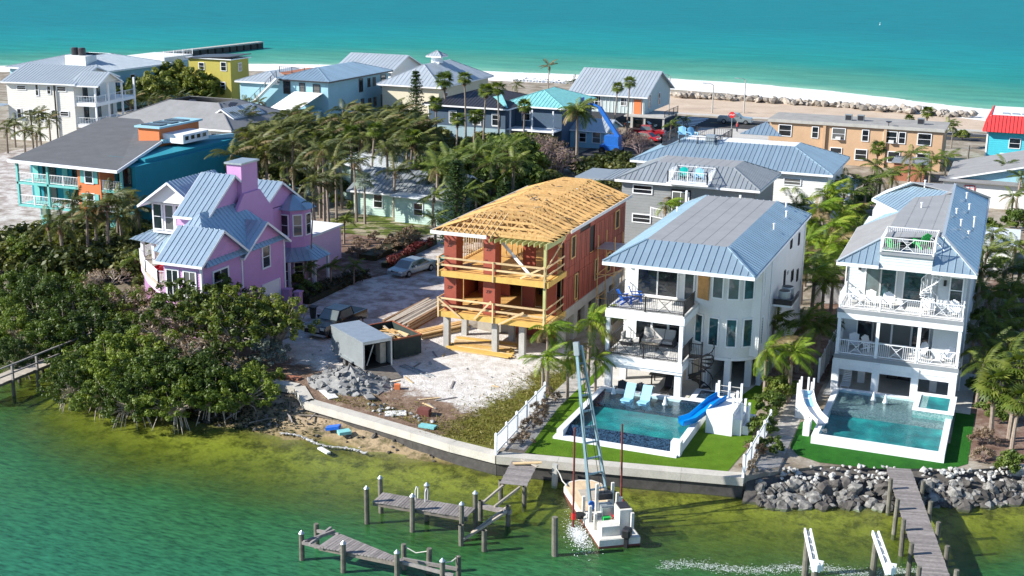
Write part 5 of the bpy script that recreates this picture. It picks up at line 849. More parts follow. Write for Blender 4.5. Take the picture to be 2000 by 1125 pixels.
# ================================================ DOCKS
def plank_run(t,p0,p1,w,z,m='plank_grey',pw=.15,gap=.02,name='plank',skew=0,w1=None,z1=None):
    p0=Vector((*p0,z)); p1=Vector((*p1,z if z1 is None else z1)); d=p1-p0; L=d.length; d.normalize(); s_=d.cross(Vector((0,0,1))); k=int(L/(pw+gap)); w1=w if w1 is None else w1
    cache={}
    for i in range(k):
        f=i/max(1,k-1); ww=w+(w1-w)*f; key=round(ww*2)/2 if w!=w1 else w
        c=p0+d*((i+.5)*L/k); e=s_*(ww/2*random.uniform(.97,1.03)); obj(name,MB().bar(c-e,c+e+Vector((0,0,random.uniform(-.01,.01))),pw,.045),m,t)
    for s2 in (-.42,.42):
        a=p0+s_*w*s2; b_=p1+s_*w1*s2; obj('stringer',MB().bar(a-Vector((0,0,.14)),b_-Vector((0,0,.14)),.08,.2),'old_wood',t)
def piling_mb(h0,h1,r=.14,cap=True):
    mb=MB().lathe([(r*1.05,h0),(r,0),(r*.95,h1)],10); 
    if cap: mb.add([(r*1.1*math.cos(i*math.pi/5),r*1.1*math.sin(i*math.pi/5),h1) for i in range(10)]+[(0,0,h1+.22)],[(i,(i+1)%10,10) for i in range(10)])
    return mb
PILE={}
def pile(parent,x,y,top,capm=True,r=.14):
    key=(round(top,1),capm,r)
    if key not in PILE: PILE[key]=(mkmesh('piling',piling_mb(-3.2,key[0],r,False),'piling'),mkmesh('piling_cap',MB().lathe([(r*1.15,0),(r*1.15,.03),(.01,.2)],10,(0,0,key[0])),'galv'))
    rl=root_of(parent).location if parent else Vector((0,0,0)); o=link('piling',PILE[key][0],parent,Vector((x,y,0))-rl,(random.uniform(-.02,.02),random.uniform(-.02,.02),random.random()*6))
    if capm: link('piling_cap',PILE[key][1],o)
    return o
def lone_pile(x,y,top,label,r=.14,cap=False):
    o=pile(None,x,y,top,False,r); o.location=(x,y,0); tag(o,label,'piling')
t=thing('boat_dock','detached weathered grey dock with six capped pilings in the bay','dock',(-31.3,57.9,-1.2)); plank_run(t,(-31.1,58.35),(-25.5,58.55),1.35,.1)
for x,y in ((-31.35,57.55),(-31.3,59.1),(-28.6,57.65),(-28.5,59.25),(-25.7,57.75),(-25.6,59.35)): pile(t,x,y,.95)
for x in (-29.0,-28.4): obj('swim_ladder',MB().path([(x,59.15,-.3),(x,59.2,.75),(x,59.0,.85),(x,58.85,.7),(x,58.85,.1)],[.035]*5,6),'pvc',t)
t=thing('broken_dock','broken tapering grey dock nearest the camera with missing planks','dock',(-32.4,52.5,-1.2)); plank_run(t,(-31.2,53.0),(-26.6,52.5),1.8,-.1,w1=.35,z1=-.15)
for p,q in (((-32.3,52.3,-.15),(-31,52.2,-.15)),((-32.3,53.8,-.15),(-31,53.8,-.12)),((-32.2,52.3,-.1),(-31.3,53.9,.0)),((-31.8,52.2,-.1),(-31.7,54.2,-.05)),((-26.8,52.5,-.2),(-23.8,52.5,-.35)),((-26.8,52.9,-.25),(-23.9,53.2,-.35))): obj('loose_beam',MB().bar(p,q,.12,.16),'plank_grey',t)
for x,y,h_,c in ((-32.4,52.4,.35,1),(-32.4,53.9,.2,0),(-29.75,52.05,.4,1),(-26.8,52.25,.4,1),(-27.1,53.6,.2,0),(-25.7,53.7,.2,0),(-24.4,52.5,.35,1),(-23.9,53.3,.35,0)): pile(t,x,y,h_,bool(c))
obj('rope',MB().path([(-27.1,53.6,.1),(-26.4,53.6,-.15),(-25.7,53.7,.05)],[.03]*3,5),'rope',t); obj('rope',MB().path([(-24.4,52.5,.2),(-24.15,53,.1),(-23.9,53.3,.3)],[.03]*3,5),'rope',t)
t=thing('broken_dock','short collapsed dock section against the seawall beside the barge','dock',(-25.6,63.5,-1.2)); plank_run(t,(-24.9,63.2),(-25.4,66.3),1.6,0,z1=.1)
for x,y in ((-25.8,63.5),(-24.2,63.2)): pile(t,x,y,-.1,False)
obj('loose_plank',MB().bar((-25.9,65.6,.2),(-24.3,66.2,.3),.25,.06),'lumber_pale',t); obj('loose_plank',MB().bar((-25.6,66.3,.25),(-24.4,65.8,.2),.2,.06),'plank_tan',t)
t=thing('dock_frame','bare dock cross-beam with two stub posts between the broken docks','dock',(-25.8,60.5,-1.2)); obj('cross_beam',MB().bar((-25.95,60.5,-.35),(-23.9,60.4,-.35),.2,.25),'plank_grey',t)
for x in (-25.75,-24.1): pile(t,x,60.45,-.35,False)
for p,q in (((-25.7,60.5,-.2),(-25.5,63.3,-.15)),((-24.9,60.4,-.2),(-24.5,63.2,-.1)),((-24.1,60.4,-.3),(-25.6,57.6,-1.1)),((-24.3,60.6,-.25),(-25.4,58.4,-1.0))): obj('fallen_stringer',MB().bar(p,q,.1,.14),'plank_tan',t)
lone_pile(-25.5,57.2,-.05,'short dark piling just right of the detached dock end'); lone_pile(-24.1,57.1,-.1,'lone short piling in open water right of the docks'); lone_pile(-20.5,58.1,1.0,'tall green and rust coloured piling left of the barge',.17)
t=thing('mooring_post','pale concrete mooring post against the seawall left of the barge','post',(-23.6,66.6,-1.2)); B(t,'post',-23.75,-23.45,66.5,66.75,-2.5,.15,'concrete'); obj('mooring_rope',MB().path([(-23.5,66.5,.0),(-23.2,66.4,-.35),(-22.9,66.0,-.55),(-22.5,65.6,-.6)],[.035]*4,5),'rope',t)
t=thing('walkway_dock','long grey plank walkway dock from the boulders into the bay','dock',(-4.6,74,0)); plank_run(t,(-4.65,74.0),(-1.2,59.0),1.42,.25,m='plank_grey',pw=.14)
dv=Vector((3.45,-15,0)).normalized(); sv=dv.cross(Vector((0,0,1)))
for i,s0 in enumerate((3.2,6.0,8.6,11.4,14)):
    for sg in (-1,1): c=Vector((-4.65,74,0))+dv*s0+sv*sg*.88; pile(t,c.x,c.y,.95,False,.13); 
    c=Vector((-4.65,74,0))+dv*s0; obj('cross_beam',MB().bar((c-sv*.95)+Vector((0,0,-.05)),(c+sv*.95)+Vector((0,0,-.05)),.1,.2),'old_wood',t)
for i,((x0,y0),(x1,y1)) in enumerate((((-8.0,61.5),(-6.9,57.3)),((-4.75,62.6),(-3.6,58.4)))):
    t=thing('boat_lift',('left','right')[i]+' white boat-lift beam on two pilings','boat lift',(x0,y0,-1.2)); p,q=Vector((x0,y0,1.15)),Vector((x1,y1,1.15)); e=Vector((y1-y0,x0-x1,0)).normalized()*.14
    for s_ in (-1,1): obj('beam',MB().bar(p+e*s_,q+e*s_,.09,.26),'white_trim',t)
    obj('drive_shaft',MB().tube(p,q,.05),'galv',t); obj('motor',MB().lathe([(.1,0),(.2,.06),(.2,.4),(.12,.46)],10,(x1,y1,1.1)),'white_trim',t); obj('motor_bracket',MB().box(x1-.25,x1+.25,y1+.35,y1+.6,.95,1.4),'white_trim',t)
    for k in range(4): c=p+(q-p)*(.2+.2*k); obj('spacer',MB().bar(c-e,c+e,.06,.2),'white_trim',t)
    for c in (p+(q-p)*.08,p+(q-p)*.9): pile(t,c.x,c.y,1.0,False,.17)
# left boardwalk with handrail
t=thing('boardwalk','pale boardwalk with wooden handrail entering from the left into mangroves','boardwalk',(-63,70,-1.2)); plank_run(t,(-64.6,63),(-64.4,76),1.6,.0,m='plank_tan',pw=.2)
for k in range(6):
    y=63.4+k*2.4; pile(t,-65.4,y,-.1,False,.13); pile(t,-63.7,y,-.1,False,.13); B(t,'rail_post',-63.72,-63.58,y-.07,y+.07,0,1.15,'plank_grey')
for z in (.55,1.15): obj('handrail',MB().bar((-63.6,62.8,z),(-63.5,76,z),.1,.09),'plank_grey',t)
# ================================================ BARGE
t=thing('work_barge','white work barge with ladder mast and outboard motor moored at the seawall','boat',(-20,63.7,-1.2))
hd=Vector((4.6,-6.6,0)).normalized(); hs=Vector((-hd.y,hd.x,0))  # stern direction, right side
def bp_(a,b_,z): c=Vector((-19.85,63.6,0))+hd*a+hs*b_; return (c.x,c.y,z)
hull=[(-3.9,-.75),(-4.1,0),(-3.9,.75),(-3.3,1.15),(3.9,1.15),(3.9,-1.15),(-3.3,-1.15)]
def hprism(poly,z0,z1,k=1.): return MB().prism([bp_(a*k,b_*k,0)[:2] for a,b_ in poly][::-1],z0,z1)
obj('hull',hprism(hull,-1.75,-.72),'hull_white',t); obj('bottom_paint',hprism([(a*1.003,b_*1.004) for a,b_ in hull],-1.7,-1.08),'hull_red',t); obj('fore_deck',hprism([(a*.97,b_*.95) for a,b_ in hull if a<0]+[(0,1.08),(0,-1.08)] if 0 else [(-3.7,-.7),(-3.9,0),(-3.7,.7),(-3.2,1.08),(.3,1.08),(.3,-1.08),(-3.2,-1.08)],-.72,-.69),'hull_ply',t)
obj('deck_plate',MB().prism([bp_(a,b_,0)[:2] for a,b_ in ((-2.6,-.5),(-2.6,.4),(-1.2,.5),(-1.0,-.6))][::-1],-.69,-.675),'plank_tan',t); obj('aft_deck',hprism([(.3,1.1),(3.85,1.1),(3.85,-1.1),(.3,-1.1)],-.72,-.695),'hull_white',t)
def lbox(name,a0,a1,b0,b1,z0,z1,m): return obj(name,MB().prism([bp_(a,b_,0)[:2] for a,b_ in ((a0,b0),(a0,b1),(a1,b1),(a1,b0))][::-1],z0,z1),m,t)
for a,b_ in ((.3,-1.0),(1.6,-1.0),(2.6,-1.0),(.2,1.0),(.8,1.0),(2.9,1.0),(2.6,.55)): lbox('bollard',a-.08,a+.08,b_-.08,b_+.08,-.7,.25,'hull_white')
lbox('engine_box',2.7,3.5,-.9,.1,-.7,-.15,'hull_white'); lbox('console',1.7,2.7,.35,1.05,-.7,.35,'hull_white'); lbox('console_dash',1.75,2.5,.4,1.0,.35,.42,'dark_frame'); lbox('cross_seat',.9,1.1,-1.0,.6,-.7,-.45,'hull_white')
for b_ in (-.35,.55): lbox('winch_post',.6,.75,b_-.08,b_+.08,-.7,1.1,'hull_white')
lbox('winch',.4,.9,-.3,.5,.2,.55,'dark_frame'); lbox('machinery',.5,1.3,-.2,.5,-.7,-.1,'galv'); lbox('green_crate',1.6,1.9,-.3,.1,-.7,-.4,'green_plastic'); c=bp_(.2,-.5,-.4); obj('blue_drum',MB().lathe([(.14,-.2),(.18,-.1),(.18,.15),(.1,.25)],10,c),'lift_blue',t)
cc=bp_(3.95,.35,0); m_=obj('outboard_motor',MB().box(cc[0]-.24,cc[0]+.24,cc[1]-.3,cc[1]+.3,-.62,-.1),'black_metal',t,bevel=.08); obj('leg',MB().box(cc[0]-.1,cc[0]+.1,cc[1]-.15,cc[1]+.15,-1.5,-.62),'black_metal',m_)
# ladder mast
top=Vector((-21.65,64.6,8.35)); bl=Vector(bp_(-.35,-.45,-.6)); br=Vector(bp_(-.7,.75,-.6)); ax=(br-bl).normalized(); tl=top-ax*.16; tr2=top+ax*.16
for p,q in ((bl,tl),(br,tr2)): obj('mast_rail',MB().bar(p,q,.16,.12),'alu_blue',t)
bk=hd*(.5)
for p,q in ((bl+bk*.9+Vector((0,0,.2)),tl+Vector((0,0,-1))),): obj('mast_stay',MB().bar(p,q,.03),'black_metal',t)
for k in range(9): f=.09+k*.1; obj('mast_rung',MB().bar(bl+(tl-bl)*f,br+(tr2-br)*f,.1,.09),'alu_blue',t)
obj('mast_head',MB().bar(tl+(tl-bl).normalized()*-.5,tl+(tl-bl).normalized()*.25,.3,.24),'galv',t)
for k,(s_,e_) in enumerate((((-20.7,61.7,-2.6),(-20.75,61.6,4.7)),((-18.75,64.4,-2.6),(-18.85,64.2,4.3)))): obj('spud_pole',MB().tube(s_,e_,.07,.055),'spud_rust',t); obj('spud_collar',MB().lathe([(.14,0),(.14,.35)],8,(s_[0],s_[1],-.7)),'sign_red',t)
for k in range(3): q=Vector(bp_(.65,-.1+k*.2,.5)); obj('hoist_cable',MB().bar(top+Vector((.05*k,0,-.2)),q,.025),'black_metal',t)
for k,(a,b_) in enumerate(((1.3,-.7),(2.2,-.3),(.2,.2),(2.3,.1),(-.6,.8))): lbox('gear_box',a-.18,a+.18,b_-.14,b_+.14,-.7,-.45-.05*(k%3),('old_wood','lift_blue','galv','dark_frame','plank_tan')[k])
obj('hose_coil',MB().path([bp_(1.4+.35*math.cos(i*.7),.1+.3*math.sin(i*.7),-.66+.01*i) for i in range(16)],[.03]*16,5),'sign_red',t)
c=bp_(.6,-1.3,-.75); obj('tyre_fender',MB().lathe([(.12,-.12),(.3,-.1),(.34,0),(.3,.1),(.12,.12)],12,c),'tyre',t)
# ================================================ VEHICLES
def car(name,label,kind,loc,rz,paint):
    t=thing(name,label,'car' if kind=='sedan' else 'pickup truck',(0,0,0))
    if kind=='sedan': L,W,hb,rr=5.2,1.85,.78,.33; cab=[(-1.75,hb),(-.95,1.38),(.75,1.42),(1.85,hb+.05)]; body=[(-2.6,.3),(-2.6,.6),(-2.45,.72),(-1.5,.84),(1.6,.92),(2.5,.88),(2.6,.6),(2.55,.3)]
    else: L,W,hb,rr=5.8,2.0,1.12,.41; cab=[(-1.25,hb),(-.55,1.85),(1.0,1.88),(1.2,hb)]; body=[(-2.9,.42),(-2.92,.95),(-2.75,1.1),(-1.3,1.2),(1.25,1.22),(1.26,1.22),(2.9,1.22),(2.9,.48)]
    w=W/2; n_=len(body); vs=[(-w if 0 else x,-w,z) for x,z in body]+[(x,w,z) for x,z in body]
    obj('body',MB().add(vs,[tuple(range(n_)),tuple(range(2*n_-1,n_-1,-1))]+[(i,n_+i,n_+(i+1)%n_,(i+1)%n_) for i in range(n_)]),paint,t,bevel=.05)
    wi=w*.78; cv=[(cab[0][0],-w*.95,cab[0][1]),(cab[3][0],-w*.95,cab[3][1]),(cab[3][0],w*.95,cab[3][1]),(cab[0][0],w*.95,cab[0][1]),(cab[1][0],-wi,cab[1][1]),(cab[2][0],-wi,cab[2][1]),(cab[2][0],wi,cab[2][1]),(cab[1][0],wi,cab[1][1])]
    cb=obj('cabin',MB().add(cv,[(0,3,2,1),(4,5,6,7),(0,1,5,4),(1,2,6,5),(2,3,7,6),(3,0,4,7)]),paint,t,bevel=.04)
    def pane(a,b_,c,d,nm,k=.1,o=.012):
        P=[Vector(cv[i]) for i in (a,b_,c,d)]; ce=sum(P,Vector())/4; nn=(P[1]-P[0]).cross(P[3]-P[0]).normalized(); 
        if nn.dot(ce-Vector((0,0,1)))<0: nn=-nn
        Q=[p+(ce-p)*k+nn*o for p in P]; obj(nm,MB().add(Q,[(0,1,2,3)]),'windscreen',cb)
    pane(0,3,7,4,'windscreen',.1); pane(1,2,6,5,'rear_window',.14); pane(0,1,5,4,'side_window',.16); pane(3,2,6,7,'side_window',.16)
    wx=L/2-.95
    for x in (-wx,wx-.1):
        for s_ in (-1,1):
            o=obj('wheel',MB().tube((x,s_*(w-.2),rr),(x,s_*(w+.03),rr),rr,rr,16),'tyre',t); obj('rim',MB().tube((x,s_*(w-.1),rr),(x,s_*(w+.045),rr),rr*.6,rr*.55,12),'rim',o)
    for s_ in (-1,1): B(t,'headlight',-L/2-.02,-L/2+.12,s_*w*.72-.2,s_*w*.72+.2,hb*.72,hb*.9,'lamp_clear'); B(t,'tail_light',L/2-.08,L/2+.02,s_*w*.86-.1,s_*w*.86+.1,hb*.72,hb*1.02,'lamp_red'); B(t,'mirror',-.95,-.75,s_*(w+.08)-.1,s_*(w+.08)+.1,hb+.05,hb+.25,paint)
    B(t,'grille',-L/2-.035,-L/2+.05,-w*.45,w*.45,hb*.55,hb*.88,'chrome'); B(t,'front_bumper',-L/2-.1,-L/2+.1,-w*.95,w*.95,.32,.5,'chrome' if kind!='sedan' else paint); B(t,'rear_bumper',L/2-.1,L/2+.08,-w*.95,w*.95,.34,.5,'chrome' if kind!='sedan' else paint)
    if kind!='sedan': B(t,'cargo_bed',1.35,2.8,-w*.82,w*.82,1.215,1.235,'black_metal')
    t.location=loc; t.rotation_euler=(0,0,rz); return t
car('pickup_truck','black pickup truck with chrome grille parked behind the grey trailer','pickup',(-49.0,85.5,.01),math.radians(84),'car_black')
car('sedan','silver-green sedan parked on the shell driveway by the half-built house','sedan',(-51.6,104.5,.01),math.radians(76),'car_silver')
car('pickup_truck','silver pickup truck driving on the beach road','pickup',(-46.8,221.8,.02),math.radians(184),'car_silver'); car('pickup_truck','dark red pickup parked behind the batten house','pickup',(-56.2,199.3,.02),math.radians(188),'car_red'); car('parked_car','red sports car parked beside the dark red pickup','sedan',(-55.4,195.0,.02),math.radians(170),'car_red'); car('parked_car','dark car parked under the batten house porch','sedan',(-60,208.5,.02),math.radians(180),'car_black')
# enclosed trailer
t=thing('cargo_trailer','grey enclosed cargo trailer with open rear door and ramp','trailer',(0,0,0)); 
for nm,q,m_ in (('left_side',(-2.6,2.4,-1.15,-1.1,.55,2.5),'trailer_grey'),('right_side',(-2.6,2.4,1.1,1.15,.55,2.5),'trailer_grey'),('front_panel',(-2.62,-2.56,-1.15,1.15,.55,2.5),'trailer_grey'),('roof',(-2.65,2.45,-1.18,1.18,2.5,2.58),'galv'),('floor',(-2.6,2.4,-1.1,1.1,.5,.58),'trailer_inside'),('lining',(-2.5,-2.45,-1.08,1.08,.58,2.45),'trailer_inside')): B(t,nm,*q,m_)
obj('door_frame',MB().box(2.38,2.46,-1.17,-1.05,.5,2.5).box(2.38,2.46,1.05,1.17,.5,2.5).box(2.38,2.46,-1.05,1.05,2.36,2.5),'galv',t); obj('ramp',MB().slab([(2.46,-1.05,.5),(2.46,1.05,.5),(4.1,1.05,.06),(4.1,-1.05,.06)],.06),'old_wood',t); B(t,'stored_boards',1.2,1.9,.5,.95,.58,2.1,'plank_tan'); obj('stored_pole',MB().bar((1.9,-.6,.6),(2.2,-.2,2.2),.07),'rope',t)
for x in (-.45,.45):
    for s_ in (-1,1): o=obj('wheel',MB().tube((x,s_*1.0,.33),(x,s_*1.22,.33),.33,.33,14),'tyre',t); obj('rim',MB().tube((x,s_*1.1,.33),(x,s_*1.235,.33),.2,.18,10),'rim',o)
for s_ in (-1,1): B(t,'fender',-.95,.95,s_*1.24-.1,s_*1.24+.1,.66,.74,'trailer_grey')
obj('drawbar',MB().bar((-2.6,.6,.5),(-3.7,0,.5),.1).bar((-2.6,-.6,.5),(-3.7,0,.5),.1),'black_metal',t); t.location=(-43.0,78.6,.01); t.rotation_euler=(0,0,math.radians(-34))
t=thing('dumpster','dark open-top dumpster full of scrap timber behind the trailer','dumpster',(0,0,0))
for nm,q in (('side',(-2.1,2.1,-1.2,-1.12,.15,1.6)),('side',(-2.1,2.1,1.12,1.2,.15,1.6)),('end',(-2.1,-2.02,-1.12,1.12,.15,1.6)),('end',(2.02,2.1,-1.12,1.12,.15,1.6)),('bottom',(-2.05,2.05,-1.1,1.1,.12,.3))): B(t,nm,*q,'dumpster')
obj('rim_rail',MB().box(-2.15,2.15,-1.26,-1.16,1.55,1.66).box(-2.15,2.15,1.16,1.26,1.55,1.66).box(-2.16,-2.06,-1.16,1.16,1.55,1.66).box(2.06,2.16,-1.16,1.16,1.55,1.66),'dump_rim',t)
for k in range(7):
    x=-1.8+k*.6
    for s_ in (-1,1): B(t,'rib',x-.05,x+.05,s_*1.22-.03,s_*1.22+.03,.2,1.55,'dumpster')
for k in range(16): a=random.uniform(-.5,.5); x,y=random.uniform(-1,1),random.uniform(-.7,.7); obj('scrap_board',MB().bar((x-math.cos(a)*.8,y-math.sin(a)*.6,1.2+random.random()*.4),(x+math.cos(a)*.8,y+math.sin(a)*.5,1.25+random.random()*.4),.16,.05),random.choice(('lumber','lumber_pale','plank_tan')),t)
t.location=(-42.5,82.6,.01); t.rotation_euler=(0,0,math.radians(-32))
t=thing('wheelie_bin','dark wheeled bin beside the black pickup','bin',(-52.4,87.6,0)); obj('tub',MB().lathe([(.25,0),(.36,.95)],4,(-52.4,87.6,.02)),'dumpster',t); B(t,'lid',-52.75,-52.05,87.25,87.95,.97,1.03,'black_metal'); obj('broom',MB().bar((-53,87,.02),(-52.6,87.4,1.2),.06),'lumber',t)
t=thing('utility_bin','green utility bin beyond the silver sedan','bin',(-49.2,107.6,0)); B(t,'tub',-50,-48.4,107,108,0,1.0,'dumpster'); B(t,'lid',-50.1,-48.3,106.9,108.1,1.0,1.12,'teal_plastic')
# blue boom lift
t=thing('boom_lift','blue articulated boom lift working among the trees','lift',(-56.5,181,0)); B(t,'chassis',-58,-55,180,182.4,.5,1.2,'lift_blue'); B(t,'turret',-57.4,-55.2,180.2,182.2,1.2,2.6,'lift_blue'); obj('boom',MB().bar((-55.4,181,2.4),(-58.6,181.3,6.6),.5,.55),'lift_blue',t); obj('jib',MB().bar((-58.6,181.3,6.6),(-60.2,181.6,7.2),.3),'lift_blue',t); obj('basket',MB().box(-61.4,-60.1,181,182.2,6.9,7.0).box(-61.4,-61.3,181,182.2,7.0,7.9).box(-60.2,-60.1,181,182.2,7.0,7.9),'lift_blue',t)
for x in (-57.6,-55.4):
    for y in (180,182.4): obj('wheel',MB().tube((x,y-.15,.5),(x,y+.15,.5),.5,.5,12),'tyre',t)
# street furniture
for i,(x,y,h_) in enumerate(((-62.7,236.5,6.2),(-53.8,234.2,5.2),(-48.4,236.5,6.2))):
    t=thing('street_lamp',('leftmost','middle','rightmost')[i]+' of the three street lamps along the beach road','street lamp',(x,y,0)); obj('pole',MB().tube((x,y,0),(x,y,h_),.13,.09),'concrete',t); obj('arm',MB().path([(x,y,h_-.1),(x-.5,y-.3,h_+.25),(x-1.3,y-.6,h_+.3)],[.06,.05,.05],6),'galv',t); B(t,'lamp_head',x-1.9,x-1.2,y-.75,y-.5,h_+.22,h_+.36,'galv')
t=thing('stop_sign','red octagonal stop sign beside the beach road','sign',(-45.4,212.5,0)); obj('pole',MB().tube((-45.4,212.5,0),(-45.4,212.5,2.6),.05),'galv',t); o=obj('plate',MB().add([(-45.4+.55*math.cos(math.radians(22.5+45*i)),212.42+dy,2.7+.55*math.sin(math.radians(22.5+45*i))) for dy in (0,.03) for i in range(8)],[tuple(range(7,-1,-1)),tuple(range(8,16))]+[(i,(i+1)%8,8+(i+1)%8,8+i) for i in range(8)]),'sign_red',t); text(o,'STOP',.36,(-45.4,212.41,2.7),(math.pi/2,0,0),'white_trim')
t=thing('utility_pole','bare brown wooden pole behind the white cottage','pole',(-6.5,182,0)); obj('pole',MB().tube((-6.5,182,0),(-6.5,182,4.5),.14,.12),'old_wood',t); obj('step_bolt',MB().box(-6.7,-6.3,181.95,182.05,4.1,4.18),'galv',t)
t=thing('channel_buoy','white buoy floating on the open sea','buoy',(-60,560,-1)); obj('float',MB().lathe([(.15,-.3),(.25,.1),(.1,.3)],8,(-60,560,-1)),'white_paint',t); obj('mast',MB().tube((-60,560,-.5),(-60,560,.2),.09,.06),'debris_white',t)
# pier
t=thing('concrete_pier','long concrete groyne pier running out into the sea','pier',(-212.5,272,-1))
for k in range(17):
    y=270+k*3.4; x=-212.7+k*.09; B(t,'deck_slab',x-1.1,x+1.1,y,y+3.3,.5,.9,'concrete'); B(t,'wall_block',x-.95,x+1.2,y+.35,y+2.9,-2.5,.5,'wall_dark')
# person walking near the road
def person(label,x,y,top,leg):
    t=thing('person',label,'person',(x,y,0)); V=[(0,0,.95),(0,0,1.2),(0,.01,1.42),(0,0,1.52),(0,-.01,1.66),(.1,.02,.92),(.12,-.18,.5),(.12,-.1,.08),(-.1,0,.92),(-.13,.2,.5),(-.14,.34,.1),(.2,0,1.4),(.27,.08,1.12),(.25,-.06,.92),(-.2,0,1.4),(-.27,-.08,1.12),(-.25,.1,.92)]
    E_=[(0,1),(1,2),(2,3),(3,4),(0,5),(5,6),(6,7),(0,8),(8,9),(9,10),(2,11),(11,12),(12,13),(2,14),(14,15),(15,16)]; R_=[.15,.15,.16,.06,.11,.1,.075,.05,.1,.075,.05,.07,.05,.04,.07,.05,.04]
    me=bpy.data.meshes.new('body'); me.from_pydata(V,E_,[]); o=link('body',me,t); o.modifiers.new('Skin','SKIN'); sv_=me.skin_vertices[0].data
    for i,r in enumerate(R_): sv_[i].radius=(r,r)
    sv_[0].use_root=True; me.materials.append(MT[leg]); o.modifiers.new('Sub','SUBSURF').levels=1
    obj('shirt',MB().lathe([(.19,.95),(.2,1.2),(.22,1.38),(.1,1.47)],10,(x,y,0)),top,t); obj('head',MB().lathe([(.05,1.5),(.1,1.58),(.11,1.68),(.08,1.76),(.02,1.8)],10,(x,y-.01,0)),'skin',t,True)
person('person in red top walking past the stop sign',-44.2,211.4,'cloth_red','cloth_dark')
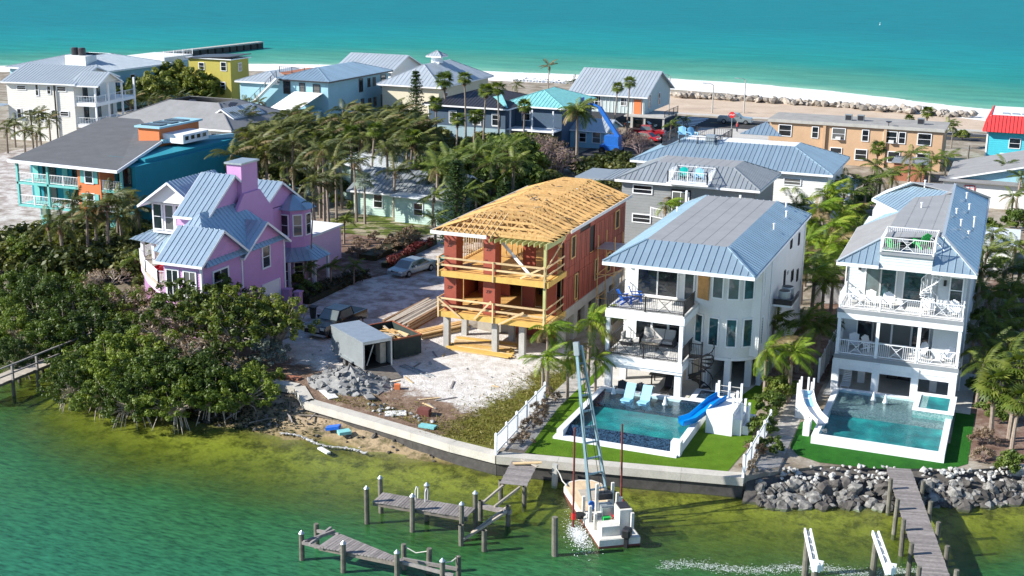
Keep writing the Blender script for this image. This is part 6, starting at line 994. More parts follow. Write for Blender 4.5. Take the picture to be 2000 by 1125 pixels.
# ================================================ VEGETATION
PALMS=[('left','o',[(-78.7,94.8,6.6,1.25),(-80.1,93.6,6.2,1.15),(-79.9,90.1,5.2,1.3),(-88.1,113.7,5.6,1.45),(-88.4,120.7,5.2,1.4),(-87.5,113.7,4.8,1.2),(-88.1,117.1,4.2,1.1),(-87.1,109.2,5,1.25),(-79.6,98.0,4.2,1.1),(-85.1,97.6,4.8,1.1),(-80.3,95.1,4.2,1.0),(-82.3,100.7,5,1.1),(-88.4,116.7,5.4,1.3),(-89.6,124.6,5,1.2),(-83.5,92.6,4.4,1.1),(-80.6,102.0,4.4,1.1)]),('leftsmall','g',[(-71.6,89.6,2.6,0.75)]),('pinkpoles','p',[(-68.1,92.0,8.6,0.7),(-62.1,98.8,9.2,0.5),(-58.1,97.0,7.5,0.6)]),('mid','o',[(-69.8,113.7,7,1.2),(-65.0,109.5,7,1.1),(-67.1,122.0,6.2,1.1),(-66.8,129.2,6.6,1.2),(-64.3,111.1,6,1.1),(-72.2,127.8,7,1.2),(-64.5,126.0,5.5,1.1),(-68.4,117.3,8.2,1.2),(-64.6,113.2,8.0,1.0),(-93.5,140.9,6,1.0),(-79.4,123.5,6.5,1.0),(-79.3,127.8,6.5,1.0),(-100.8,149.4,5.5,1.0)]),('midw','w',[(-72.0,130.0,8.2,1.0),(-71.4,133.6,8.2,1.0),(-66.0,133.1,7.6,1.1),(-73.5,145.9,7,1.0)]),('silver','s',[(-65.8,121.5,4.3,1.0)]),('smallgarden','g',[(-63.2,112.2,2.2,0.7),(-57.3,95.0,2.2,0.6),(-55.8,96.5,2.0,0.6),(-54.4,98.2,2.0,0.55),(-61.3,99.1,1.8,0.5)]),('wash','w',[(-75.4,160.4,8.6,1.0),(-75.9,171.6,10.5,1.0),(-71.7,168.2,9.8,1.0),(-70.8,171.9,10.0,1.0),(-64.8,166.4,8,1.0),(-70.3,155.8,6.8,1.0),(-68.7,157.7,6.8,1.0),(-81.9,177.5,9.5,1.3)]),('date','d',[(-58.8,172.1,6.5,1.5)]),('batten','w',[(-60.0,193.6,8.2,0.9),(-59.2,197.9,8.8,0.9)]),('dead','x',[(-80.5,218.6,9.0,0.9)]),('beachp','o',[(-82.3,237.2,4,0.8),(-93.6,236.3,3,0.8)]),('motel','w',[(-18.1,179.5,3.6,1.0),(-15.1,224.2,3.4,1.0),(-18.2,226.9,2.2,0.8)]),('motel2','g',[(-11.0,208.7,3.6,0.8),(-10.1,209.6,3.0,0.7),(-51.5,195.8,2.6,0.8),(-53.0,210.3,2.0,0.7)]),('rightback','g',[(-13.3,174.3,4,1.1),(-10.4,169.8,4.2,1.1),(-8.9,176.4,4,1),(-11.0,162.3,4,1),(-14.8,153.2,4.2,1.1),(-16.4,151.8,4,1.0),(-1.4,167.0,4,0.9),(0.2,160.0,4,0.9),(-0.2,151.6,3.6,0.9)]),('courtyard','b',[(-18.4,120.8,5.2,1.3),(-17.7,128.6,5.6,1.3),(-15.7,128.9,5.2,1.25),(-14.5,103.2,4,1.2),(-14.6,111.6,4.8,1.3),(-22.0,139.4,5,1.2),(-17.1,121.7,5.4,1.25),(-17.0,115.1,5.0,1.2),(-15.1,116.2,5.2,1.2),(-15.2,109.8,4.2,1.1),(-16.9,109.9,4.0,1.0),(-15.2,122.1,5,1.1)]),('courtyard2','g',[(-16.3,108.8,3.4,1.0),(-15.6,145.0,4.6,1.0),(-19.2,115.1,3.6,1.0),(-13.6,102.6,3.4,1.0),(-13.5,107.3,3.6,1.0),(-16.3,158.3,4.2,1.0),(-14.0,158.8,4.0,1.0),(-20.9,132.7,4.6,1.1),(-16.2,136.9,4.8,1.0),(-14.5,129.9,4.6,1.0),(-17.8,144.5,4.5,1.0),(-18.2,136.1,4.5,1.0),(-20.9,143.0,4.5,1.0),(-13.7,125.3,4,1.0),(-16.5,104.0,3.6,1.0),(-13.0,113.0,4.2,1.0)]),('poolR','b',[(-14.4,83.1,3.4,1.0),(-12.8,83.3,3.2,1.0)]),('poolRd','g',[(-13.4,90.1,4,1.1),(-12.0,90.0,3.6,1.05),(-15.2,89.3,3.4,0.8)]),('poolL','b',[(-28.5,78.4,4.2,0.95),(-26.3,80.6,4.4,1.0),(-26.9,78.1,3.2,0.85),(-28.3,77.0,3.0,0.8),(-25.4,79.6,2.6,0.7)]),('greyfront','b',[(-32.2,122.1,5.5,1.05)]),('rightedge','w',[(0.2,81.2,3.4,1.05),(1.3,82.4,4.2,1.0),(1.5,80.5,3.0,0.9)]),('rightedge2','g',[(-0.9,87.6,2.8,0.9),(-1.6,128.5,4,1.0),(0.3,106.5,4,1.0),(-2.0,112.6,3.6,1.0),(0.9,114.2,4,1.0),(0.8,95.8,3.6,1.0),(-1.7,96.9,3,1.0),(1.4,91.5,3.4,1.0),(-0.8,89.8,3.6,1.0),(-0.3,95.4,3.6,1.0),(0.5,88.6,3.4,1.0),(-1.0,105.9,4,1.0),(-0.3,113.7,4,1.0),(1.0,100.3,4,1.0),(-2.0,121.2,4,1.0),(0.5,124.7,4.0,1.0),(-0.3,99.7,4,1.0)]),('leftfar','o',[(-136.8,146.1,4.0,1.0),(-133.5,146.1,4.2,1.0),(-134.3,148.6,4.6,1.0),(-130.2,140.8,3.6,1.0),(-129.8,145.6,4.5,1.0),(-134.0,141.5,4,1.0),(-126.3,138.9,3.4,1.0)]),('leftbeach','o',[(-134.1,170.4,5,1.0),(-135.6,175.9,3.5,0.8),(-133.4,177.1,3.5,0.8),(-133.7,181.0,3.5,0.8),(-129.8,179.9,3.4,0.8),(-128.0,180.9,3.4,0.8),(-136.3,178.9,4,0.8),(-133.1,182.3,4,0.8)]),('bluefront','o',[(-126.1,185.7,3.0,0.8),(-124.4,187.0,3.4,0.9),(-121.1,186.5,3.2,0.9),(-125.6,181.9,3.0,0.8),(-126.1,192.7,3.6,0.9)]),('grove','o',[(-87.7,139.5,5.761883433025006,1.2915680154384779),(-91.5,167.6,4.834236778042673,1.384987632838584),(-87.3,140.1,7.388676572327204,1.238105403008979),(-72.8,144.6,6.4615771654148215,1.1102465696094097),(-80.1,147.1,6.160271146996584,1.3465007424805961),(-83.4,155.4,6.771398640345725,1.286439833172527),(-92.1,150.0,7.050370816145259,1.2390996354661867),(-76.3,144.6,6.656736657389127,1.4184394670335498),(-78.9,132.6,5.956014745731977,1.4242346886818085),(-83.0,167.7,5.153519036521739,1.1367947764932549),(-70.6,147.7,6.42928555625369,1.1704104793702022),(-84.6,148.3,5.712367270802468,1.2840296429621454),(-79.2,142.7,6.573153555250913,1.4215782404800068),(-71.6,143.2,6.545311209622548,1.1152398487884279),(-70.1,140.4,7.152209559731816,1.2776430013897293),(-78.8,149.1,6.962180618710722,1.279412940940514),(-91.9,148.8,7.0202504698989685,1.4459224059686324),(-85.8,129.7,5.867200751099363,1.110306149781124),(-77.8,126.2,7.069194264033324,1.0676760244518173),(-85.6,156.1,6.667945241366143,1.182381658407603),(-72.5,146.5,6.114092971484915,1.4494035781503105),(-93.6,152.9,6.359383302871162,1.062551104870127),(-89.0,139.7,6.387214519715088,1.112479596405426),(-86.5,128.7,5.6159593517818385,1.433463770563382),(-74.5,151.6,5.997065045399353,1.2580291938370256),(-75.9,139.8,6.254078761240016,1.2980504541781048),(-71.6,148.1,5.921098038920425,1.3381245008576554),(-86.6,137.9,7.342273022766452,1.2584509173124825),(-90.9,161.8,5.879546893890093,1.2819860855188263),(-88.6,131.0,6.4436693917699,1.0740322042510893),(-77.5,141.8,6.566131634899083,1.191030793216419),(-76.4,144.2,4.857674419376106,1.0742307214583189),(-79.7,148.6,5.452917923277022,1.2325248518545517),(-83.8,151.4,5.746283232283888,1.1750682644787642),(-84.3,140.5,5.581050330750532,1.2008641365315667),(-83.4,161.5,6.280070805383514,1.3440692726714039),(-88.3,144.2,6.889899943026775,1.1454780707591368),(-87.8,137.4,6.61497265735461,1.0907366770527487),(-85.5,140.1,6.967201118049003,1.2253722930245547),(-80.4,160.9,5.67544661111669,1.310092950516998),(-75.4,152.7,5.3850723910795,1.0983677298841146),(-83.8,148.0,6.897620817826189,1.38539055161129),(-90.0,140.7,6.898788687234079,1.3067749025986612),(-80.1,157.0,5.137191758269878,1.1667771563482214),(-79.9,156.1,5.700521129733819,1.2167622783493959),(-81.0,137.4,7.19359219576784,1.1123991435753438),(-80.8,118.7,7.087943454227725,1.4447654620115182),(-71.7,122.1,7.21118075746948,1.1388362945089285),(-76.8,147.2,6.523766721374076,1.2576059906583013),(-92.0,149.0,5.3914124745129115,1.077227049642745),(-80.5,145.3,6.906498885421367,1.068030724034144),(-65.8,134.1,7.202022478848829,1.4086268659936194),(-74.6,151.9,4.834175691386493,1.3481193069243846),(-91.3,142.1,6.523529871192554,1.25998565416633),(-74.9,126.6,6.391626165027373,1.1865410629671982),(-80.6,128.9,6.0407134913655645,1.3629300447147135),(-90.5,150.0,6.190056305437221,1.3767243388867692),(-79.5,123.6,7.196592929311443,1.3724204156651654),(-82.0,161.9,6.434378746780215,1.3950218272217438),(-98.9,147.8,5.498323889129099,1.2609064713706732),(-81.1,137.7,6.818893917879222,1.0507234598905517),(-103.8,155.5,5.12402820981716,1.0773666753852753),(-75.7,158.9,5.023932820111899,1.2508480027019726),(-90.7,148.3,5.7133528515925445,1.3087654453207136),(-84.6,152.7,5.296813201672279,1.181510521259009),(-86.7,132.7,6.6617113372676275,1.2020952248433014),(-99.3,149.8,5.770513896630156,1.291773947031114),(-74.4,144.5,6.8830183648537275,1.2991706040100366),(-85.4,145.5,6.089994165123354,1.3311522642223494),(-80.0,135.7,5.998183772315125,1.1480333185751708),(-80.7,142.7,4.9861105925452485,1.2199554181827335),(-72.8,123.7,7.234858584750212,1.1996942787433011),(-77.4,157.4,5.48166728702018,1.2356572857217651),(-82.5,126.2,6.521952968906303,1.4049374000137436),(-70.0,136.6,6.707711458413407,1.2755375818370918),(-93.4,141.9,4.812743324274002,1.10740734409085),(-87.3,169.2,5.038677077496322,1.089719836888334),(-82.3,166.3,4.86106716012849,1.3866142298349755),(-81.9,125.2,6.551190400518439,1.384472780514804),(-67.3,140.1,6.8767428489837155,1.0645077079422636),(-73.2,141.4,6.659410612431121,1.092697478993125),(-80.1,153.5,4.958962695526383,1.1796987470073184),(-85.0,152.1,5.429527762500265,1.121908976572671),(-82.5,131.8,6.759212604543727,1.2074919797566415),(-87.8,146.2,5.7107396576349485,1.2172870605180095),(-86.1,130.1,7.329946789269691,1.2151325489389977),(-80.2,153.8,6.596179086549974,1.35244640880771),(-77.2,143.8,6.057674320087239,1.3071812015803215),(-81.8,166.5,5.049237900187758,1.3492619230851568),(-71.9,147.3,5.9519391665221555,1.3375642563644208),(-96.4,150.8,5.317867575444605,1.284246926056201),(-89.1,145.8,6.5969442605889554,1.4313702219114757),(-83.0,134.7,5.874321770277508,1.3914557891624388),(-86.3,155.6,5.365772682419352,1.0592499025705266),(-87.0,150.8,5.247844128919477,1.19418814253457),(-83.5,136.8,5.173386339007943,1.4464871725367063),(-80.3,139.1,6.016937690297844,1.3838446942024074),(-73.1,144.3,6.051378227630649,1.3382836075793938),(-72.9,145.8,6.707329947447871,1.4341035486633966),(-89.9,155.2,5.410424677174163,1.3370753430644653),(-74.7,139.3,7.020091926014784,1.1468367215698132),(-96.6,151.3,5.286682941145904,1.3318937262151926),(-76.4,153.0,5.463020621547435,1.3960395754725403),(-84.9,138.8,6.695317924597365,1.0843701664148795),(-86.2,130.5,5.558584808512974,1.1926644338737635)]),('grove2','g',[(-78.6,137.4,5.5,1.0),(-84.2,141.8,5.5,1.0),(-81.0,140.2,5.5,1.0),(-80.9,138.1,5.5,1.0),(-79.8,142.8,5.5,1.0),(-63.7,132.3,4.6,1.0),(-60.2,129.0,4.2,1.0),(-61.0,134.9,4.4,1.0),(-57.6,131.6,4.0,1.0),(-57.5,136.6,4.4,1.0),(-57.9,126.8,3.6,1.0),(-55.2,127.6,3.4,1.0),(-54.6,131.3,3.4,1.0),(-55.6,136.8,3.6,1.0),(-58.3,122.9,3.4,1.0),(-60.1,143.7,5,1.0),(-62.5,139.7,5.4,1.2),(-59.8,138.2,5.2,1.2),(-62.6,135.5,5.4,1.2),(-56.4,141.1,4.4,1.2),(-66.6,137.0,5.5,1.2),(-52.0,126.6,3,1.0),(-55.3,124.3,3.4,1.0),(-55.2,117.1,2.8,1.0),(-63.7,146.1,4.912141867834076,1.25),(-60.1,141.5,5.830783518338395,1.25),(-57.5,142.7,5.911931317679984,1.25),(-57.8,128.0,5.635984992054236,1.25),(-59.7,130.2,5.481117557110858,1.25),(-57.8,140.1,5.6312845380356435,1.25),(-53.6,134.5,5.304250957731312,1.25),(-64.3,135.2,5.02823665804628,1.25),(-55.8,132.9,5.349587132136486,1.25),(-61.2,130.4,5.446326659800953,1.25),(-59.1,125.8,5.483056967566585,1.25),(-61.1,128.7,4.712076376238582,1.25)])]
TREES=[('seagrape',[(-156.4,195.7,1.3),(-156.6,200.6,1.3),(-153.3,202.4,1.4),(-149.0,202.9,1.3),(-144.6,202.3,1.2),(-146.5,191.7,1.2),(-142.7,203.6,1.0),(-147.8,186.8,1)]),('mang',[(-84.6,89.3,1.2),(-81.1,88.7,1.1),(-77.1,80.1,1.2),(-72.7,78.6,1.2),(-74.5,84.3,1.0),(-68.7,78.6,1.1),(-68.9,82.0,1.0),(-69.6,73.3,1.1),(-65.8,72.1,1.0),(-63.3,73.9,1.1),(-66.3,69.1,0.8),(-62.1,76.0,1.0),(-58.7,69.9,1.1),(-56.8,71.4,1.1),(-59.5,68.3,1.0),(-55.7,67.1,1.1),(-54.4,71.8,1.0),(-52.9,67.3,1.1),(-50.7,68.2,1.1),(-55.7,65.5,0.8),(-52.8,65.0,0.8),(-50.1,65.7,0.85),(-48.3,67.8,0.9),(-52.1,72.2,1.0),(-49.5,71.4,0.9),(-58.6,65.9,0.7),(-47.0,68.9,0.9),(-47.7,71.9,0.8),(-76.7,82.4,1.1),(-67.3,75.2,1.1),(-71.2,73.4,1.1),(-66.5,82.2,1.0),(-52.5,68.5,1.0)]),('shore_tree',[(-49.7,77.9,1.0),(-56.7,81.0,1.0),(-53.3,79.3,1.1),(-53.1,76.4,1.1),(-51.5,78.6,1.0),(-55.3,76.9,1.0),(-51.4,75.1,1.0),(-57.4,76.6,1.0)]),('midbush',[(-60.2,134.6,1.0),(-57.0,136.2,1.1),(-60.2,130.3,1.0),(-54.5,141.4,1.0),(-66.8,140.3,1.1),(-64.4,158.4,1.2),(-60.8,153.8,1.2),(-63.5,150.1,1.1),(-63.7,164.1,1.0)]),('bare',[(-59.1,158.8,1.2),(-56.3,157.2,1.0)]),('bare2',[(-55.1,183.2,0.8),(-51.6,179.5,0.8)]),('shrubR',[(-13.6,80.3,0.6),(-13.5,83.0,0.7),(-13.3,76.9,0.5),(-13.1,73.8,0.4),(-12.1,73.9,0.4),(-13.5,84.7,0.6)]),('shrubEdge',[(0.2,85.4,0.6),(1.5,76.7,0.5),(-0.5,90.5,0.6),(-2.4,115.5,0.7),(-1.5,106.6,0.7),(-1.3,128.6,0.8),(0.7,117.4,0.8),(-3.1,137.1,0.7),(-2.2,144.8,0.9),(0.6,149.1,1.0)]),('court',[(-20.5,138.0,1.0),(-19.6,126.7,0.9),(-15.5,126.2,0.9),(-22.0,134.3,0.8),(-16.0,137.2,0.9),(-16.9,103.7,0.6),(-16.2,151.3,1),(-20.2,146.5,1.0)]),('driesh',[(-27.4,73.7,0.5),(-26.9,71.5,0.45),(-26.6,69.0,0.4),(-27.8,76.7,0.5),(-13.0,73.0,0.4),(-12.8,70.7,0.35),(-0.2,80.8,0.5),(0.0,77.8,0.45)]),('redbed',[(-16.8,106.4,0.5),(-2.8,125.6,0.5)]),('garden',[(-61.3,111.8,0.5),(-61.0,114.6,0.5),(-58.1,113.4,0.5),(-58.8,118.3,0.5),(-59.9,108.0,0.4)]),('gardengreen',[(-73.5,129.2,0.6),(-70.4,127.3,0.5),(-56.0,92.8,0.6),(-58.6,95.4,0.5),(-48.8,148.7,0.7),(-49.1,152.5,0.7),(-58.6,131.8,0.5)]),('greybush',[(-48.7,75.1,0.8),(-49.5,77.4,0.6)]),('roadbush',[(-9.0,219.4,0.6),(-55.9,199.8,0.5)]),('pine',[(-80.7,164.8,1),(-56.9,120.1,1.1)])]
def fastmesh(name,V,F,m):
    me=bpy.data.meshes.new(name); V=np.asarray(V,np.float32).reshape(-1,3); F=np.asarray(F,np.int32); nv,nf,k=len(V),len(F),F.shape[1]
    me.vertices.add(nv); me.vertices.foreach_set('co',V.ravel()); me.loops.add(nf*k); me.loops.foreach_set('vertex_index',F.ravel()); me.polygons.add(nf); me.polygons.foreach_set('loop_start',np.arange(0,nf*k,k,dtype=np.int32)); me.polygons.foreach_set('loop_total',np.full(nf,k,np.int32)); me.update(calc_edges=True); me.materials.append(MT[m]); return me
def quads(cen,nrm,a,b,asp_rand=.3):
    n=len(cen); nrm=nrm/np.linalg.norm(nrm,axis=1,keepdims=True); r=rng.normal(size=(n,3)); t=np.cross(nrm,r); t/=np.linalg.norm(t,axis=1,keepdims=True)+1e-9; s=np.cross(nrm,t)
    k=(1+rng.uniform(-asp_rand,asp_rand,(n,1))); t=t*a*k; s=s*b*k
    V=np.stack([cen-t,cen-s*.9,cen+t,cen+s*.9],1); return V.reshape(-1,3),np.arange(4*n).reshape(n,4)
def leafcloud(clumps,per,rad,leaf,up=.5):
    C_=np.array(clumps); c=np.repeat(C_,per,0); d=rng.normal(size=c.shape); d/=np.linalg.norm(d,axis=1,keepdims=True); rr=rad*rng.uniform(.45,1,(len(c),1))
    p=c+d*rr*np.array([1,1,.75]); n=d+np.array([0,0,up])+rng.normal(scale=.45,size=d.shape); return quads(p,n,leaf,leaf*.62)
def dome(n,rx,rz,base,fill=.3):
    P=[]
    for i in range(n):
        th=rng.uniform(0,6.283); ir=1+.22*math.sin(3*th+rx*7)+.14*math.sin(5*th+base*9); ph=math.acos(rng.uniform(-.12,1)); k=rng.uniform(.55,1) if rng.uniform()<fill else rng.uniform(.85,1.08); P.append((rx*ir*k*math.sin(ph)*math.cos(th),rx*ir*k*math.sin(ph)*math.sin(th),base+rz*k*math.cos(ph)*(1+.18*math.sin(4*th+rx*3))))
    return P
def tree_proto(name,crown_m,rx,rz,base,ncl,per,rad,leaf,trunk_m='bark',tr=.12,nbr=9):
    cl=dome(ncl,rx,rz,base); V,F=leafcloud(cl,per,rad,leaf); t=thing(name,'x','tree'); link('crown',fastmesh('crown',V,F,crown_m),t)
    mb=MB(); mb.path([(0,0,-.3),(.1,.05,base*.5),(0,.1,base)],[tr*1.3,tr,tr*.8],6)
    for i in range(nbr): c=cl[int(rng.integers(len(cl)))]; mb.path([(0,.05,base*rng.uniform(.2,.9)),(c[0]*.5,c[1]*.5,base*.6+c[2]*.35),(c[0]*.92,c[1]*.92,c[2]*.95)],[tr*.6,tr*.4,tr*.15],4)
    if name=='mangrove_tree':
        for i in range(16): a=rng.uniform(0,6.28); r=rng.uniform(.6,1.9); mb.path([(r*.25*math.cos(a),r*.25*math.sin(a),.75),(r*.7*math.cos(a),r*.7*math.sin(a),.55),(r*math.cos(a),r*math.sin(a),-.6)],[.035,.03,.025],4)
    obj('trunk',mb,trunk_m,t); return t
PROTO={}
def place(kind,protos,items,label,group,cat='tree',z=0.,name=None,szj=.12,labels=None):
    for i,(x,y,s) in enumerate(items):
        p=protos[i%len(protos)]; used=PROTO.setdefault(p.name,0); lab=labels[i] if labels else label
        if not used: PROTO[p.name]=1; o=p; o.location=(x,y,z); o.rotation_euler=(0,0,rng.uniform(0,6.28)); o.scale=(s,)*3; o['label']=lab
        else: o=dup(p,(x,y,z),rng.uniform(0,6.28),lab,s*rng.uniform(1-szj,1+szj))
        o['category']=cat
        if not labels: o['group']=group
TR=dict(TREES)
mang=[tree_proto('mangrove_tree','mangrove_leaf',rng.uniform(2.2,2.6),rng.uniform(1.6,2.3),1.1,int(rng.integers(85,125)),62,.36,.095,'bark_pale',tr=.055,nbr=60) for _ in range(5)]
land=[i for i in TR['mang']]
for k,(x,y,s) in enumerate(land):
    pass
place('m',mang,TR['mang'],'leafy green mangrove in the thicket along the left shore','mangroves of the left shore',z=-.9)
shore=[tree_proto('shore_tree','sea_grape',2.2,1.9,1.9,72,34,.32,.12,'bark_pale',.07,60) for _ in range(2)]
place('s',shore,[(x,y,s_*1.15) for x,y,s_ in TR['shore_tree']],'open leafy tree with pale branches between the mangroves and the driveway','open shore trees',z=0)
sg=[tree_proto('sea_grape_tree','sea_grape',3.2,2.6,2.2,110,46,.55,.22,tr=.2) for _ in range(2)]
place('g',sg,TR['seagrape'],'dense dark sea grape tree behind the cream-white house','sea grape trees near the beach'); 
bush=[tree_proto('garden_bush','bush_green',1.6,1.4,1.0,36,60,.45,.16,tr=.06) for _ in range(3)]
for p in bush[1:]: pass
place('b',bush[:1],[(x,y,s_*1.7) for x,y,s_ in TR['midbush']],'bright green broadleaf tree behind the half-built house','green trees behind the half-built house',szj=.05)
for p in TR['midbush']: pass
place('b',bush,[(x,y,s*1.) for x,y,s in TR['court']],'leafy green bush in the garden strip between the white and right houses','bushes between the houses','bush')
place('b',bush,[(x,y,s*1.) for x,y,s in TR['shrubR']],'green shrub along the white fence between the two pools','shrubs by the pool fence','bush')
place('b',bush,TR['shrubEdge'],'dark green shrub along the right edge garden','right edge shrubs','bush'); place('b',bush,TR['gardengreen'],'rounded green garden shrub among the palms','garden shrubs','bush'); place('b',bush,TR['roadbush'],'low bush beside the beach road','road bushes','bush')
dry=[tree_proto('dry_shrub','dry_bush',1.5,1.3,.8,30,40,.4,.12,'twig',.05,22) for _ in range(2)]
place('d',dry,TR['driesh'],'dry brown shrub along a pool fence','dry shrubs','bush'); place('d',dry,TR['garden'],'dry brown garden shrub beside the shell driveway','dry garden shrubs','bush')
gb=[tree_proto('silver_shrub','grey_bush',1.4,1.6,1.,34,60,.4,.12,tr=.05)]; place('gb',gb,TR['greybush'],'silvery grey shrub at the edge of the build yard','silver shrubs','bush')
cr=[tree_proto('croton_shrub','croton',1.2,1.0,.7,24,50,.35,.13,tr=.04)]; place('c',cr,TR['redbed']+[(-45.2,122.5,.9),(-43.8,124,.8)],'yellow and red leaved shrub in a side garden','croton shrubs','bush')
# bare twiggy trees
def bare(name,m,leafm,n=5,h=3.2):
    mb=MB(); tips=[]
    def rec(p,d,L,r,lv):
        q=p+d*L; mb.tube(p,q,r,r*.7,4,False)
        if lv==0: tips.append(q); return
        for _ in range(3 if lv>2 else 4):
            e=(d+Vector(rng.normal(scale=.55,size=3))).normalized(); e.z=max(e.z,.08); rec(q,e.normalized(),L*rng.uniform(.62,.82),r*.62,lv-1)
    for _ in range(n): e=Vector(rng.normal(scale=.5,size=3)); e.z=1; rec(Vector((0,0,0)),e.normalized(),h*.36,.09,4)
    t=thing(name,'x','tree'); obj('branches',mb,m,t); V,F=leafcloud([tuple(p) for p in tips[::3]],3,.2,.1); link('leaves',fastmesh('leaves',V,F,leafm),t); return t
M('twig_pink',(.3,.22,.21),.95,.2,3); b1=[bare('bare_tree','twig_pink','dry_bush',6,4.2)]; place('x',b1,[(x,y,s*1.05) for x,y,s in TR['bare']+TR['bare2']],'leafless pinkish-grey twiggy tree behind the half-built house','leafless trees')
b2=[bare('bare_shrub','bark_pale','dry_bush',4,2.6)]; place('x',b2,[(-58.6,76.5,1.2),(-55,77.5,1.2),(-52.5,72.5,1.),(-50,70.8,.9),(-56,73,1.1),(-60,79,1.2),(-53.5,75.5,1.2),(-66,82,1.1),(-72,86,1.1)],'leafless grey shrub among the mangroves','leafless mangrove shrubs')
# hedges
def hedge(label,p0,p1,w,h,m,n,leaf=.09):
    L=math.dist(p0,p1); cl=[]
    for i in range(n): f=rng.uniform(); cl.append((p0[0]+(p1[0]-p0[0])*f+rng.uniform(-w,w),p0[1]+(p1[1]-p0[1])*f,rng.uniform(.15,h)))
    V,F=leafcloud(cl,45,.3,leaf); t=thing('hedge',label,'hedge',(*p0,0)); V=V-np.array([p0[0],p0[1],0]); link('leaves',fastmesh('leaves',V,F,m),t); obj('stems',MB().box(min(p0[0],p1[0])-w*.4,max(p0[0],p1[0])+w*.4,p0[1],p1[1],0,h*.6),'hedge_dark',t)
hedge('low dark clipped hedge along the pink house driveway',(-55.7,91),(-55.0,101),.7,.9,'hedge_dark',130); hedge('red-leaved hedge along the garden beside the sedan',(-54.7,105),(-55,116),.45,.8,'hedge_red',90); hedge('brown dormant hedge beside the shell driveway',(-58,107),(-57.5,117),1.6,.9,'dry_bush',90)
# Norfolk pines
def pine(h,n):
    t=thing('norfolk_pine','x','tree'); mb=MB(); mb.path([(0,0,0),(0,0,h)],[.2,.05],6); obj('trunk',mb,'bark',t); cen=[];nr=[]
    for k in range(n):
        f=k/n; z=h*.12+h*.88*f; L=2.1*(1-f)**.8+.25
        for j in range(7):
            a=j*.9+k*.5; c=np.linspace(.1,1,10)[:,None]; d=np.array([[math.cos(a),math.sin(a),.12]]); p=np.array([[0,0,z]])+d*L*c; p=np.repeat(p,3,0)+rng.normal(scale=.1,size=(30,3)); cen.append(p); nr.append(np.tile([[0,0,1.]],(30,1))+rng.normal(scale=.35,size=(30,3)))
    V,F=quads(np.concatenate(cen),np.concatenate(nr),.17,.09); link('crown',fastmesh('crown',V,F,'pine_green'),t); return t
p=pine(12.5,22); x,y,_=TR['pine'][0]; p.location=(x,y,0); p['label']='tall dark Norfolk pine standing before the cream house'; PROTO[p.name]=1
p=pine(9.5,20); p.location=(-51.2,113.5,0); p['label']='dark Norfolk pine behind the silver sedan left of the half-built house'; 
p=dup(p,(-45.5,112,0),1.,'shorter dark pine just behind the half-built roof',.85)
# palm fronds
def frond(L,droop,nl,ll,wind=0.,w=.045):
    V=[];F=[]; pts=[]
    for i in range(9):
        f=i/8; a=.55-droop*f*1.9; 
        pts.append((0,0,0) if i==0 else tuple(np.array(pts[-1])+np.array([math.cos(a),wind*f*.35,math.sin(a)])*L/8))
    pts=np.array(pts); T=np.gradient(pts,axis=0); T/=np.linalg.norm(T,axis=1,keepdims=True)
    for i in range(8):
        p,q=pts[i],pts[i+1]; r0=.03*(1-i/9); s=np.array([0,r0,0]); n0=len(V); V+=[p-s,p+s,q+s*.85,q-s*.85]; F.append((n0,n0+1,n0+2,n0+3))
    for k in range(nl):
        f=.1+.9*k/nl; x=f*8; i=min(7,int(x)); p=pts[i]+(pts[i+1]-pts[i])*(x-i); t=T[i]; l_=ll*math.sin(math.pi*min(1,f*.8+.17))**.7*rng.uniform(.85,1.1)
        for sg in (-1,1):
            d=t*.55+np.array([0,sg*.8+wind*.5,-.28-.3*rng.uniform()]); d/=np.linalg.norm(d); e=p+d*l_; e[2]-=l_*.18; mid=p+d*l_*.5; ww=t*w; n0=len(V); V+=[p-ww*.4,mid-ww,e,mid+ww]; F.append((n0,n0+1,n0+2,n0+3))
    return np.array(V),np.array(F)
def fan(r,m,nb=11):
    V=[];F=[]; V+=[(0,-.02,0),(0,.02,0),(r*.55,.02,.12),(r*.55,-.02,.12)]; F.append((0,1,2,3))
    for k in range(nb):
        a=(k/(nb-1)-.5)*3.3; d=np.array([math.cos(a),math.sin(a),-.05]); c=np.array([r*.55,0,.12]); s=np.array([-d[1],d[0],0])*.07*r; mid=c+d*r*.38; e=c+d*r*.75*rng.uniform(.85,1.05)+np.array([0,0,-.2*r]); n0=len(V); V+=[c,mid-s,e,mid+s]; F.append((n0,n0+1,n0+2,n0+3))
    return fastmesh('frond',np.array(V),np.array(F),m)
FRM={}
def fr_meshes(m):
    if m not in FRM:
        FRM[m]=[fastmesh('frond',*frond(2.3*k,d,20,.62,wd),m) for k,d,wd in ((1,.75,.0),(1.05,.55,.5),(.95,.95,-.3),(1.,.65,.7))]
    return FRM[m]
FANM={m:[fan(1.15,m),fan(1.05,m,9)] for m in ('palm_green','palm_bright','silver_leaf','palm_olive')}
dead=fastmesh('dead_frond',*frond(1.1,1.6,10,.3,0),'dead_frond')
def trunk_mb(h,r,lean):
    pts=[];rs=[]; n=max(3,int(h/.8)); 
    for i in range(n+1): f=i/n; pts.append((lean[0]*f*f,lean[1]*f*f,-.2+(h+.2)*f)); rs.append(r*(1.25-.45*f)*(1.06 if i%2 else .96))
    return MB().path(pts,rs,7),pts[-1]
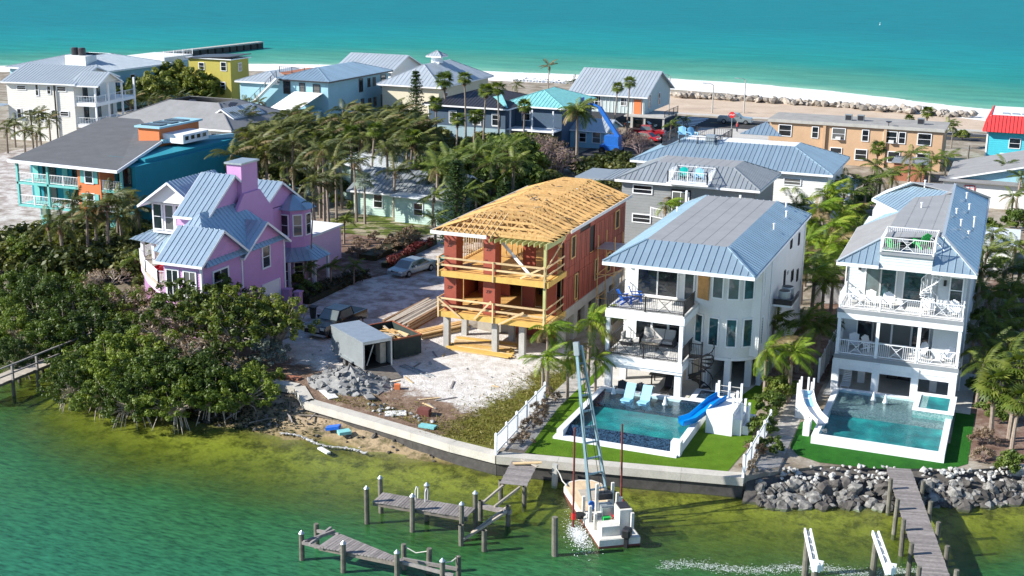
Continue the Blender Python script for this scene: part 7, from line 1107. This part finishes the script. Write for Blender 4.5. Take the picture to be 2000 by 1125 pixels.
def palm(kind,h,leafm,nf=16,windy=.5,r=.13):
    t=thing('palm_tree','x','palm'); lean=(rng.uniform(-.3,.5)*h*.12,rng.uniform(-.2,.3)*h*.1); mb,top=trunk_mb(h,r,lean); obj('trunk',mb,'palm_bark',t)
    if kind=='coco':
        for i in range(nf):
            a=i*2.399+rng.uniform(-.2,.2); el=rng.uniform(-.75,.55) if i>3 else rng.uniform(.5,.95); m=fr_meshes('palm_dry' if rng.uniform()<(.22 if el<-.2 else .06) else leafm)[int(rng.integers(4))]
            # wind pushes fronds towards +x
            a=math.atan2(math.sin(a),math.cos(a)+windy); link('frond',m,t,top,(0,-el,a),(rng.uniform(.8,1.1),)*3)
        if h>3:
            for i in range(3): link('dead_frond',dead,t,top,(0,.9,rng.uniform(0,6.28)))
    else:
        for i in range(nf+8):
            a=i*2.399; el=1.15-2.0*(i/(nf+8)); m=FANM[leafm][i%2]; link('frond',m,t,top,(rng.uniform(-.3,.3),-el,a),(rng.uniform(.85,1.15),)*3)
        if leafm!='silver_leaf':
            for i in range(9): link('dead_frond',dead,t,(top[0],top[1],top[2]-.15-.1*(i%4)),(0,1.15,i*2.4),(.9,1.2,1))
    return t
PR={}
LAB={'left':('windblown olive palm between the pink house and the inn','palms beside the pink house'),'mid':('tall ragged palm behind the pink house','tall palms behind the pink house'),'midw':('fan palm with brown skirt beside the white metal-roofed cottage','fan palms by the cottage'),'smallgarden':('small young palm in the pink house garden','small garden palms'),'wash':('tall slender fan palm in front of the storm-damaged house','slender fan palms'),'batten':('slim fan palm in front of the batten house','batten house palms'),'beachp':('ragged dry palm on the beach behind the storm-damaged house','beach palms'),'motel':('fan palm beside the tan motel','motel fan palms'),'motel2':('small palm near the beach road','roadside palms'),'rightback':('green palm behind the right house near the white cottage','palms behind the right house'),'courtyard':('bright sunlit coconut palm in the garden strip behind the white house','bright courtyard palms'),'courtyard2':('dark green palm in the garden strip between the white and right houses','dark courtyard palms'),'poolR':('yellow-green coconut palm by the fence between the pools','pool fence palms'),'poolRd':('dark coconut palm beside the white house right wall','dark side palms'),'poolL':('windblown bright palm between the build yard and the infinity pool','pool left palms'),'rightedge':('fan palm with bare trunk at the right edge','right edge fan palms'),'rightedge2':('dark feather palm in the right edge garden','right edge palms'),'leftfar':('palm in front of the cream-white house at far left','far left palms'),'leftbeach':('low palm behind the grey-roofed house at left','low palms by the sea grapes'),'bluefront':('low palm in front of the light blue house','light blue house palms'),'grove':('palm in the dense dry grove behind the pink house','grove palms'),'grove2':('green palm left of the half-built house','green grove palms'),
'leftsmall':('small bright palm beside the pink house deck',None),'silver':('silver-blue fan palm before the mint cottage',None),'date':('large arching date palm beside the blue boom lift',None),'dead':('storm-broken dead palm standing against the sea',None),'greyfront':('bright palm in front of the dark grey house balcony',None)}
SP={'b':('coco','palm_bright',15,.9),'g':('coco','palm_green',15,.4),'o':('coco','palm_olive',15,.6),'w':('fan','palm_green',18,0),'s':('fan','silver_leaf',18,0),'d':('coco','palm_green',30,.2),'p':('coco','palm_olive',6,.3),'x':('coco','palm_dry',9,-.5)}
POLE=['bare-trunked palm with sparse crown in front of the pink gables','thin bare trunk with few brown fronds at the pink house corner','thin-trunked sparse palm right of the pink house bay']
for grp,k,items in PALMS:
    kd,lm,nf,wd=SP[k]
    if grp in('grove','leftfar','bluefront','leftbeach','rightback','courtyard2'): nf=13
    for i,(x,y,h,s) in enumerate(items):
        hh=max(1.,round((h/s)/1.2)*1.2); key=(kd,lm,nf,hh,i%2)
        if key not in PR: PR[key]=palm(kd,hh,lm,nf,wd,.1 if k=='p' else .13); o=PR[key]; o.location=(x,y,0); o.scale=(s,)*3; o.rotation_euler=(0,0,rng.uniform(-.4,.4))
        else: o=dup(PR[key],(x,y,0),rng.uniform(-.5,.5) if wd else rng.uniform(0,6.28),None,s*rng.uniform(.95,1.05))
        if 'group' in o: del o['group']
        if grp=='pinkpoles': o['label']=POLE[i]
        else:
            o['label']=LAB[grp][0]
            if LAB[grp][1]: o['group']=LAB[grp][1]
# understorey of the grove
ub=[tree_proto('understorey_shrub','palm_olive',1.8,1.5,.8,30,36,.6,.22,'twig',.06,12)]
place('u',ub,[(rng.uniform(-100,-64),rng.uniform(128,176),rng.uniform(1.,1.5)) for _ in range(60)]+[(rng.uniform(-66,-44),rng.uniform(128,165),rng.uniform(.8,1.3)) for _ in range(26)]+[(rng.uniform(-86,-72),rng.uniform(96,112),rng.uniform(.6,1.)) for _ in range(12)]+[(rng.uniform(-92,-71),rng.uniform(88,104),rng.uniform(.8,1.3)) for _ in range(34)],'shaggy understorey shrub among the palm groves','understorey shrubs','bush')
# ================================================ ROCKS AND DEBRIS
def rock_mesh(m,seed,sub=1,flat=.75):
    bm=bmesh.new(); bmesh.ops.create_icosphere(bm,subdivisions=sub,radius=.5); r=np.random.default_rng(seed)
    for v in bm.verts: v.co*=r.uniform(.62,1.25); v.co.z*=flat
    me=bpy.data.meshes.new('boulder'); bm.to_mesh(me); bm.free(); me.materials.append(MT[m]); return me
RK={m:[rock_mesh(m,s,2 if m in('rock_grey','rock_dark') else 1) for s in range(5)] for m in ('rock_grey','rock_pale','rock_tan','rock_dark','rubble')}
def rock(m,x,y,z,s,label,group,name='boulder'):
    o=link(name,RK[m][int(rng.integers(5))],None,(x,y,z),(rng.uniform(-.5,.5),rng.uniform(-.5,.5),rng.uniform(0,6.28)),(s*rng.uniform(.8,1.25),s*rng.uniform(.8,1.2),s*rng.uniform(.8,1.1))); tag(o,label,'rock',group)
def bankpt(x,f): # f 0 top .. 1 water
    yt=float(np.interp(x,[-12.6,-9,-1,3],[70.4,73.2,76,78.4])); yb=float(np.interp(x,[-12.6,-9,-1,3],[68.6,69.8,73.3,76.2])); return yt+(yb-yt)*f,.0-1.25*f**1.2
def xok(x): return not(-5.2<x<-3.2)
for i in range(290):
    x=rng.uniform(-12.2,2.6); f=rng.uniform(.4,1.08)
    if -4.9<x<-3.3 and f<.8: continue
    y,z=bankpt(x,f); rock('rock_dark' if rng.uniform()<.45 else 'rock_grey',x,y,z+.02,rng.uniform(.35,.75)*(1.5 if rng.uniform()<.2 else 1),'large grey limestone boulder in the bank below the right pool','bank boulders')
for i in range(190):
    x=rng.uniform(-11,2.4); f=rng.uniform(0,.5)
    if -4.9<x<-3.5: continue
    y,z=bankpt(x,f); rock('rock_pale',x,y,z+.08,rng.uniform(.2,.42),'small pale stone on top of the boulder bank below the right pool','bank stones','stone')
struct('stone_bank',MB().add([(x,*bankpt(x,f)[:1],bankpt(x,f)[1]-.15) for x in np.linspace(-12.8,3,24) for f in (-.1 if 0 else 0,.5,1.,1.4)],[(i*4+j,i*4+j+1,(i+1)*4+j+1,(i+1)*4+j) for i in range(23) for j in range(3)]),'rock_dark')
for i in range(230):
    x=rng.uniform(-68,-8.5); y=float(np.interp(x,[-68,-40,-9],[256.5,255.5,250.5]))+rng.normal(scale=1.1); rock('rock_tan',x,y,.25+rng.uniform(0,.5),rng.uniform(.9,2.),'tan boulder in the long rock revetment on the beach','revetment boulders','revetment_rock')
# rubble pile
t=thing('rubble_pile','heap of broken grey concrete rubble in front of the trailer','rubble',(-41.8,74.6,0)); 
mv=[];mf=[];nr_,ns=7,16
for j in range(nr_):
    for i in range(ns): a=2*math.pi*i/ns; r=3.0*(j/(nr_-1)); mv.append((-41.8+r*math.cos(a)*1.05,74.6+r*math.sin(a)*.8,max(-.05,1.35*(1-j/(nr_-1))**1.1+rng.uniform(-.12,.12)*(j<nr_-1))))
for j in range(nr_-1):
    for i in range(ns): mf.append((j*ns+i,(j+1)*ns+i,(j+1)*ns+(i+1)%ns,j*ns+(i+1)%ns))
obj('mound',MB().add(mv,mf),'rubble',t)
for i in range(150):
    a=rng.uniform(0,6.28); r=rng.uniform(.1,1.05)**.7*2.9; x=-41.8+r*math.cos(a)*1.05; y=74.6+r*math.sin(a)*.8; z=max(0,1.35*(1-r/3.0)**1.1)+.05; s=rng.uniform(.2,.6); o=link('chunk',RK['rubble'][i%5],t,Vector((x,y,z))-t.location,(rng.uniform(-1,1),rng.uniform(-1,1),rng.uniform(0,6)),(s,s*rng.uniform(.6,1),s*rng.uniform(.25,.6)))
RC=['white foam','grey','pale','tan']
def slabthing(name,label,cx,cy,z,w,h,th,a,m,cat='debris',tilt=0):
    ca,sa=math.cos(a),math.sin(a); P=[(cx+ca*i*w-sa*j*h,cy+sa*i*w+ca*j*h,z+tilt*i*w+th) for i,j in ((-.5,-.5),(.5,-.5),(.5,.5),(-.5,.5))]; return single(name,MB().slab(P,th),m,label,cat,org=(cx,cy,z))
slabthing('concrete_slab','long broken concrete slab leaning by the rubble heap',-39.3,72.7,.05,1.9,.55,.12,-.9,'rubble','slab',.15); slabthing('board','white board lying on the soil behind the seawall',-36.2,70.6,.02,1.4,.9,.06,.5,'debris_white','board'); slabthing('board','pale flat board beside the seawall dog-leg',-42.0,72.0,.05,1.9,.7,.06,-.7,'debris_white','board'); slabthing('pallet_boards','small red-brown pallet on the yard above the seawall',-46.2,73.9,.03,1.5,.6,.12,.05,'brick_red','pallet'); slabthing('cloth_scrap','blue plastic scrap on the mud below the seawall',-39.6,68.3,-.75,.9,.5,.2,.2,'blue_plastic','scrap',.2); slabthing('cloth_scrap','grey and teal tarp scrap below the seawall',-38.6,68.0,-.8,.8,.6,.2,.8,'tarp_teal','scrap'); slabthing('cloth_scrap','white and teal sheet crumpled behind the seawall cap',-33.2,69.2,.05,1.1,.5,.15,.0,'tarp_teal','scrap'); slabthing('plank','pale plank on the mud left of the docks',-38.6,65.4,-1.05,1.1,.3,.1,-.5,'debris_white','plank'); slabthing('crate','maroon plastic crate half buried in the yard soil',-34.4,71.2,.02,.8,.6,.45,.1,'hull_red','crate')
slabthing('orange_bucket','small orange scrap beside the rubble heap',-38.3,75.0,.02,.4,.35,.35,.3,'orange_wall','bucket')
for i in range(26): x=rng.uniform(-39,-33); y=70.4-(x+38)*.22+rng.uniform(-.2,1.6); rock('rock_pale' if i%2 else 'rubble',x,y,.06,rng.uniform(.15,.45),'broken stone scattered on the soil behind the seawall','yard stones','stone')
for i in range(60): x=rng.uniform(-49,-28); y=float(SHORE(x))+rng.uniform(-.4,1.8); z=float(bedz(np.array(x),np.array(y))); rock('rock_dark' if i%3 else 'rock_tan',x,y,z+.03,rng.uniform(.15,.4),'small dark stone on the muddy shore below the seawall','shore stones','stone')
t=thing('foam_line','white strip of washed-up foam and debris along the muddy shore','debris',(-42,67,-1))
for i in range(40): f=i/39; x=-42.6+f*6.5; y=66.9-f*.9+math.sin(f*9)*.25; s=rng.uniform(.15,.35); o=link('foam_piece',RK['rock_pale'][i%5],t,Vector((x,y,-1.02))-t.location,(0,0,i),(s*1.6,s*.7,.12))
t=thing('aluminium_ladder','grey ladder lying on the shell beside the trailer ramp','ladder',(-38.8,78,0))
for s_ in (-.2,.2): obj('rail',MB().bar((-40.2+s_*.5,79.6+s_,.08),(-37.2+s_*.5,78.2+s_,.08),.06),'galv',t)
for k in range(8): f=k/7.5; obj('rung',MB().bar((-40.2+3*f-.1,79.6-1.4*f-.2,.09),(-40.2+3*f+.1,79.6-1.4*f+.2,.09),.04),'galv',t)
# driftwood and leaf litter on the muddy shore
for i in range(14):
    x=rng.uniform(-51,-41); y=float(SHORE(x))+rng.uniform(.2,3.2); z=float(bedz(np.array(x),np.array(y)))+.06; a=rng.uniform(0,3.1); L=rng.uniform(.5,1.4); mb=MB().path([(x-L*math.cos(a),y-L*math.sin(a),z),(x,y+rng.uniform(-.1,.1),z+rng.uniform(0,.12)),(x+L*math.cos(a),y+L*math.sin(a),z+.03)],[.05,.06,.03],5); single('driftwood',mb,'plank_grey' if i%2 else 'old_wood','grey driftwood stick on the mud beside the mangroves','driftwood','driftwood sticks',org=(x,y,z))
n=5000; x=rng.uniform(-56,-40,n); y=SHORE(x)+np.abs(rng.normal(scale=2.2,size=n))-.3; keep=rng.uniform(0,1,n)<np.clip((-41-x)/6,.15,1); x,y=x[keep],y[keep]; cen=np.stack([x,y,bedz(x,y)+.04],1); V,F=quads(cen,np.tile([[0,0,1.]],(len(x),1))+rng.normal(scale=.4,size=(len(x),3)),.1,.06); o=link('leaf_litter',fastmesh('leaf_litter',V,F,'hedge_dark')); o['kind']='stuff'
for i in range(40): x=rng.uniform(-48,-30); y=rng.uniform(74,86); rock('rock_pale' if i%3 else 'rubble',x,y,.03,rng.uniform(.1,.3),'loose shell stone scattered over the build yard','yard shell stones','stone')
for i in range(12):
    x=rng.uniform(-40,-32); y=rng.uniform(72,83.5); a=rng.uniform(0,3.1); L=rng.uniform(.3,.9); single('scrap_board',MB().bar((x-L*math.cos(a),y-L*math.sin(a),.05),(x+L*math.cos(a),y+L*math.sin(a),.06),.12,.04),'lumber_pale' if i%2 else 'plank_grey','scrap board lying on the build yard ground','board','yard scrap boards',org=(x,y,0))
# grass on the build yard
n=5200; x=rng.uniform(-33.5,-28.2,n); y=rng.uniform(68,84,n); keep=(x+31.4-(y-76)*.12+rng.normal(scale=.9,size=n))>0; x,y=x[keep],y[keep]; x2=rng.uniform(-42,-30,900); y2=70.8-(x2+40)*.24+np.abs(rng.normal(scale=1.3,size=900)); x=np.concatenate([x,x2]); y=np.concatenate([y,y2]); cen=np.stack([x,y,np.full(len(x),.08)],1); nn=rng.normal(size=cen.shape); nn[:,2]*=.3; V,F=quads(cen,nn,.11,.03); o=link('grass',fastmesh('grass',V,F,'grass_blade')); o['kind']='stuff'
# propeller wash beside the barge
n=2600; a=rng.normal(size=(n,2))*np.array([1,1.]); a*=np.abs(rng.normal(size=(n,1)))**.6; cen=np.stack([-20.1+a[:,0]*.3-a[:,1]*.35,60.8+a[:,1]*.7,np.full(n,-1.17)+rng.uniform(0,.05,n)],1); V,F=quads(cen,np.tile([[0,0,1.]],(n,1))+rng.normal(scale=.3,size=(n,3)),.04,.02); o=link('foam_wash',fastmesh('foam_wash',V,F,'foam')); o['kind']='stuff'
bl=thing('beach_lounger','white lounger in the rows of loungers on the beach','lounger',(0,0,0)); B(bl,'seat',-.35,.35,-.9,.4,.3,.38,'white_paint'); obj('backrest',MB().slab([(-.35,.4,.36),(.35,.4,.36),(.35,.8,.95),(-.35,.8,.95)],.06),'white_paint',bl); obj('leg_frame',MB().box(-.33,-.27,-.85,.3,0,.3).box(.27,.33,-.85,.3,0,.3),'white_paint',bl)
for i in range(22):
    p_=(-107+(i%11)*1.55+rng.uniform(-.2,.2),270+(i//11)*4.5,.02)
    if i==0: bl.location=p_; bl['group']='beach loungers'; bl.scale=(1.2,)*3
    else: dup(bl,p_,rng.uniform(-.2,.2),None,1.2)
# wake foam and wave glints near the boat lifts, glints painted as white flecks
n=2600; f=rng.uniform(0,1,n); x=-15+f*12.5+rng.normal(scale=.15,size=n); y=59.2+f*4.6+rng.normal(scale=.28,size=n)+np.sin(f*14)*.25; cen=np.stack([x,y,np.full(n,-1.185)],1); V,F=quads(cen,np.tile([[0,0,1.]],(n,1))+rng.normal(scale=.15,size=(n,3)),.055,.009); o=link('wake_glints',fastmesh('wake_glints',V,F,'foam')); o['kind']='stuff'
# labels of small groups say which one by order in the view
from collections import defaultdict
GR=defaultdict(list)
for o in bpy.data.objects:
    if o.parent is None and 'group' in o and 'label' in o: GR[o['group']].append(o)
ORD=['first','second','third','fourth','fifth','sixth','seventh','eighth','ninth','tenth','eleventh','twelfth','thirteenth','fourteenth','fifteenth','sixteenth','seventeenth','eighteenth','nineteenth','twentieth','twenty-first','twenty-second','twenty-third','twenty-fourth','twenty-fifth','twenty-sixth','twenty-seventh','twenty-eighth','twenty-ninth','thirtieth','thirty-first','thirty-second','thirty-third','thirty-fourth','thirty-fifth','thirty-sixth']
def scrx(o): d=o.location-Vector((0,0,30)); return d.dot(r2)/d.dot(fw)
for g_n,os_ in GR.items():
    if len(os_)<=36:
        for i,o in enumerate(sorted(os_,key=scrx)): o['label']=' '.join(o['label'].split()[:12])+', '+ORD[i]+' from the left'
for k_,p_ in list(CH.items()):
    if k_ not in CHU:
        for c_ in list(p_.children): bpy.data.objects.remove(c_)
        bpy.data.objects.remove(p_)
